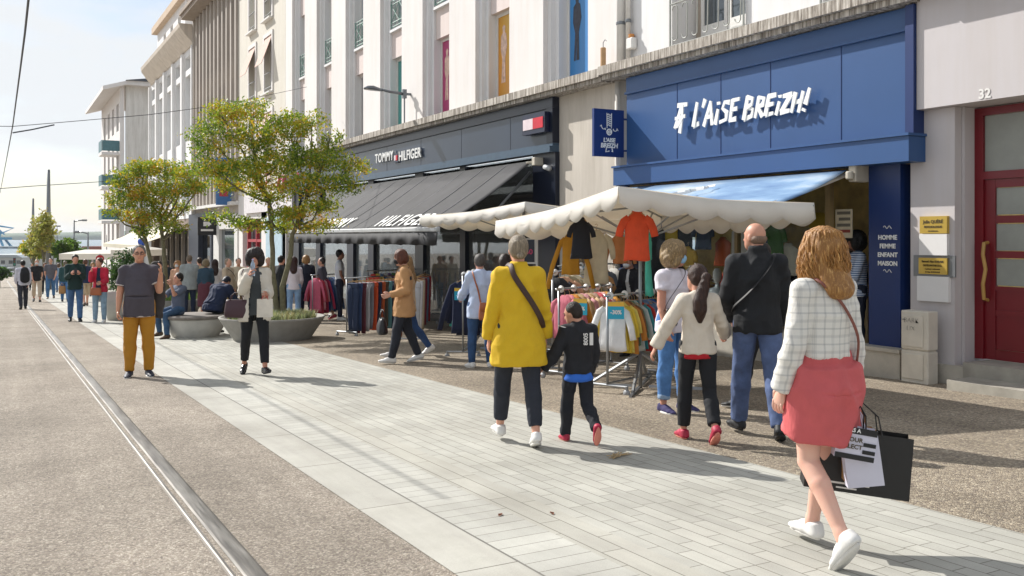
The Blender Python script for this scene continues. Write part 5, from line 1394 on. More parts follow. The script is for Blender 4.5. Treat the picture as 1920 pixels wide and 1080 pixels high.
J8 = person(1187, 668, 110, 1.60, 'dark haired masked woman in a black jacket tending the clothes rails under the market awning', True, 1.05, 0,
    dict(armL=(20, 8, 40, 10), armR=(16, 8, 50, 10), head=(10, 14, 0), lean=8), '#b98873', ('short', hb('#1d1917')), [dict(n='shirt', m=cloth('#c7c5c2'), lo=-.1, off=.012, sl=0), dict(n='jacket', m=cloth('#14151a'), lo=-.14, off=.022, open=.05)],
    dict(t='trousers', m=cloth('#15161b')), SH_black, .013, mask='white')
J9 = person(1094, 648, 170, 1.55, 'short grey blond haired woman with a blue mask browsing behind the clothes rails', True, 1.05, 0,
    dict(armL=(20, 8, 50, 10), armR=(20, 8, 50, 10), head=(24, 16, 0)), '#bf8d78', ('bob', hb('#8d7a60', '#b59f80'), .98), [dict(n='jacket', m=cloth('#1d1e24'), lo=-.12)],
    dict(t='trousers', m=cloth('#22242c')), SH_dark, .014, mask='blue')
J10 = person(900, 690, -18, 1.60, 'grey haired woman in a pale blue shirt and jeans at the navy clothes rail', True, 1.02, 0,
    dict(legL=(4, 3, 4), legR=(2, 6, 3), footL=(22, 0), footR=(12, 0), armL=(34, 14, 30, 0), armR=(10, 6, 30, 10), head=(4, 14, 0)), '#bf907c',
    ('short', hb('#55504c', '#77716b'), 1.05), [dict(n='shirt', m=cloth('#b3c0da', .04), lo=-.19, off=.024, loose=.012, fold=.010, collar=.02)],
    dict(t='trousers', m=denim('#27466e'), loose=.003), SH_white, .0115)
J11 = person(946, 672, -10, 1.60, 'woman with long dark hair in a teal top half hidden by the yellow coat', True, 1.0, 0,
    dict(armL=(16, 10, 30)), '#b98873', ('long', hb('#2c1f1a'), 1.0, .18), [dict(n='top', m=cloth('#2a6f7a'), lo=-.12)], dict(t='trousers', m=denim('#2a3f60')), SH_white, .014)
J12 = person(757, 681, 72, 1.70, 'woman with auburn hair and a black mask in a camel blazer carrying two handbags', True, 1.02, 0,
    dict(legL=(15, 2, 4), legR=(-9, 2, 14), footL=(2, 6), footR=(2, -12), armL=(-6, 12, 82, 10), armR=(-2, 10, 16, 0), head=(0, 16, 0)), '#c29580',
    ('bob', hb('#5a2f1e', '#7d4a2e'), 1.0), [dict(n='top', m=cloth('#1f2126'), lo=-.10, off=.012, sl=0), dict(n='blazer', m=cloth('#b08559', .06), lo=-.24, off=.026, flare=.08, open=.07, fold=.008)],
    dict(t='trousers', m=cloth('#20242e'), loose=.008), SH_white, .0115, mask='black', grip=(.5, 1))
J13 = person(742, 674, 76, 1.64, 'blond woman in beige and blue jeans walking half hidden behind the camel blazer', True, 1.0, 0,
    dict(legL=(22, 2, 6), legR=(-18, 2, 20), footL=(2, 10), footR=(2, -25), armL=(8, 8, 20), armR=(2, 8, 10), head=(0, 8, 0)), '#c29580',
    ('long', hb('#8a6a45', '#b9976a'), 1.0, .16), [dict(n='top', m=cloth('#b79a7a'), lo=-.16, off=.02)], dict(t='trousers', m=denim('#25406a'), loose=.004), SH_white, .0135, grip=(1, .6))
J13['e'].location += Vector((.30, .25, -.007))
J14 = person(478, 703, 172, 1.70, 'curly dark haired woman drinking from a bottle in an open white cardigan and black trousers', True, .95, 0,
    dict(legL=(18, 2, 5), legR=(-9, 3, 14), footL=(12, 12), footR=(14, -18), armR=(40, 8, 112, 22), armL=(14, 6, 74, 14), head=(8, 0, 0)), '#c08d76',
    ('curly', hb('#231a18', '#3a2822', (50, 50, 20)), 1.0), [dict(n='top', m=cloth('#3f4447'), lo=-.14, off=.010, sl=0), dict(n='cardigan', m=cloth('#cfc8bb', .04), lo=-.22, off=.026, flare=.12, open=.10, loose=.014, fold=.010)],
    dict(t='trousers', m=cloth('#15171c'), loose=.002, len=.92), (plain('black_patent', '#17181c', .25), sole('#26262a'), 'sneaker'), .0115, grip=(.9, .8))
J15 = person(261, 706, 170, 1.79, 'stout grey haired man with glasses in a dark grey polo shirt and mustard trousers', False, 1.10, .055,
    dict(legL=(1, 3, 2), legR=(2, 3, 2), footL=(14, 0), footR=(8, 0), armR=(2, 10, 8, 0), armL=(20, 14, 136, 2), head=(-4, 0, 0)), '#c79478',
    ('short', hb('#6f6a65', '#8a847c'), 1.02), [dict(n='polo_shirt', m=cloth('#4a454d', .06), lo=-.16, off=.018, aoff=.008, sl=.34, loose=.010, fold=.008, trim=(cloth('#d0c4bc'), 0), collar=.015)],
    dict(t='trousers', m=cloth('#b07a1e', .06), loose=.008, fold=.008), (plain('navy_shoe', '#232b3c', .6), sole()), .0115, glasses=True, grip=(.35, .9))
# seated pair on the round bench
bp = G(360, 634)
def seat(px, py, zz): p = G(px, py); return Vector((p.x, p.y, 0)), p
SEAT = .50
bc = bp + Vector((.15, .42, 0))
J16 = person(0, 0, 118, 1.68, 'dark haired boy in a blue grey shirt sitting on the round bench, sipping a drink', False, .92, 0,
    dict(legL=(80, 8, 84), legR=(84, 6, 96), footL=(4, 0), footR=(4, 0), armR=(48, 6, 66, 26), armL=(62, 4, 88, -8), head=(8, 6, 0), lean=-4), '#c29079',
    ('short', hb('#241c18'), 1.06), [dict(n='shirt', m=cloth('#545c6e'), lo=-.10, off=.02, sl=.4, loose=.012)], dict(t='trousers', m=denim('#34506f')), SH_brown, .0125,
    loc=bc + Vector((-.36, .02, 0)), zoff=.0, grip=(.8, .8))
J17 = person(0, 0, -50, 1.74, 'person in a navy jacket and cap sitting hunched on the round bench', False, 1.12, 0,
    dict(legL=(76, 10, 76), legR=(78, 8, 80), footL=(4, 0), footR=(4, 0), armR=(66, 8, 40, 20), armL=(66, 8, 40, 20), head=(0, 36, 0), lean=38), '#b98873',
    ('short', hb('#1c2233'), 1.0), [dict(n='jacket', m=cloth('#182543'), lo=-.14, off=.035, loose=.014, fold=.012)], dict(t='trousers', m=cloth('#1a1d26')), SH_black, .0135,
    loc=bc + Vector((.35, -.02, 0)))
def bgp(px, py, hd, H, lab, fem, skn, hair, top, bot, shoes=SH_dark, res=.021, **kw):
    return person(px, py, hd, H, lab, fem, kw.pop('w', 1.0), kw.pop('belly', 0), kw.pop('pose', None) or {}, skn, hair, top, bot, shoes, res, seed=int(px), **kw)
T_ = lambda c, **k: [dict(n='top', m=cloth(c), **k)]
TR = lambda c, **k: dict(t='trousers', m=cloth(c), **k)
JN = lambda c, **k: dict(t='trousers', m=denim(c), **k)
wk = dict(legL=(16, 2, 6), legR=(-12, 2, 18), footR=(4, -18), armL=(-10, 8, 14), armR=(12, 8, 20))
wk2 = dict(legR=(16, 2, 6), legL=(-12, 2, 18), footL=(4, -18), armR=(-10, 8, 14), armL=(12, 8, 20))
st = dict(armL=(4, 8, 16), armR=(8, 8, 24))
reach = dict(armL=(40, 8, 30), armR=(30, 8, 50), head=(0, 14, 0))
CR = 'people strolling and queueing further down the street'
bgp(355, 594, 0, 1.80, 'tall man in a light grey jumper and dark trousers seen from behind near the bench', False, SK, ('short', hb('#6d5f50')), T_('#9aa0a0', off=.03, lo=-.2), TR('#1c2740'), pose=st, w=1.05)
bgp(386, 596, -10, 1.66, 'woman in a denim jacket and patterned red skirt seen from behind', True, SK, ('bob', hb('#7a6a50')), T_('#2b4456', off=.025), dict(t='skirt', m=cloth('#5b2a36'), len=.62), pose=st)
bgp(333, 592, 150, 1.64, 'masked woman in a peach jacket with a blond bob beside the light grey jumper', True, SK, ('bob', hb('#a5774a')), T_('#cfa184', off=.02), TR('#2c3340'), pose=st, mask='white')
bgp(403, 592, -5, 1.66, 'woman with long dark brown hair in a white top seen from behind', True, SK, ('long', hb('#33201a'), 1.0, .2), T_('#d8d4d2'), JN('#5e7f9c'), pose=st)
bgp(374, 586, 8, 1.74, 'man in a cream shirt behind the woman in the denim jacket', False, SK, ('short', hb('#3b2b20')), T_('#c9b99b'), TR('#3b3d42'), pose=st)
J18 = bgp(427, 598, -130, 1.68, 'older man in beige jacket and khaki trousers, bag strap across his chest', False, SK, ('short', hb('#93806d'), .92), T_('#b7a68f', off=.025, lo=-.12), TR('#a58a5a'), pose=st, w=1.05)
bgp(447, 590, 175, 1.70, 'man in dark glasses behind the man in the beige jacket', False, SK, ('short', hb('#3a2e28')), T_('#c2b49c'), TR('#6d5a40'), pose=st)
bgp(503, 590, 180, 1.72, 'blond man in a tan coat and blue scarf behind the tree trunk', False, SK, ('short', hb('#9c7d55')), T_('#a3835f', off=.03), JN('#3c5a80'), pose=wk)
bgp(527, 604, -60, 1.72, 'dark haired person in black with glasses between the two tree trunks', False, SK, ('short', hb('#15120f')), T_('#15171b', off=.025, lo=-.28), TR('#17181c'), pose=st)
J20 = bgp(551, 604, -20, 1.68, 'woman with long auburn hair in a white top and pale blue jeans seen from behind', True, SK, ('long', hb('#3a1c18'), 1.0, .16), T_('#d5cdd6', off=.018), JN('#7d9cc0'), pose=st)
J21 = bgp(574, 600, -12, 1.74, 'blond woman in a navy coat carrying a tan tote bag by the clothes rail', True, SK, ('bob', hb('#a07a4c')), T_('#161c2c', off=.03, lo=-.2), TR('#18203a'), pose=wk, w=1.05)
bgp(604, 600, 60, 1.68, 'man in dark shorts and a grey shirt stepping past the clothes rail', False, SK, ('short', hb('#3a3230')), T_('#4c4a55', off=.02), dict(t='trousers', m=cloth('#1d1f28'), len=.48, loose=.02, bare=True), SH_red, pose=wk)
bgp(637, 600, -110, 1.86, 'tall young man in a white t-shirt and navy trousers at the trouser rail', False, '#8d6450', ('short', hb('#14110f'), 1.12), T_('#c9ccd4', off=.016, sl=.3), TR('#1b2138'), SH_white, pose=dict(armL=(8, 6, 20), armR=(8, 6, 20), head=(20, 0, 0)), w=.92)
bgp(697, 584, 170, 1.62, 'woman with long dark hair behind the hanging trousers', True, '#a87860', ('long', hb('#17110f'), 1.02, .2), T_('#22242a'), TR('#22242a'), pose=reach)
J22 = bgp(141, 603, 178, 1.86, 'man in a dark green sweater and blue jeans looking down at his phone', False, SK, ('short', hb('#2b211c')), T_('#12312f', off=.026, lo=-.14), JN('#41658f', loose=.01), SH_black, res=.017, pose=dict(legL=(10, 2, 4), legR=(-6, 2, 16), footR=(4, -12), armL=(20, 4, 100, 24), armR=(20, 4, 100, 24), head=(0, 26, 0)), grip=(.9, .9))
J23 = bgp(187, 605, 160, 1.73, 'woman in an open red jacket and light jeans, raising a hand to her face', True, SK, ('short', hb('#4a2c22'), 1.04), [dict(n='top', m=cloth('#1d2c44'), off=.010, sl=0), dict(n='jacket', m=cloth('#b81f3c', .2), off=.03, lo=-.14, open=.07)], JN('#7f98ac'), SH_white, res=.017, pose=dict(armR=(30, 6, 130, 10), armL=(10, 6, 70, 20), head=(30, 4, 0)))
J24 = bgp(43, 580, 8, 1.78, 'man in white shirt and dark trousers with a black backpack beside the tram rail', False, SK, ('short', hb('#1e1916')), T_('#c6c6d2', off=.022), TR('#2b2d38', loose=.012), SH_black, res=.018, pose=wk2)
bgp(69, 566, 178, 1.86, 'masked woman in a black v-neck top and beige cropped trousers walking towards the camera', True, SK, ('short', hb('#a38f75')), T_('#17181c', off=.02, sl=.3), TR('#bfae99', len=.85, loose=.015), SH_black, res=.018, pose=wk, mask='white')
bgp(95, 560, 176, 1.95, 'bearded man in a grey t-shirt and blue jeans walking behind the masked woman', False, SK, ('short', hb('#3a2a22')), T_('#5b5a62', off=.02, sl=.35), JN('#3d668f'), SH_brown, res=.018, pose=wk2)
J27 = bgp(122, 566, -6, 1.78, 'person in a teal jacket and jeans walking away with a brown paper bag', True, SK, ('short', hb('#6d6355')), T_('#24474a', off=.026), JN('#3e6c9c'), SH_dark, res=.02, pose=wk)
bgp(160, 574, 10, 1.80, 'man in a navy top and beige shorts walking away behind the man in green', False, SK, ('short', hb('#5b3a2a')), T_('#1e2b4a', off=.024), dict(t='trousers', m=cloth('#b9a68c'), len=.62, loose=.02, bare=True), SH_brown, res=.02, pose=wk2)
bgp(84, 552, 174, 1.75, 'dark dressed walker between the grey t-shirt man and the masked woman', True, SK, ('bob', hb('#6d4a34')), T_('#2c3138'), TR('#1d2028'), pose=wk, group=None)
bgp(110, 548, 2, 1.72, 'walker in a pale blue top far down the pavement', True, SK, ('bob', hb('#5e4a38')), T_('#7f98b4'), JN('#4b6a92'), pose=wk2, res=.026)
bgp(174, 556, 174, 1.72, 'woman in a mustard top far down the pavement beside the white planter', True, SK, ('bob', hb('#8f6f45')), T_('#a8803c'), TR('#8b6a3a'), pose=wk, res=.026)
bgp(60, 545, 178, 1.78, 'dark haired walker in black behind the masked woman', False, SK, ('short', hb('#171412')), T_('#1b1d24'), TR('#1d2028'), pose=wk, res=.026)
bgp(313, 574, -8, 1.70, 'man in a dark jacket waiting under the cream shop awning', False, SK, ('short', hb('#241c18')), T_('#1f2530'), TR('#20242c'), pose=st, res=.024)
bgp(299, 570, -20, 1.66, 'woman in a navy coat under the cream shop awning', True, SK, ('bob', hb('#2a1f1a')), T_('#222a3c', lo=-.25), TR('#1d2028'), pose=st, res=.024)
J30 = bgp(1603, 655, 60, 1.66, 'dark curly haired person in a striped blue and white top standing in the shop doorway', True, '#8d6450', ('curly', hb('#0f0d0d', None, (60, 60, 30)), 1.05), T_('#a9b7cc', off=.02), TR('#1d2436'), SH_dark, res=.014, loc=Vector((XF + .25, FY(1607, XF + .25), gz(8.3) + .14)), pose=dict(armL=(20, 8, 50), armR=(20, 8, 40)))
e_ = J30['e']
for ch in e_.children:
    if ch.name.startswith('top'):
        t = NT('striped_jersey'); v = t.co((1, 1, 1)); w = t.n('ShaderNodeTexWave', Scale=11.0, Distortion=.4); w.bands_direction = 'Z'; t.l(v, w.inputs['Vector'])
        t.col(t.ramp(w.outputs['Fac'], [(.45, hexc('#c9d2df')), (.55, hexc('#5b7196'))])); t.set(Roughness=.9); ch.data.materials[0] = t.m
bgp(0, 0, 150, 1.66, 'masked shop assistant half hidden behind the person in the striped top', True, SK, ('short', hb('#1b1614')), T_('#23252c'), TR('#20222a'), res=.016, loc=Vector((XF + 1.0, FY(1596, XF + 1.0), gz(8.3) + .14)), pose=st, mask='black')
# ------------------------------------------------------------------ what they carry
bpy.context.view_layer.update()
gp = W_(J1, J1['gp']['R'])
HD = R(-42)
rv, fv = Vector((.88, -.48, 0)), Vector((-.62, -.78, 0))
paper_bag(gp + rv * .085, HD + .05, .50, .31, .16, plain('black_paper', '#1b1918', .45, .08), 'large matt black paper shopping bag, outermost of the bags held by the blond woman', .14, tilt=R(6),
    prints=[(-.30, -.10, .13, .16, whitep), (-.05, .12, .13, .16, whitep), (-.20, .0, .06, .085, whitep)])
paper_bag(gp + rv * .045 + fv * .09, HD + .1, .15, .26, .10, plain('kraft_paper', '#a97d4c', .7, .08), 'narrow brown kraft paper bag hanging between the white and the black bags', .11, prints=[(-.02, .12, .2, .3, plain('print_brown', '#5b4028', .7))])
paper_bag(gp + rv * .01 + fv * .16 + Vector((0, 0, .03)), HD + .1, .17, .26, .08, plain('white_paper', '#cdcbd8', .5, .04), 'white paper bag at the left of the bags held by the blond woman', .15, tilt=R(-7))
sb_ = paper_bag(gp + rv * .03 + fv * .22 + Vector((0, 0, .02)), HD + .1, .185, .155, .07, plain('white_paper', '#cdcbd8', .5, .04), 'small black and white striped gift bag in front of the white paper bag', .10, tilt=R(9), hm=BK,
    prints=[(-.5, .5, .80, 1.0, blackp), (-.5, .5, .0, .16, blackp), (.18, .5, .22, .34, blackp), (.18, .5, .45, .57, blackp)])
for tx, f, sz in (('HORS A', .86, .026), ('COLOUR', .56, .030), ('COLLECT', .34, .030)):
    text_obj('print', tx, sz, let if f > .8 else ink, (-.035, -.0395, -.10 - .155 + .155 * f), (1, 0, 0), (0, 0, 1), .001, sb_, .0008, 0, 'CENTER')
# shoulder strap of the near woman
leather = plain('tan_leather', '#9a5630', .45, .15, 8); dkleather = plain('brown_leather', '#4a2f2a', .5, .12)
T = J1['T']
o = emp('shoulder_bag', W_(J1, T(-.02, .21, .02)), R(-12), 'brown leather bag worn across the back of the blond woman on a thin strap', 'bag'); M().lathe([(.02, -.06), (.07, -.05), (.085, 0), (.07, .05), (.02, .055)], (0, 0, 0), 14, 1, .4).build('bag_body', leather, o, True)
strap(J1, [T(-.11, -.01, .515), T(-.10, -.10, .47), T(.0, -.137, .36), T(.10, -.137, .20), T(.165, -.07, .05)], 'strap', '', plain('strap_brown', '#7a463a', .5), .008, .4, o)
T = J2['T']
o = emp('crossbody_bag', W_(J2, T(.20, .13, -.02)), R(-40), 'dark brown crossbody bag strap worn diagonally over the yellow coat', 'bag'); M().lathe([(.02, -.06), (.08, -.05), (.09, 0), (.08, .05), (.02, .055)], (0, 0, 0), 14, 1, .5).build('bag_body', dkleather, o, True)
strap(J2, [T(-.09, .06, .53), T(-.075, -.06, .525), T(-.055, -.125, .44), T(.02, -.162, .32), T(.10, -.158, .20), T(.17, -.12, .08), T(.205, -.02, .0)], 'strap', '', plain('strap_dark_brown', '#3d2720', .6), .023, .18, o)
T = J5['T']
o = emp('crossbody_bag', W_(J5, T(-.10, .19, .02)), R(-30), 'black crossbody bag of the bald man, its strap over his back', 'bag'); M().lathe([(.02, -.06), (.08, -.05), (.09, 0), (.08, .05), (.02, .055)], (0, 0, 0), 14, 1, .5).build('bag_body', BK, o, True)
strap(J5, [T(.13, .03, .51), T(.12, -.08, .49), T(.05, -.155, .38), T(-.08, -.15, .22), T(-.19, -.08, .10), T(-.20, .03, .05)], 'strap', '', plain('strap_black', '#0c0c0e', .6), .016, .25, o)
T = J6['T']
o = loft_bag('crossbody_bag', W_(J6, T(.17, .14, .12)), R(-172 + 20), .24, .17, .07, plain('black_leather', '#15151a', .45, .1), 'black crossbody bag resting on the hip of the masked blond woman', strap=1)
strap(J6, [T(.24, .10, .09), T(.20, .13, .20), T(.10, .165, .34), T(-.03, .14, .46), T(-.10, .04, .53), T(-.08, -.08, .50)], 'strap', '', plain('strap_black', '#0c0c0e', .6), .010, .3, o)
T = J10['T']
o = loft_bag('shoulder_bag', W_(J10, T(.09, -.22, .05)), R(-14), .27, .24, .10, leather, 'tan leather saddle bag on the hip of the woman in the pale blue shirt')
M().rings([[(a * .13, -.055 - .004 * math.cos(a), z) for a in (-1, -.6, -.2, .2, .6, 1)] + [(a * .13, -.05, z) for a in (1, .6, .2, -.2, -.6, -1)] for z in (.003, -.06, -.12)]).build('flap', leather, o, True)
strap(J10, [T(-.13, .02, .51), T(-.125, -.06, .50), T(-.10, -.145, .38), T(-.05, -.15, .22), T(-.02, -.19, .04)], 'strap', '', leather, .012, .3, o)
loft_bag('handbag', W_(J12, J12['gp']['R']) + Vector((0, 0, .02)), R(72), .32, .24, .12, leather, 'brown leather handbag held low by the woman in the camel blazer', handle=.16)
loft_bag('handbag', W_(J13, J13['gp']['L']) + Vector((-.08, -.1, .06)), R(74), .38, .24, .16, plain('black_leather', '#15151a', .45, .1), 'black leather holdall carried between the two women', handle=.14)
# bottle, bag and net held by the drinking woman
hp_ = W_(J14, J14['gp']['R'])
o = emp('bottle', hp_ + Vector((0, 0, -.08)), 0, 'clear plastic water bottle raised to the mouth of the curly haired woman', 'bottle')
t = NT('bottle_plastic'); t.col(hexc('#b9cbe0')); t.set(Roughness=.08); t.b.inputs['Transmission Weight'].default_value = .6
M().lathe([(.026, 0), (.03, .01), (.03, .10), (.027, .11), (.03, .12), (.028, .16), (.013, .19), (.012, .21)], (0, 0, 0), 14).build('bottle_body', t.m, o, True); M().lathe([(.014, .21), (.014, .225)], (0, 0, 0), 10).build('cap', plain('cap_lilac', '#b9aede', .5), o)
T = J14['T']
loft_bag('shoulder_bag', W_(J14, T(.24, .02, .18)), R(150), .34, .24, .14, plain('burgundy_leather', '#40262e', .5), 'dark burgundy shoulder bag under the arm of the woman drinking', handle=.1)
strap(J14, [T(.16, .06, .50), T(.19, .09, .40), T(.23, .06, .2)], 'strap', '', plain('burgundy_leather', '#40262e', .5), .012, .4, bpy.data.objects[[q.name for q in C.objects if q.name.startswith('shoulder_bag')][-1]])
o = paper_bag(W_(J14, J14['gp']['L']) + Vector((0, -.01, .01)), R(170), .20, .24, .03, cloth('#d3ccc0'), 'cream cloth pouch with a red cord hanging from the other hand of the woman drinking', .05, hm=plain('red_cord', '#b3202c', .6))
# jacket over the shoulder of the stout man
T = J15['T']
V, q = sdf_mesh(chain([T(-.20, -.10, .50), T(-.23, -.14, .32), T(-.22, -.14, .08), T(-.21, -.12, -.20)], [(.05, .05), (.08, .05), (.09, .05), (.08, .04)], flat1=True), .012, fold=.014, seed=3)
o = mkmesh('jacket', V, q, cloth('#3b3634'), None, True); o.matrix_world = J15['mw']; tag(o, 'dark brown jacket slung over the shoulder of the stout man', 'jacket')
T = J24['T']
V, q = sdf_mesh(chain([T(0.03, -.17, .44), T(0.03, -.20, .30), T(0.03, -.20, .10)], [(.12, .07), (.15, .10), (.15, .10)]), .015, fold=.005)
o = mkmesh('backpack', V, q, cloth('#15161a'), None, True); o.matrix_world = J24['mw']; tag(o, 'black backpack on the back of the man in the white shirt', 'backpack')
T = J27['T']
loft_bag('paper_bag', W_(J27, J27['gp']['L']), 0, .28, .34, .14, plain('kraft_paper', '#a97d4c', .7, .08), 'brown paper carrier held by the person in the teal jacket', handle=.1, taper=1)
T = J21['T']; loft_bag('tote_bag', W_(J21, T(-.28, .06, .10)), R(60), .36, .32, .16, cloth('#b09062'), 'tan tote bag on the arm of the blond woman in navy', handle=.1)
T = J23['T']; loft_bag('handbag', W_(J23, T(.05, .18, -.02)), R(150), .30, .20, .08, leather, 'brown handbag across the front of the woman in the red jacket')
T = J18['T']; o = loft_bag('shoulder_bag', W_(J18, T(-.22, .1, .12)), R(-120), .24, .26, .09, cloth('#a89a80'), 'beige shoulder bag of the older man in the beige jacket'); strap(J18, [T(.14, .02, .50), T(.08, .16, .40), T(-.12, .17, .22), T(-.20, .10, .10)], 'strap', '', cloth('#3a3428'), .012, .3, o)
p = W_(J22, (J22['gp']['L'] + J22['gp']['R']) / 2); o = emp('phone', p, R(178), 'smartphone held in both hands by the man in the green sweater', 'phone'); M().obox((0, 0, .03), (.035, 0, 0), (0, .003, .003), (0, -.05, .06)).build('phone_body', blackp, o)
# white print on the boy's hood
T = J3['T']; o_ = J3['e']
text_obj('print', '8005', .05, whitep, T(.06, -.185, .28), (0, 0, 1), (-1, 0, 0), .004, o_, .001); M().box((0, 0, 0), (.03, .004, .10)).build('print', whitep, o_).location = T(.085, -.19, .28)
n = 'L'; sh = J3['shL']; M().obox(sh + Vector((-.03, -.01, .045)), (.022, 0, -.006), (0, .035, 0), (0, 0, .004)).build('shoulder_patch', whitep, o_)
# ------------------------------------------------------------------ awnings
YT0a, YT1a = FY(1016), FY(545, 7.43)
dkc = NT('charcoal_canvas'); v = dkc.co()
c_ = dkc.ramp(dkc.noise(v, 1.4, 6, .65), [(.3, hexc('#212124')), (.7, hexc('#343438'))])
c_ = dkc.mix(1, c_, dkc.ramp(dkc.noise(dkc.co((.4, 6, .4)), 2.0, 5, .7), [(.35, (.85, .85, .85)), (.65, (1.15, 1.15, 1.14))]), 'MULTIPLY')
dkc.col(c_); dkc.set(Roughness=.8); dkc.bump(dkc.noise(v, 60, 3), .2, .003)
o = emp('shop_awning', (XF, (YT0a + YT1a) / 2, 3.0), label='long charcoal canvas awning with white lettering along its lower edge', cat='awning')
ax0, az0, ax1, az1 = XF - .22, FZ(1015, 303), 7.43, 1.68
def P3(x, y, z): return (x - o.location.x, y - o.location.y, z - o.location.z)
m = M(); n = 40; rgt = []
for i in range(n + 1):
    y = YT0a + (YT1a - YT0a) * i / n; row = []
    for j in range(7):
        f = j / 6; sag = .05 * math.sin(math.pi * f) + .012 * math.sin(i * 1.9) * math.sin(math.pi * f)
        row.append(P3(ax0 + (ax1 - ax0) * f, y, az0 + (az1 - az0) * f - sag))
    rgt.append(row + [(p[0], p[1], p[2] - .012) for p in row[::-1]])
m.rings(rgt); m.build('canopy', dkc.m, o, True)
m = M()
for i in range(1, 10):
    y = YT0a + (YT1a - YT0a) * i / 10
    m.tube([P3(ax0 + (ax1 - ax0) * f, y, az0 + (az1 - az0) * f - .05 * math.sin(math.pi * f) + .004) for f in (0, .2, .4, .6, .8, 1)], .008, 4)
m.build('seam', plain('seam_grey', '#77777b', .8), o)
M().box(P3(ax1 - .08, YT0a, az1 - .07), P3(ax1 + .01, YT1a, az1 + .02)).build('front_bar', plain('bar_pale', '#aeb0b2', .4), o, bevel=.015)
m = M(); rg = []
for i in range(161):
    y = YT0a + (YT1a - YT0a) * i / 160; w_ = .012 * math.sin(i * .9)
    rg.append([P3(ax1 - .075 + w_, y, az1 - .33 - .012 * math.sin(i * .5)), P3(ax1 - .068 + w_, y, az1 - .33), P3(ax1 - .05, y, az1 - .075), P3(ax1 - .058, y, az1 - .075)])
m.rings(rg); m.build('valance', dkc.m, o, True)
for y in (YT0a + .3, (YT0a + YT1a) / 2 - 2, (YT0a + YT1a) / 2 + 3, YT1a - .5):
    M().tube([P3(XF - .1, y, az0 - .2), P3((XF + ax1) / 2, y - .5, (az0 + az1) / 2 - .32), P3(ax1 - .05, y, az1 - .03)], .028, 6).build('folding_arm', greyp, o)
M().box(P3(XF - .3, YT0a - .22, az0 - .1), P3(XF + .05, YT0a - .10, az0 + .06)).tube([P3(XF - .15, YT0a - .15, az0 - .02), P3(XF - .35, YT0a + .03, az0 - .04)], .03, 6).build('arm_bracket', plain('bracket_beige', '#b7b0a2', .5), o, bevel=.01)
# lettering lying on the lower canopy
sl_ = Vector((ax0 - ax1, 0, az0 - az1)).normalized()
def awn_text(tx, y, size):
    q = text_obj('awning_lettering', tx, size, let, Vector(P3(ax1, y, az1)) + sl_ * .12 + Vector((-.02, 0, .012)), (0, -1, 0), sl_, .004, o, .006, 0, 'LEFT', 1.22)
awn_text('TOMMY', FY(586, 7.43), .60); awn_text('HILFIGER', FY(694, 7.43), .60)
# security camera on the concrete bay
o = emp('security_camera', (XF - .02, FY(1040), FZ(1040, 315)), label='small grey security camera on the concrete bay beside the awning end', cat='camera')
M().tube([(0, 0, 0), (-.12, 0, .02), (-.16, -.03, .0)], .03, 8).build('bracket', greyp, o, True); M().tube([(-.16, .08, .02), (-.18, -.14, -.03)], .05, 10).build('housing', plain('cam_grey', '#a9abad', .4), o, True)
# blue awning
y0a, y1a = FY(1612), FY(1200); fx, fz_ = 8.30, 1.92; z_top = 2.36
o = emp('shop_awning', (XF, 10.5, 2.3), label='faded blue and white printed awning over the blue shop window', cat='awning')
t = NT('printed_blue_canvas'); v = t.co()
t.col(t.ramp(t.noise(t.co((1.2, .35, 1)), 1.3, 5, .6), [(.34, hexc('#4a6c98')), (.5, hexc('#7896b6')), (.66, hexc('#b9c4cc'))])); t.set(Roughness=.8); BC = t.m
m = M(); rgt = []
for i in range(25):
    y = y0a + (y1a - y0a) * i / 24; row = []
    for j in range(6):
        f = j / 5; row.append(P3(XF - .24 + (fx - XF + .24) * f, y, z_top + (fz_ - z_top) * f - .04 * math.sin(math.pi * f)))
    rgt.append(row + [(p[0], p[1], p[2] - .01) for p in row[::-1]])
m.rings(rgt); m.build('canopy', BC, o, True)
M().box(P3(fx - .06, y0a, fz_ - .05), P3(fx + .01, y1a, fz_ + .015)).build('front_bar', whitep, o)
m = M(); rg = []
for i in range(81):
    y = y0a + .02 + (y1a - y0a) * i / 80; b_ = fz_ - .24 - .03 * abs(math.sin(i * .35))
    rg.append([P3(fx - .045, y, b_), P3(fx - .038, y, b_), P3(fx - .03, y, fz_ - .053), P3(fx - .037, y, fz_ - .053)])
m.rings(rg); m.build('valance', plain('valance_blue', '#1f4272', .8), o, True)
text_obj('valance_lettering', 'BREIZH', .17, let, P3(fx - .052, FY(1258, fx), fz_ - .20), UF, WF, .004, o, .006, .2)
for y, s_ in ((y0a + .12, 1), (y1a - .3, 1)):
    M().tube([P3(XF - .1, y, z_top - .05), P3((XF + fx) / 2, y + .3, (z_top + fz_) / 2 - .1), P3(fx - .04, y, fz_ - .02)], .03, 6).build('folding_arm', whitep, o)
M().box(P3(XF - .26, y0a - .16, z_top - .16), P3(XF - .0, y0a - .04, z_top + .06)).lathe([(.05, 0), (.05, .1)], P3(XF - .3, y0a - .10, z_top - .13), 10).build('arm_bracket', plain('bracket_beige', '#b7b0a2', .5), o, bevel=.012)
q = M().tube([P3(XF - .6 - .05 * i, FY(1400) + .05 * math.sin(i * 1.7) + .04 * i, z_top - .12 - .014 * i + .012) for i in range(14)], .03, 5, flat=.25); q.build('awning_print', let, o)
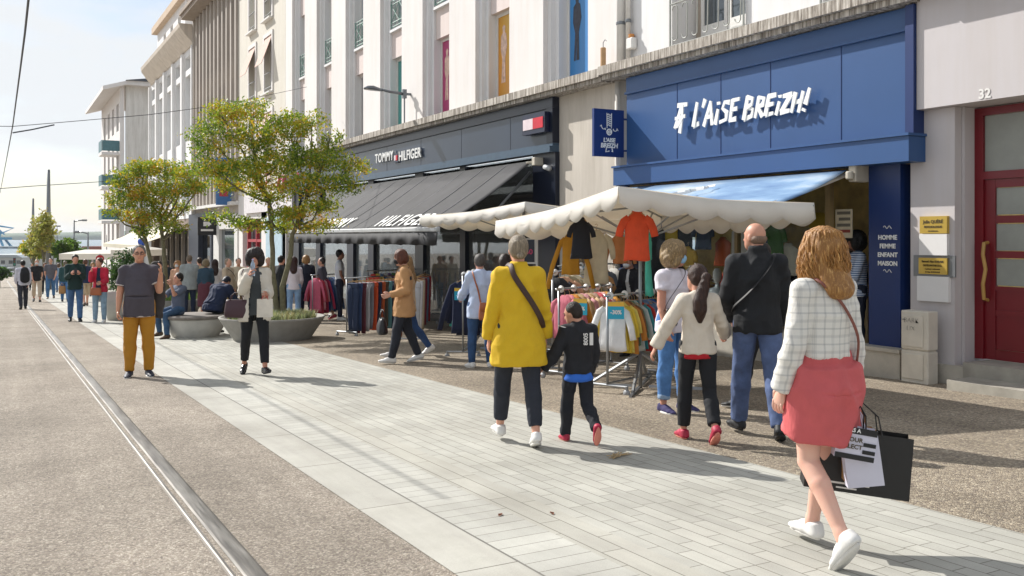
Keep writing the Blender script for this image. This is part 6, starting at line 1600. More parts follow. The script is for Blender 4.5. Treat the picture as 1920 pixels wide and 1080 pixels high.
# ------------------------------------------------------------------ white market canopies
canvas = NT('white_canvas'); v = canvas.co()
canvas.col(canvas.ramp(canvas.noise(v, 2.5, 5), [(.3, hexc('#e4e1da')), (.7, hexc('#f0eee9'))])); canvas.set(Roughness=.75)
canvas.b.inputs['Transmission Weight'].default_value = 0
canvas.bump(canvas.noise(v, 4, 4), .3, .02)
tr = canvas.n('ShaderNodeBsdfTranslucent'); tr.inputs[0].default_value = (*hexc('#e6dccb'), 1); mxs = canvas.n('ShaderNodeMixShader'); mxs.inputs[0].default_value = .35
outn = [n_ for n_ in canvas.t.nodes if n_.type == 'OUTPUT_MATERIAL'][0]
canvas.l(canvas.b.outputs[0], mxs.inputs[1]); canvas.l(tr.outputs[0], mxs.inputs[2]); canvas.l(mxs.outputs[0], outn.inputs[0]); CV = canvas.m
def market_tent(corners, label, drop=.21, waves=12, peak=.07, pole=None):
    """four corner points N, R, B, L of the rim, canopy swelling to a peak, scalloped valance, radiating struts and a mast"""
    N_, R_, B_, L_ = corners; c = (N_ + R_ + B_ + L_) / 4; g = Vector((c.x, c.y, gz(c.y)))
    o = emp('market_canopy', g, label=label, cat='market canopy'); q = [p - g for p in corners]; pk = c - g + Vector((0, 0, peak))
    m = M(); n = 10; rows = []
    for i in range(n + 1):
        row = []
        for j in range(n + 1):
            u, w = i / n, j / n
            p = (q[0] * (1 - u) + q[1] * u) * (1 - w) + (q[3] * (1 - u) + q[2] * u) * w
            hgt = (1 - max(abs(2 * u - 1), abs(2 * w - 1))); dia = abs(abs(2 * u - 1) - abs(2 * w - 1))
            p = p + Vector((0, 0, (pk.z - (q[0].z + q[1].z + q[2].z + q[3].z) / 4) * hgt - .05 * dia * (1 - hgt) * 1.0))
            row.append(p)
        rows.append(row)
    V = [p for r in rows for p in r]; nv = len(V); V += [p + Vector((0, 0, -.01)) for p in V[:nv]]
    Fs = []
    for i in range(n):
        for j in range(n):
            a = i * (n + 1) + j; Fs.append([a, a + 1, a + n + 2, a + n + 1]); Fs.append([nv + a, nv + a + n + 1, nv + a + n + 2, nv + a + 1])
    m.add(V, Fs); m.build('canopy', CV, o, True)
    for k in range(4):
        a, b_ = q[k], q[(k + 1) % 4]; L = (b_ - a).length; nn = int(waves * 14); wv = max(3, round(L / .34)); out = (b_ - a).cross(Vector((0, 0, 1))).normalized()
        rg = []
        for i in range(nn + 1):
            f = i / nn; p = a.lerp(b_, f); p.z -= .05 * math.sin(math.pi * f)
            dd = drop * (.80 + .30 * abs(math.sin(math.pi * f * wv))) ; sw = out * (.015 * math.sin(f * 19 + k) + .02)
            bt = p + Vector((0, 0, -dd)) + out * (.02 + .008 * math.sin(f * 23 + k))
            rg.append([p + out * .004, p.lerp(bt, .5) + out * .006 * math.sin(f * 17), bt, bt - out * .006, p - out * .004])
        M().rings(rg).build('valance', CV, o, True)
    mast = Vector((c.x - g.x, c.y - g.y, 0)); st_ = plain('galvanised', '#9a9da0', .4, .15, metal=.8)
    M().tube([mast, Vector((mast.x, mast.y, pk.z - .03))], .022, 8).build('mast', st_, o, True)
    hub = Vector((mast.x, mast.y, pk.z - .45))
    for k in range(4):
        M().tube([hub, q[k].lerp(pk, .45) + Vector((0, 0, -.05))], .012, 5).build('strut', st_, o); M().tube([pk + Vector((0, 0, -.06)), q[k] + Vector((0, 0, -.03))], .012, 5).build('rib', st_, o)
        mid = (q[k] + q[(k + 1) % 4]) / 2; M().tube([hub, mid.lerp(pk, .4) + Vector((0, 0, -.06))], .010, 5).build('strut', st_, o)
    for k in range(4):
        a = R(45 + 90 * k); M().tube([(mast.x, mast.y, .42), (mast.x + .6 * math.cos(a), mast.y + .6 * math.sin(a), .03)], .02, 5).tube([(mast.x + .1 * math.cos(a), mast.y + .1 * math.sin(a), .03), (mast.x + .75 * math.cos(a), mast.y + .75 * math.sin(a), .03)], .022, 4).build('foot', st_, o)
    return o, corners
TA = market_tent([AD(1160, 349, 9.4), AD(1526, 380, 9.7), AD(1240, 403, 12.1), AD(930, 414, 12.0)], 'nearer white scalloped market canopy tilted over the clothes rails')[1]
TB = market_tent([AD(985, 378, 14.2), AD(1180, 392, 14.2), AD(1000, 412, 17.0), AD(788, 404, 16.4)], 'second white market canopy behind the nearer scalloped one', drop=.18, peak=.06)[1]
# ------------------------------------------------------------------ clothes hanging from the canopy rim
def hung(px, py, d, w, h, c, rz, label, **k):
    p = AD(px, py, d); return drape('hanging_garment', w, h, .07, cloth(c), p, rz, label, 'clothing', **k)
hung(1194, 400, 9.9, .27, .48, '#cf4a24', R(-38), 'bright orange polo shirt hanging from the nearer white canopy', sleeves=.17, seed=1)
hung(1090, 412, 10.6, .19, .42, '#191a22', R(-30), 'small black dress hanging next to the mustard cardigan', sleeves=.12, seed=2, dress=True)
hung(1070, 440, 11.3, .22, .46, '#b07c1c', R(-30), 'mustard cardigan hanging behind the small black dress', sleeves=.6, seed=3)
hung(1118, 436, 11.4, .30, .60, '#c9bda4', R(-30), 'cream t-shirt with coloured chest stripes hanging behind the black dress', sleeves=.25, seed=4)
hung(1163, 438, 11.4, .18, .34, '#b9794a', R(-30), 'orange patterned blouse hanging left of the orange polo shirt', sleeves=.3, seed=5)
hung(1217, 442, 10.6, .16, .66, '#4fb9a4', R(40), 'turquoise dress hanging just right of the orange polo shirt', sleeves=.2, seed=6)
# ------------------------------------------------------------------ clothes rails
gal = plain('galvanised', '#9a9da0', .4, .15, metal=.8)
def garment_rail(p0, p1, h, label, wheels=True, discs=True):
    """rail between ground points p0 and p1: two posts, a top bar, low frame on castors, round size discs"""
    p0, p1 = Vector(p0), Vector(p1); g = (p0 + p1) / 2; g.z = gz(g.y); o = emp('clothes_rail', g, label=label, cat='clothes rail')
    a, b_ = p0 - g, p1 - g; a.z = b_.z = 0; d = (b_ - a).normalized(); n_ = Vector((-d.y, d.x, 0))
    for p in (a, b_): M().tube([p + Vector((0, 0, .1)), p + Vector((0, 0, h))], .015, 8).build('post', gal, o, True)
    M().tube([a - d * .06 + Vector((0, 0, h)), b_ + d * .06 + Vector((0, 0, h))], .016, 8).build('top_bar', chrome, o, True)
    M().tube([a + Vector((0, 0, .12)), b_ + Vector((0, 0, .12))], .014, 6).build('base_bar', gal, o)
    for p in (a, b_):
        M().tube([p - n_ * .26 + Vector((0, 0, .10)), p + n_ * .26 + Vector((0, 0, .10))], .016, 6).build('foot_bar', gal, o)
        for s_ in (-1, 1):
            c = p + n_ * .25 * s_ + Vector((0, 0, .04)); w = M(); w.tube([c - d * .012, c + d * .012], .038, 12); wo = w.build('castor', plain('castor_grey', '#8f9194', .5), o, True)
            M().box((c.x - .014, c.y - .014, c.z + .03), (c.x + .014, c.y + .014, c.z + .07)).build('castor_fork', gal, wo)
    if discs:
        for f in np.linspace(.04, .96, 5): c = a.lerp(b_, f) + Vector((0, 0, h)); M().tube([c - d * .003, c + d * .003], .045, 14).build('size_disc', whitep, o, True)
    return o, g, a + g, b_ + g, d, h
def fill_rail(rail_, cols, kind, w, hh, label, group, sl=.28, seed=0, cover=(.06, .94), dz=-.11, jitter=.03):
    o, g, a, b_, d, h = rail_; rr = random.Random(seed); n = len(cols); rz = math.atan2(d.y, d.x) + math.pi / 2
    for i, c in enumerate(cols):
        f = cover[0] + (cover[1] - cover[0]) * (i + .5) / n; p = a.lerp(b_, f); p = Vector((p.x, p.y, g.z + h + dz))
        if kind == 'top': drape('hanging_garment', w * rr.uniform(.92, 1.08), hh * rr.uniform(.9, 1.12), .06, cloth(c), p, rz + rr.uniform(-.09, .09), label % CN.get(c, 'plain'), 'clothing', group, sl * rr.uniform(.8, 1.3), seed=seed + i)
        else: hang_trousers(p, rz + rr.uniform(-.06, .06), w, hh * rr.uniform(.94, 1.05), c, label % CN.get(c, 'plain'), group, seed + i)
CN = {}
def CC(s):
    out = []
    for k in s.split():
        n_, h_ = k.split(':'); CN['#' + h_] = n_.replace('_', ' '); out.append('#' + h_)
    return out
def hang_trousers(p, rz, w, h, c, label, group, seed):
    o = emp('hanging_trousers', p, rz, label, 'trousers', group); rr = random.Random(seed)
    for s_ in (-1, 1):
        rg = []
        for i in range(7):
            f = i / 6; ww = w * (.25 - .07 * f); cx = s_ * w * (.22 - .03 * f)
            rg.append([(cx + ww * math.cos(2 * math.pi * k / 10), .026 * (1 - .1 * f) * math.sin(2 * math.pi * k / 10) * (1 + .3 * math.sin(3 * f + k + seed)) + .014 * math.sin(5 * f + s_ + seed), -.04 - h * f) for k in range(10)])
        M().rings(rg).build('trouser_leg', cloth(c), o, True)
    M().box((-w * .45, -.028, -.10), (w * .45, .028, 0)).build('waistband', cloth(c), o, bevel=.01)
    M().tube([(-w * .42, 0, .015), (0, 0, .05), (w * .42, 0, .015)], .008, 5).tube([(0, 0, .05), (0, 0, .10), (.02, 0, .115)], .003, 4).build('hanger', plain('hanger_wood', '#b08a55', .5), o)
def rail_at(pxa, pya, pxb, pyb, h, label, **k): return garment_rail(G(pxa, pya), G(pxb, pyb), h, label, **k)
# front children's rail
ra = rail_at(1139, 738, 1250, 714, 1.10, 'low clothes rail on castors nearest the camera, behind the boy in black')
fill_rail(ra, CC('white:dcdcdc pale_yellow:dcc65a yellow:d8bb3c lemon:e0cf6a ochre:c07f38 brown:7a4d30 leafy_green:5f7f6a white_printed:b7bfbc teal:2f7f86 red:b8322c slate:6d7a94 denim_blue:5f7da6 sky_blue:6f8fb4 royal_blue:23559c deep_blue:1c4a92 navy:20304f lime:8f9a3c sea_green:3f8f80 scarlet:c23a2a azure:3f7fb5'), 'top', .36, .48, '%s child shirt on the low front clothes rail', 'child clothes on the low front rail', sl=.30, seed=11)
rb = rail_at(1048, 712, 1146, 694, 1.14, 'low clothes rail of pink and orange clothes behind the boy')
fill_rail(rb, CC('rose_pink:c66b7c pink:cf7f8c tangerine:cf8a2a beige:b39a72 light_pink:d49aa2 sand:c2a880 dusky:a98a7a coral:c9505a blush:d8a9a4 amber:c98d2c'), 'top', .38, .54, '%s child top on the rail of pink and orange clothes', 'clothes on the pink and orange rail', sl=.4, seed=31)
rc_ = rail_at(1036, 700, 1130, 662, 1.36, 'tall clothes rail behind the woman in yellow')
fill_rail(rc_, CC('black:1b1c20 peach:c99a7a khaki:8d8468 cream:c9bda0 grey:8d8e90 olive:6d6b4a taupe:9a8a78 charcoal:3a3b40 apricot:c9925c'), 'top', .42, .56, '%s top on the tall rail behind the woman in yellow', 'clothes on the tall rail behind the yellow coat', sl=.5, seed=51)
rd_ = rail_at(1050, 668, 1185, 645, 1.42, 'farthest tall clothes rail under the canopy, beside the masked women')
fill_rail(rd_, CC('pale:c6bfae bone:bdb5a2 rust:9a5a3a steel:6d7680 white_knit:d0ccc4 navy_knit:20304f'), 'top', .42, .50, '%s knit on the farthest rail under the canopy', 'knits on the farthest rail', sl=.5, seed=71)
re_ = rail_at(1300, 655, 1375, 640, 1.12, 'small clothes rail in front of the blue shop window, behind the girl')
fill_rail(re_, CC('red_stripe:a8403c grey_blue:5d6f8c coral_red:b95a4c mustard:b98f3c slate_blue:4a5c78 rose:b97480 ink:28324a sand_beige:a89474 brick:93452f'), 'top', .32, .38, '%s child coat on the small rail by the blue shop window', 'child coats by the shop window', sl=.5, seed=91)
# rail with navy coats, left of the blue shirt
rj_ = rail_at(690, 604, 790, 596, 1.3, 'colourful clothes rail close to the dark shop glass, behind the trouser rail', discs=False)
fill_rail(rj_, CC('poppy_red:b8322a sunny_yellow:cfae3a sea_blue:2c6a9a snow_white:d6d4d0 violet:6a4a86 grass:4f8a4a tomato:c24a30 ink_blue:1f2f5a pink_rose:c9708a camel:b08a5a mint:6fb0a0 jet:17181c'), 'top', .40, .70, '%s garment on the rail against the dark shop glass', 'garments against the dark shop glass', sl=.6, seed=191)
rf_ = rail_at(868, 668, 905, 640, 1.32, 'clothes rail of long navy garments beside the woman in the pale blue shirt')
fill_rail(rf_, CC('navy_blue:1b2440 midnight:171e38 dark_navy:1e2848 turquoise:3fa594 aqua:58b5a6'), 'top', .40, .86, '%s long garment on the rail by the pale blue shirt', 'long garments on the navy rail', sl=.7, seed=111, cover=(.0, .8))
# trouser rails
rg_ = rail_at(650, 630, 768, 616, 1.20, 'long rail of hanging trousers in front of the dark shop window', discs=False)
fill_rail(rg_, CC('dark_blue:27344f blue_denim:2f4468 wine:5a2430 light_grey:a9a9ac grey_wool:77777d vivid_orange:c24a20 dark_indigo:1d2944 burnt_orange:b0542c brown_olive:4a4236 teal_blue:5a8a90 navy_cotton:1f2942 brick_red:a04a34 black_cotton:1c1d22 brown_cotton:6d5238 steel_grey:85888d'), 'trousers', .34, .98, '%s trousers on the long rail before the dark shop', 'trousers on the long rail', seed=131)
rh_ = rail_at(770, 640, 800, 612, 1.25, 'rail of pale trousers behind the woman in the camel blazer', discs=False)
fill_rail(rh_, CC('pale_grey:b5b4b8 silver:c2c1c4 stone:a89a86 maroon:6d2430 blue_grey:5f6c84 crimson:96222e'), 'trousers', .32, .95, '%s trousers on the rail behind the camel blazer', 'trousers behind the camel blazer', seed=151)
ri_ = rail_at(586, 602, 630, 598, 1.2, 'farther rail of coloured clothes left of the tall young man', discs=False)
fill_rail(ri_, CC('candy_pink:c8607a strawberry:b5344a soft_pink:cf8d98 raspberry:a82a50 cobalt:2c4a8a faded_blue:6c86b0 denim_dark:26406e light_denim:5c7fb0'), 'top', .36, .80, '%s garment on the farther rail by the tall young man', 'garments on the farther rail', sl=.6, seed=171)
# price cards
def price_card(p, rz, txt, label):
    o = emp('price_card', p, rz, label, 'price card'); M().box((-.09, -.004, -.19), (.09, .004, 0)).build('card', plain('card_cyan', '#1fa0bf', .4, .03), o)
    M().box((-.09, -.006, -.05), (.09, -.0045, -.001)).build('yellow_band', plain('card_yellow', '#d9ae3c', .4, .05), o)
    text_obj('print', txt, .062, whitep, (0, -.0065, -.135), (1, 0, 0), (0, 0, 1), .001, o, .002, 0, 'CENTER')
p = AD(1155, 566, 10.3); price_card(p, R(-38), '-30%', 'cyan and yellow discount card hanging on the low front clothes rail')
p = AD(862, 540, 14.6); price_card(p, R(-50), '-30%', 'cyan and yellow discount card on the navy garments rail')
p = AD(1088, 560, 10.9); price_card(p, R(-60), '-20%', 'cyan discount card on the pink and orange rail above the boy')
o = emp('notice_board', AD(992, 447, 15.4), R(-30), 'narrow dark sale notice with a pink number on a white frame post', 'notice'); 
M().box((-.11, -.02, -.42), (.11, .02, 0)).build('frame', whitep, o); M().box((-.09, -.026, -.39), (.09, -.021, -.02)).build('screen', plain('notice_navy', '#14253a', .3), o); M().tube([(.13, 0, .02), (.13, 0, -1.9)], .02, 6).build('post', whitep, o); text_obj('print', '50', .12, plain('neon_pink', '#d0306a', .4), (0, -.028, -.26), (1, 0, 0), (0, 0, 1), .001, o, .002, 0, 'CENTER')
# ------------------------------------------------------------------ planters and bench
conc = plain('cast_concrete', '#8f8c86', .85, .12, 5, bump=.15, bscale=40); concl = plain('pale_concrete', '#b5b2aa', .85, .12, 4, bump=.15, bscale=40)
tp = G(515, 640) + Vector((.1, .55, 0)); tp.z = gz(tp.y)
o = emp('round_planter', tp, label='wide dark grey concrete bowl planter around the nearer tree', cat='planter')
M().lathe([(.72, -.06), (.74, 0), (1.02, .42), (1.04, .46), (.98, .46), (.95, .40), (.01, .39)], (0, 0, 0), 40).build('bowl', conc, o, True)
M().lathe([(.94, .402), (.5, .43), (.01, .44)], (0, 0, 0), 24).build('soil', plain('soil', '#4a3d2f', .95, .3, 20), o)
o = emp('round_bench', Vector((bc.x, bc.y, gz(bc.y))), label='round concrete bench with a worn timber seat, two people sitting on it', cat='bench')
M().lathe([(.44, -.04), (.46, 0), (.66, .38), (.64, .40), (.01, .40)], (0, 0, 0), 36).build('bowl', concl, o, True)
M().lathe([(.68, .402), (.70, .41), (.70, .455), (.68, .465), (.01, .465)], (0, 0, 0), 36).build('seat', plain('weathered_timber', '#77706a', .8, .25, 14), o, True)
tp2 = G(318, 590); o = emp('round_planter', tp2, label='grey concrete bowl planter under the farther tree, mostly behind the stout man', cat='planter')
M().lathe([(.74, -.05), (1.0, .48), (.94, .48), (.01, .42)], (0, 0, 0), 32).build('bowl', conc, o, True); M().lathe([(.92, .43), (.01, .46)], (0, 0, 0), 20).build('soil', plain('soil', '#4a3d2f', .95, .3, 20), o)
sp_ = G(231, 600); o = emp('tall_planter', sp_, label='tall white tapered planter with a glossy shrub behind the stout man', cat='planter')
M().lathe([(.40, 0), (.52, .80), (.50, .82), (.46, .80), (.01, .76)], (0, 0, 0), 32).build('pot', concl, o, True)
# ------------------------------------------------------------------ leaves
def leaf_mat(name, cols, scale=1.3):
    t = NT(name); isl = t.n('ShaderNodeNewGeometry').outputs['Random Per Island']; nz = t.noise(t.co(), scale, 3, .6)
    ad = t.n('ShaderNodeMath', operation='MULTIPLY_ADD'); ad.inputs[1].default_value = .55; t.l(isl, ad.inputs[0])
    sb2 = t.n('ShaderNodeMath', operation='MULTIPLY_ADD'); sb2.inputs[1].default_value = 1.7; sb2.inputs[2].default_value = -.62; t.l(nz, sb2.inputs[0]); t.l(sb2.outputs[0], ad.inputs[2])
    c = t.ramp(ad.outputs[0], cols); t.col(c); t.set(Roughness=.5)
    tr = t.n('ShaderNodeBsdfTranslucent'); t.l(c, tr.inputs[0]); mxs = t.n('ShaderNodeMixShader'); mxs.inputs[0].default_value = .48
    on = [n_ for n_ in t.t.nodes if n_.type == 'OUTPUT_MATERIAL'][0]; t.l(t.b.outputs[0], mxs.inputs[1]); t.l(tr.outputs[0], mxs.inputs[2]); t.l(mxs.outputs[0], on.inputs[0]); return t.m
LEAF = leaf_mat('autumn_leaves', [(.0, hexc('#4a6821')), (.32, hexc('#74902a')), (.58, hexc('#a3a92f')), (.82, hexc('#cda72c')), (1.0, hexc('#b9772c'))])
LEAFG = leaf_mat('green_leaves', [(0, hexc('#2f4a1f')), (.5, hexc('#55742c')), (1, hexc('#8a9a48'))])
LEAFS = leaf_mat('shrub_leaves', [(0, hexc('#1f3a1c')), (.5, hexc('#3f5c2a')), (1, hexc('#6d8a48'))])
def leaves(name, blobs, n, size, mat, parent, seed=0, clump=10, spread=.10):
    """leaf quads gathered in clumps round twigs spread through flattened lobes: blobs = (centre, radii)"""
    rs = np.random.RandomState(seed); vol = np.array([b[1][0] * b[1][1] * b[1][2] ** .5 for b in blobs]); pr = vol / vol.sum(); nc = n // clump
    bi = rs.choice(len(blobs), nc, p=pr); d = rs.normal(size=(nc, 3)); d /= np.linalg.norm(d, axis=1)[:, None]
    r = rs.uniform(.15, 1, nc) ** .45
    Cn = np.array([list(blobs[i][0]) for i in bi]) + d * r[:, None] * np.array([blobs[i][1] for i in bi]) * (1 + .18 * np.sin(d[:, [1, 2, 0]] * 9 + bi[:, None]))
    c = np.repeat(Cn, clump, 0) + rs.normal(size=(nc * clump, 3)) * spread * np.array([1, 1, .6])
    N = len(c); a = rs.normal(size=(N, 3)); a[:, 2] -= .25; a /= np.linalg.norm(a, axis=1)[:, None]
    b_ = np.cross(a, rs.normal(size=(N, 3))); b_ /= np.linalg.norm(b_, axis=1)[:, None]; s_ = size * rs.uniform(.6, 1.25, N)[:, None]
    V = np.stack([c - a * s_, c + b_ * s_ * .42, c + a * s_, c - b_ * s_ * .42], 1).reshape(-1, 3)
    Fq = np.arange(N * 4).reshape(-1, 4); o = mkmesh(name, V, Fq, mat, parent); return o, Cn
bark = plain('bark', '#6f6a52', .9, .25, 12, bump=.4, bscale=30)
def tree(base, trunks, blobs, n, size, label, seed, mat=LEAF, twigs=5, r0=.055, group=None):
    """trunks: list of polylines (local) ending at forks; limbs then reach every lobe of the crown"""
    o = emp('tree', base, label=label, cat='tree', group=group); rr = random.Random(seed); tips = []
    for tk in trunks:
        m = M(); pts = [Vector(p) for p in tk]; sm = []
        for i in range(len(pts) - 1):
            for j in range(4): sm.append(pts[i].lerp(pts[i + 1], j / 4) + Vector((rr.uniform(-.012, .012), rr.uniform(-.012, .012), 0)))
        sm.append(pts[-1]); L = len(sm); m.tube(sm, [r0 * (1.15 - .55 * i / L) for i in range(L)], 9); m.build('trunk', bark, o, True); tips.append(sm)
    for c, r in blobs:
        c = Vector(c); tk = min(tips, key=lambda s_: (s_[-1] - c).length + 1.0 * abs(s_[-1].x - c.x)); st_ = tk[max(0, len(tk) - 1 - rr.randint(0, 4))] if c.z > tk[-1].z - .3 else tk[max(2, int(len(tk) * .62))]
        mid = st_.lerp(c, .5) + Vector((rr.uniform(-.1, .1), rr.uniform(-.1, .1), -.10))
        m = M(); m.tube([st_, st_.lerp(mid, .5) + Vector((0, 0, -.02)), mid, mid.lerp(c, .55) + Vector((0, 0, -.02)), c], [r0 * .5, r0 * .42, r0 * .34, r0 * .24, r0 * .14], 6)
        for k in range(twigs):
            e = c + Vector((rr.uniform(-1, 1) * r[0], rr.uniform(-1, 1) * r[1], rr.uniform(-.5, .9) * r[2])) * .85; s2 = mid.lerp(c, rr.uniform(.3, .95)); m.tube([s2, s2.lerp(e, .5) + Vector((0, 0, .03)), e], [r0 * .18, r0 * .12, r0 * .05], 4)
        m.build('limb', bark, o, True)
    leaves('crown', blobs, n, size, mat, o, seed, clump=11, spread=.085 * (size / .045) ** .5)
    return o
def blob(base, px, py, d, rpx, rpz, depth=.9):
    p = AD(px, py, d) - base; k = d / FPX; return (tuple(p), (rpx * k * .98, depth * rpx * k * .98, rpz * k * .92))
D1 = 19.0; B1 = tp + Vector((0, 0, .42))
bl = [(395, 262, 44, 42, 18.6), (415, 215, 38, 30, 19.2), (470, 205, 40, 24, 19.6), (470, 255, 50, 34, 18.8), (540, 240, 48, 30, 19.5), (585, 228, 30, 22, 19.8), (620, 258, 22, 22, 19.2), (395, 315, 42, 22, 18.4), (455, 320, 55, 26, 18.5),
      (525, 300, 55, 34, 19.0), (600, 295, 52, 34, 19.2), (660, 312, 34, 18, 19.4), (640, 345, 42, 22, 18.8), (575, 345, 45, 24, 18.6), (500, 360, 42, 22, 18.9), (430, 345, 36, 16, 19.3), (600, 385, 36, 18, 18.9), (545, 400, 36, 14, 18.8), (615, 415, 24, 14, 19.2), (470, 420, 44, 13, 18.6), (410, 405, 30, 11, 18.6), (520, 425, 30, 12, 19.4), (585, 425, 30, 11, 19.0)]
blobs = [blob(B1, a, b_, d, rx, rz_) for a, b_, rx, rz_, d in bl]
def L1(px, py, d=19.0): return tuple(AD(px, py, d) - B1)
tree(B1, [[L1(521, 600), L1(512, 520), L1(510, 450), L1(505, 380), L1(470, 320)], [L1(533, 603), L1(528, 540), L1(543, 490), L1(548, 440), L1(575, 370), L1(600, 320)]], blobs, 23000, .039, 'nearer multi stemmed tree with yellowing autumn leaves in the dark round planter', 21)
B2 = tp2 + Vector((0, 0, .44)); D2 = (tp2.y * CT + tp2.x * ST)
bl2 = [(235, 335, 32, 22), (270, 315, 34, 18), (315, 318, 40, 20), (350, 322, 26, 16), (230, 375, 34, 22), (285, 365, 44, 28), (340, 350, 40, 22), (372, 350, 22, 14), (255, 405, 30, 16), (300, 405, 34, 16), (215, 400, 18, 12), (325, 425, 26, 12), (272, 432, 26, 12), (340, 388, 26, 12)]
blobs2 = [blob(B2, a, b_, D2 + random.uniform(-.8, .8), rx, rz_) for a, b_, rx, rz_ in bl2]
def L2(px, py): return tuple(AD(px, py, D2) - B2)
tree(B2, [[L2(312, 575), L2(290, 520), L2(275, 460), L2(265, 420)], [L2(318, 575), L2(310, 510), L2(306, 450), L2(300, 400)]], blobs2, 12000, .053, 'second yellowing tree in a planter behind the stout man', 22, r0=.07)
# ground planting in the planters, the shrub
def tuft(base, r, n, h, label, mat, seed):
    rs = random.Random(seed); m = M()
    for i in range(n):
        a, q = rs.uniform(0, 6.28), r * rs.random() ** .5; p = Vector((q * math.cos(a), q * math.sin(a), 0)); hh = h * rs.uniform(.5, 1.2); l = Vector((rs.uniform(-.5, .5), rs.uniform(-.5, .5), 1)).normalized(); s_ = Vector((-l.y, l.x, 0)).normalized() * .010 if abs(l.x) + abs(l.y) > 0 else Vector((.01, 0, 0))
        m.add([p - s_, p + s_, p + l * hh * .6 + s_ * .7, p + l * hh + Vector((l.x, l.y, -.1)) * hh * .3, p + l * hh * .6 - s_ * .7], [[0, 1, 2, 3, 4]])
    o = m.build('ground_cover', mat); o.location = base; tag(o, label, 'plants', None, 'stuff'); return o
tuft(B1 + Vector((0, 0, .0)), .85, 2600, .16, 'grey green low planting in the dark round planter', leaf_mat('low_green', [(0, hexc('#5c6b45')), (.5, hexc('#8a946a')), (1, hexc('#a89a6a'))]), 4)
tuft(B2, .85, 900, .28, 'low planting under the farther tree', LEAFG, 5)
o = emp('shrub', sp_ + Vector((0, 0, .78)), label='glossy dark green shrub growing in the tall white planter', cat='shrub')
p_ = sp_ + Vector((0, 0, .78)); k_ = (sp_.y * CT + sp_.x * ST)
leaves('foliage', [blob(p_, 235, 500, k_, 26, 30), blob(p_, 222, 525, k_, 20, 24), blob(p_, 250, 535, k_, 22, 26)], 2600, .055, LEAFS, o, 9)
M().tube([(0, 0, 0), (.05, 0, .5), (0, .05, 1.0)], .03, 6).tube([(0, 0, 0), (-.1, 0, .4), (-.2, .05, .7)], .02, 6).build('stem', bark, o, True)
# ------------------------------------------------------------------ lamps, poles, wires
lm = plain('lamp_grey', '#72777c', .35, .05, metal=.6)
wall_y = FY(770); o = emp('street_lamp', (XF, wall_y, FZ(770, 200)), label='curved grey street lamp on an arm fixed to the pilastered facade', cat='street lamp')
yA_ = ray(682, 165); 
tipx = AX(770, 172, XF - .18); hx = yA_.x * (wall_y / yA_.y); hz = CH + yA_.z * (wall_y / yA_.y)
g = o.location; e0 = Vector((-.18, 0, tipx.z - g.z)); e1 = Vector((hx - XF, 0, hz - g.z))
M().tube([e0 + Vector((0, 0, .1)), e0 + Vector((0, 0, -.8))], .02, 6).box((e0.x - .05, -.05, e0.z - .12), (e0.x + .05, .05, e0.z + .12)).box((e0.x, -.03, e0.z - .03), (0, .03, e0.z + .03)).build('wall_bracket', lm, o)
M().tube([e0, e0.lerp(e1, .35), e0.lerp(e1, .62) + Vector((0, 0, .03))], [.045, .035, .03], 8).build('arm', lm, o, True)
rg = []; 
for f, r_, u_ in ((.55, .03, .03), (.65, .09, .07), (.78, .14, .10), (.9, .13, .08), (.98, .07, .03), (1.0, .02, .0)):
    c = e0.lerp(e1, f); rg.append([c + Vector((0, r_ * math.cos(a), max(-.02, u_ * math.sin(a)))) for a in [i * math.pi / 6 for i in range(12)]])
M().rings(rg).build('lamp_head', lm, o, True); M().box((e1.x + .04, -.09, e1.z - .03), (e0.lerp(e1, .68).x, .09, e1.z - .012)).build('lamp_glass', frost, o)
def pole(px, py, top_y, d, r, label, arm=None, name='street_pole', mat=greyp, cat='pole'):
    g = G(px, py) if d is None else AD(px, HY, d); 
    if d is not None: g.z = gz(g.y)
    t_ = AD(px, top_y, (g.y * CT + g.x * ST)).z - g.z; o = emp(name, g, label=label, cat=cat)
    M().tube([(0, 0, 0), (0, 0, t_ * .5), (0, 0, t_)], [r, r * .8, r * .5], 8).build('post', mat, o, True)
    if arm:
        k = (g.y * CT + g.x * ST) / FPX; ax_ = arm * k; M().tube([(0, 0, t_ - .1), (ax_ * .5 * CT, -ax_ * .5 * ST, t_ - .02), (ax_ * CT, -ax_ * ST, t_)], r * .5, 6).build('arm', mat, o, True)
        m = M(); m.obox((ax_ * CT * 1.2, -ax_ * ST * 1.2, t_), (ax_ * .28 * CT, -ax_ * .28 * ST, 0), (.1 * ST, .1 * CT, 0), (0, 0, .07)); m.build('lamp_head', mat, o, bevel=.03)
    return o
pole(91, 0, 318, 62, .19, 'tallest grey tramway mast at the far end of the street'); pole(62, 0, 372, 80, .17, 'second grey tramway mast, left of the tallest one')
pole(139, 0, 413, 70, .09, 'double height street lamp with its arm to the right, right of the masts', 16, 'street_lamp', cat='street lamp'); pole(165, 0, 435, 55, .08, 'shorter street lamp with its arm to the left, above the no entry sign', -18, 'street_lamp', cat='street lamp')
pole(100, 0, 424, 90, .09, 'small distant street lamp just right of the tallest mast', 9, 'street_lamp', cat='street lamp'); pole(107, 0, 425, 100, .08, 'thin distant mast beside the small street lamp')
pole(200, 0, 440, 85, .06, 'thin antenna pole left of the end block')
cab = plain('cable', '#3a3d42', .6)
def cable(name, pts, label, r=.02):
    o = M().tube(pts, r, 5).build(name, cab); tag(o, label, 'cable'); return o
cable('overhead_wire', [AD(54, -6, 9), AD(47, 60, 10.5), AD(38, 130, 13), AD(24, 235, 19), AD(12, 300, 30), AD(0, 362, 50)], 'thick overhead tram wire curving down the left edge of the sky', .012)
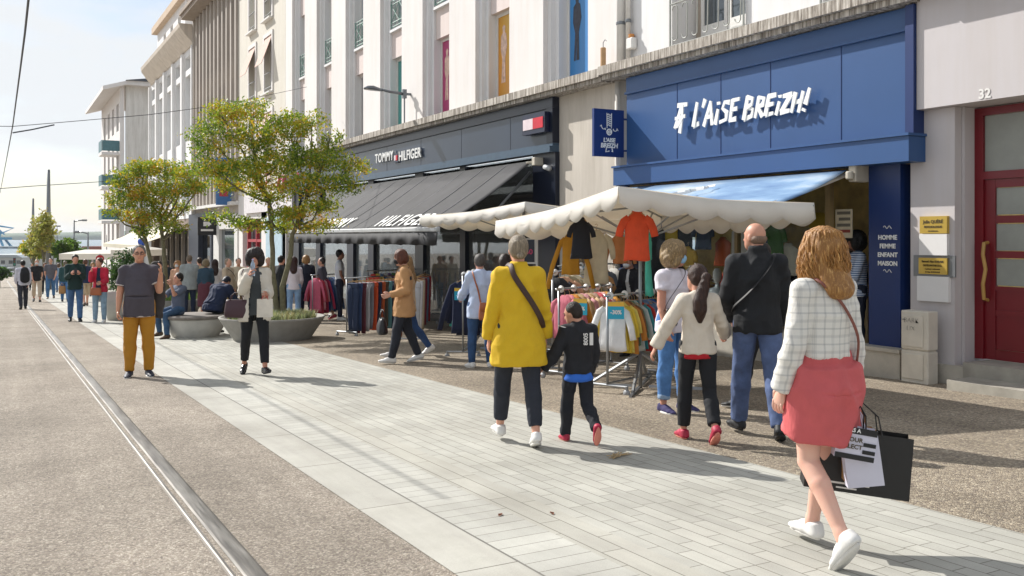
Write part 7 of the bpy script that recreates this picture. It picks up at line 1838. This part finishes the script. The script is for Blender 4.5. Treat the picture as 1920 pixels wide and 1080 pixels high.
cable('span_wire', [AD(-60, 236, 19), AD(24, 237, 19), AD(120, 229, 19.5), AD(280, 215, 20.5), AD(420, 196, 23), AD(575, 163, 31)], 'thin span wire crossing from the left to the facades', .007)
cable('span_wire', [AD(-60, 358, 60), AD(60, 349, 62), AD(200, 340, 75), AD(330, 330, 70)], 'faint lower span wire far down the street', .025)
cable('tension_rod', [AD(24, 249, 19), AD(60, 243, 19), AD(102, 234, 19.2)], 'short rigid tension rod hanging below the thin span wire', .014)
# ------------------------------------------------------------------ far end of the street
o = emp('no_entry_sign', G(187, 566), label='round red no entry sign on a post at the far crossing', cat='road sign'); dk_ = (o.location.y * CT + o.location.x * ST); zt_ = AD(187, 485, dk_).z - o.location.z
M().tube([(0, 0, 0), (0, 0, zt_ + .2)], .04, 6).build('post', greyp, o)
def facing(c, r, mat, nm, y=-.06, sx=1, sz=1): M().prism([(r * sx * math.cos(i * math.pi / 10), r * sz * math.sin(i * math.pi / 10)) for i in range(20)], (c[0], y, c[1]), (1, 0, 0), (0, 0, 1), (0, .02, 0)).build(nm, mat, o)
facing((0, zt_), .17 * dk_ / 38, whitep, 'rim'); facing((0, zt_), .155 * dk_ / 38, plain('sign_red', '#b3161f', .4), 'disc', -.085); M().box((-.10 * dk_ / 38, -.12, zt_ - .035 * dk_ / 38), (.10 * dk_ / 38, -.09, zt_ + .035 * dk_ / 38)).build('bar', whitep, o)
# cream awning and far market tents
o = emp('shop_awning', (XF, FY(300), 2), label='cream awning sloping down in front of the brown shop posts', cat='awning')
ya, yb = FY(345), FY(262); m = M(); rgt = []
P3 = lambda x, y, z: (x - o.location.x, y - o.location.y, z - o.location.z)
zA = FZ(342, 424); xfr = XF - 2.6; zB = AX(295, 462, xfr).z
for i in range(9):
    y = ya + (yb - ya) * i / 8; rgt.append([P3(XF - .1, y, zA), P3((XF + xfr) / 2, y, (zA + zB) / 2 - .1), P3(xfr, y, zB), P3(xfr, y, zB - .25), P3(xfr + .03, y, zB - .25), P3(xfr + .03, y, zB - .03), P3((XF + xfr) / 2, y, (zA + zB) / 2 - .13), P3(XF - .1, y, zA - .03)])
m.rings(rgt).build('canopy', cloth('#c9c2ae', .05), o)
def mini_tent(px0, px1, py, d, hpx, label):
    k = d / FPX; c = AD((px0 + px1) / 2, py, d); g = Vector((c.x, c.y, gz(c.y))); w = (px1 - px0) * k / 2; z = c.z - g.z; o = emp('market_canopy', g, -TH, label, 'market canopy')
    M().add([(-w, -1.5, z), (w, -1.5, z), (w, 1.5, z), (-w, 1.5, z), (-w * .5, 0, z + hpx * k), (w * .5, 0, z + hpx * k), (-w, -1.5, z - .3), (w, -1.5, z - .3), (w, 1.5, z - .3), (-w, 1.5, z - .3)], [[0, 1, 5, 4], [1, 2, 5], [2, 3, 4, 5], [3, 0, 4], [0, 6, 7, 1], [1, 7, 8, 2], [2, 8, 9, 3], [3, 9, 6, 0]]).build('canopy', CV, o)
    for a in (-1, 1):
        for b_ in (-1, 1): M().tube([(a * w * .95, b_ * 1.4, 0), (a * w * .95, b_ * 1.4, z)], .03, 5).build('leg', greyp, o)
mini_tent(136, 232, 475, 50, 7, 'long white market canopy beyond the no entry sign'); mini_tent(232, 292, 468, 46, 6, 'white market canopy in front of the cream awning')
# red and blue balloon shapes near the far awning
for px, py, c, n_ in ((266, 453, '#1f4fb0', 'blue'), (264, 432, '#c01a26', 'red')):
    p = AD(px, py, 48); o = emp('balloon', p, label='round %s balloon tied above the far white canopy' % n_, cat='balloon'); M().lathe([(.01, -.26), (.12, -.2), (.2, -.08), (.21, .04), (.15, .16), (.01, .22)], (0, 0, 0), 14).build('balloon_body', plain('bal' + n_, c, .3), o, True); M().tube([(0, 0, -.26), (.02, 0, -.7)], .006, 4).build('string', whitep, o)
# far trees, hedge, cars, sheds, crane, hills
def far_tree(px, py, d, rx, rz_, n, size, label, mat=LEAFG, trunk_r=.10, lob=6, sd=1, top=None):
    g = AD(px, HY, d); g.z = gz(g.y); rr = random.Random(sd); c = [(px + rr.uniform(-.5, .5) * rx, py + rr.uniform(-.6, .6) * rz_) for _ in range(lob)]
    b_ = [blob(g, a, q, d + rr.uniform(-1, 1), rx * rr.uniform(.35, .6), rz_ * rr.uniform(.3, .5)) for a, q in c]; z = AD(px, py, d).z - g.z
    tree(g, [[(0, 0, 0), (.05, 0, z * .4), (0, .05, z * .85)]], b_, n, size, label, sd, mat, 3, trunk_r)
far_tree(80, 440, 60, 26, 48, 2600, .13, 'tall sparse young tree between the two tramway masts', leaf_mat('sparse_leaves', [(0, hexc('#6f7c3c')), (.6, hexc('#a0a04c')), (1, hexc('#b89a55'))]), .08, 9, 3)
far_tree(62, 470, 66, 26, 20, 1800, .15, 'low spreading yellow green tree left of the masts', LEAF, .08, 7, 4)
far_tree(118, 470, 64, 30, 26, 4500, .15, 'dense rounded green tree right of the tallest mast', LEAFG, .12, 9, 5)
far_tree(146, 480, 80, 22, 22, 2600, .18, 'farther olive green tree behind the lamp posts', LEAFG, .12, 7, 6)
g = AD(-2, 520, 70); g.z = gz(g.y); o = emp('hedge', g, label='dark clipped hedge at the left edge beyond the cars', cat='hedge'); leaves('foliage', [blob(g, 0, 512, 70, 16, 12), blob(g, -14, 514, 70, 16, 12)], 2500, .14, LEAFS, o, 12); M().tube([(0, 0, 0), (0, 0, .6)], .1, 6).build('stem', bark, o)
hz_m = plain('hill_green', '#6f8590', .95, .15, .01)
m = M(); rgh = random.Random(2)
pts = []
for i in range(61):
    a = R(-50 + i * 1.6); d = 2600; hh = 6 + 14 * max(0, math.sin(i * .21 + .2)) + 2 * math.sin(i * .9) + rgh.uniform(-.6, .6); pts.append((d * math.sin(a), d * math.cos(a), max(2, hh)))
rg = [[(x, y, -8), (x * 1.02, y * 1.02, h * .7), (x * 1.1, y * 1.1, h), (x * 1.3, y * 1.3, -8)] for x, y, h in pts]
tag(m.rings(rg).build('hills', plain('hill_wood', '#5b6b52', .95, .3, .02), None, True), kind='structure')
wat = NT('harbour_water'); wat.col(hexc('#4f6b7a')); wat.set(Roughness=.25); wat.bump(wat.noise(wat.co(), .5, 4), .4, .2)
tag(M().quad((-1500, 330, gz(200) + .05), (1500, 330, gz(200) + .05), (1500, 2700, gz(200) + .05), (-1500, 2700, gz(200) + .05)).build('water', wat.m), kind='structure')
def shed(px0, px1, py0, py1, d, c, label, roofc='#9aa2a6'):
    a, b_ = AD(px0, py1, d), AD(px1, py1, d); z1 = AD(px0, py0, d).z; g = Vector(((a.x + b_.x) / 2, (a.y + b_.y) / 2, gz(300))); w = (b_ - a).length / 2; h = z1 - g.z; o = emp('warehouse', g, -TH, label, 'warehouse')
    M().box((-w, 0, 0), (w, 14, h * .8)).build('wall', plain('shed' + c, c, .8, .06, .2), o); M().prism([(-w * 1.02, h * .8), (w * 1.02, h * .8), (w * .8, h), (-w * .8, h)], (0, -.3, .01), (1, 0, 0), (0, 0, 1), (0, 14.6, 0)).build('roof', plain('shedroof' + roofc, roofc, .6), o)
    n = 7
    for k in range(n): x = -w + 2 * w * (k + .5) / n; M().box((x - w / n * .5, -.06, h * .35), (x + w / n * .5, -.003, h * .6)).build('window', GL, o)
shed(-60, 42, 478, 512, 190, '#b9bcb9', 'long pale warehouse on the harbour front behind the cars'); shed(-80, 60, 462, 480, 520, '#a9b4ba', 'farther low white shed across the harbour'); shed(38, 130, 486, 516, 210, '#a5aaa8', 'grey low building behind the young trees')
shed(150, 205, 462, 500, 150, '#b0a298', 'small brown flat building behind the far canopies', '#8a5a50')
def crane(px, d):
    g = AD(px, HY, d); g.z = gz(300); k = d / FPX; o = emp('harbour_crane', g, -TH, 'light blue harbour crane at the left edge beyond the warehouses', 'crane'); cm = plain('crane_blue', '#3b8fb5', .5, .1, .1); H = AD(px, 424, d).z - g.z; B = lambda nm, pts, r: M().tube(pts, r, 6).build(nm, cm, o)
    for a in (-1, 1):
        for b_ in (-1, 1): B('leg', [(a * 6, b_ * 5, 0), (a * 3, b_ * 3, H * .35)], .8)
    B('tower', [(0, 0, H * .35), (0, 0, H * .8)], 1.6); B('jib', [(0, 0, H * .6), (10, 0, H * .9), (-3, 0, H * 1.05)], .7); B('back_stay', [(-3, 0, H * 1.05), (4, 0, H * .6)], .5); M().box((-7, -4, H * .35), (7, 4, H * .46)).build('machine_house', cm, o)
crane(-3, 620)
def car(px, py, d, c, label):
    g = AD(px, HY, d); g.z = gz(g.y); o = emp('parked_car', g, R(60), label, 'car'); cm = plain('car' + c, c, .3, .03)
    sec = lambda x, w, z0, z1: [(x, -w, z0), (x, -w, z1 - .1), (x, -w * .85, z1), (x, w * .85, z1), (x, w, z1 - .1), (x, w, z0)]
    M().rings([sec(-2.0, .78, .3, .75), sec(-1.9, .84, .25, .92), sec(-.9, .86, .22, .96), sec(1.0, .86, .22, .92), sec(1.8, .82, .25, .78), sec(2.0, .74, .32, .62)]).build('body', cm, o)
    M().rings([sec(-1.85, .62, .9, .94), sec(-1.3, .66, .9, 1.38), sec(-.1, .68, .9, 1.45), sec(.45, .66, .9, 1.38), sec(1.15, .62, .9, .95)]).build('cabin_glass', GL, o); M().box((-1.2, -.55, 1.40), (.4, .55, 1.47)).build('roof', cm, o, bevel=.03)
    for x in (-1.25, 1.25):
        for s_ in (-1, 1):
            wo = M().tube([(x, s_ * .70, .32), (x, s_ * .88, .32)], .32, 16).build('wheel', blackp, o, True); M().tube([(x, s_ * .87, .32), (x, s_ * .895, .32)], .19, 12).build('rim', greyp, wo, True)
    for s_ in (-1, 1): M().box((1.9, s_ * .6 - .12, .58), (2.0, s_ * .6 + .12, .70)).build('headlight', whitep, o)
car(19, 0, 150, '#c9ccd0', 'silver car parked at the far left of the street'); car(5, 0, 160, '#8fa0b4', 'blue grey car just behind the silver one at the left edge')
o = emp('traffic_light', AD(27, HY, 100), label='dark traffic light on a post at the far left crossing', cat='traffic light'); o.location.z = gz(o.location.y); k = 64 / FPX; zt_ = AD(27, 483, 100).z - o.location.z
M().tube([(0, 0, 0), (0, 0, zt_)], .05, 6).build('post', greyp, o); M().box((-.14, -.12, zt_ - .9), (.14, .12, zt_)).build('signal_box', plain('signal_teal', '#1c3b40', .5), o, bevel=.02)
for i, c in enumerate(('#7a1414', '#6a4a10', '#1f7a5a')): M().lathe([(.09, 0), (.07, .02), (.01, .03)], (0, 0, 0), 12).build('lens', plain('lens' + c, c, .3), o).matrix_basis = Matrix.Translation((0, -.12, zt_ - .18 - .27 * i)) @ Matrix.Rotation(R(90), 4, 'X')
# far umbrellas / hanging sign
o = emp('wall_flag', (XF - .5, FY(440), 3.2), label='blue and red vertical banner on the facade behind the nearer tree', cat='banner'); M().box((-.35, -.03, -.2), (.35, .03, 2.0)).build('banner', plain('banner_blue', '#3b6aa0', .6), o); M().box((-.2, -.036, .2), (.2, -.031, .9)).build('print', plain('banner_red', '#a83a44', .6), o); M().tube([(.35, 0, 1.9), (.5, 0, 1.9)], .02, 5).build('bracket', greyp, o)
# litter on the paving
o = emp('wood_scrap', G(1160, 857), R(20), 'small splintered wood scrap lying on the paving near the shadow', 'litter'); rr = random.Random(8); m = M()
for i in range(16): a = rr.uniform(-.6, .6); x = rr.uniform(-.08, .08); m.obox((x, rr.uniform(-.03, .03), .010 + .001 * i), (.05 * math.cos(a), .05 * math.sin(a), 0), (-.004 * math.sin(a), .004 * math.cos(a), 0), (0, 0, .002))
m.build('splinters', wood, o)
for i, (px, py) in enumerate(((938, 968), (1035, 965), (1290, 700))):
    o = emp('fallen_leaf', G(px, py) + Vector((0, 0, .008)), random.uniform(0, 6), 'dry brown leaf lying on the ground', 'leaf', 'dry leaves scattered on the paving'); M().add([(-.03, 0, 0), (0, .014, .006), (.035, 0, .002), (0, -.014, .005), (-.03, 0, .002)], [[0, 1, 2, 3], [3, 2, 1]]).build('leaf_blade', plain('dry_leaf', '#6d4028', .8), o)
# haze: closed box of thin pale air round everything
hz = bpy.data.materials.new('haze_air'); hz.use_nodes = True; nt_ = hz.node_tree; nt_.nodes.remove(nt_.nodes['Principled BSDF'])
pv = nt_.nodes.new('ShaderNodeVolumePrincipled'); pv.inputs['Color'].default_value = (.86, .92, 1, 1); pv.inputs['Density'].default_value = .00013; pv.inputs['Anisotropy'].default_value = .2
nt_.links.new(pv.outputs[0], [n_ for n_ in nt_.nodes if n_.type == 'OUTPUT_MATERIAL'][0].inputs['Volume'])
tag(M().box((-5400, -40, -12), (5400, 5600, 62)).build('haze', hz), kind='stuff')
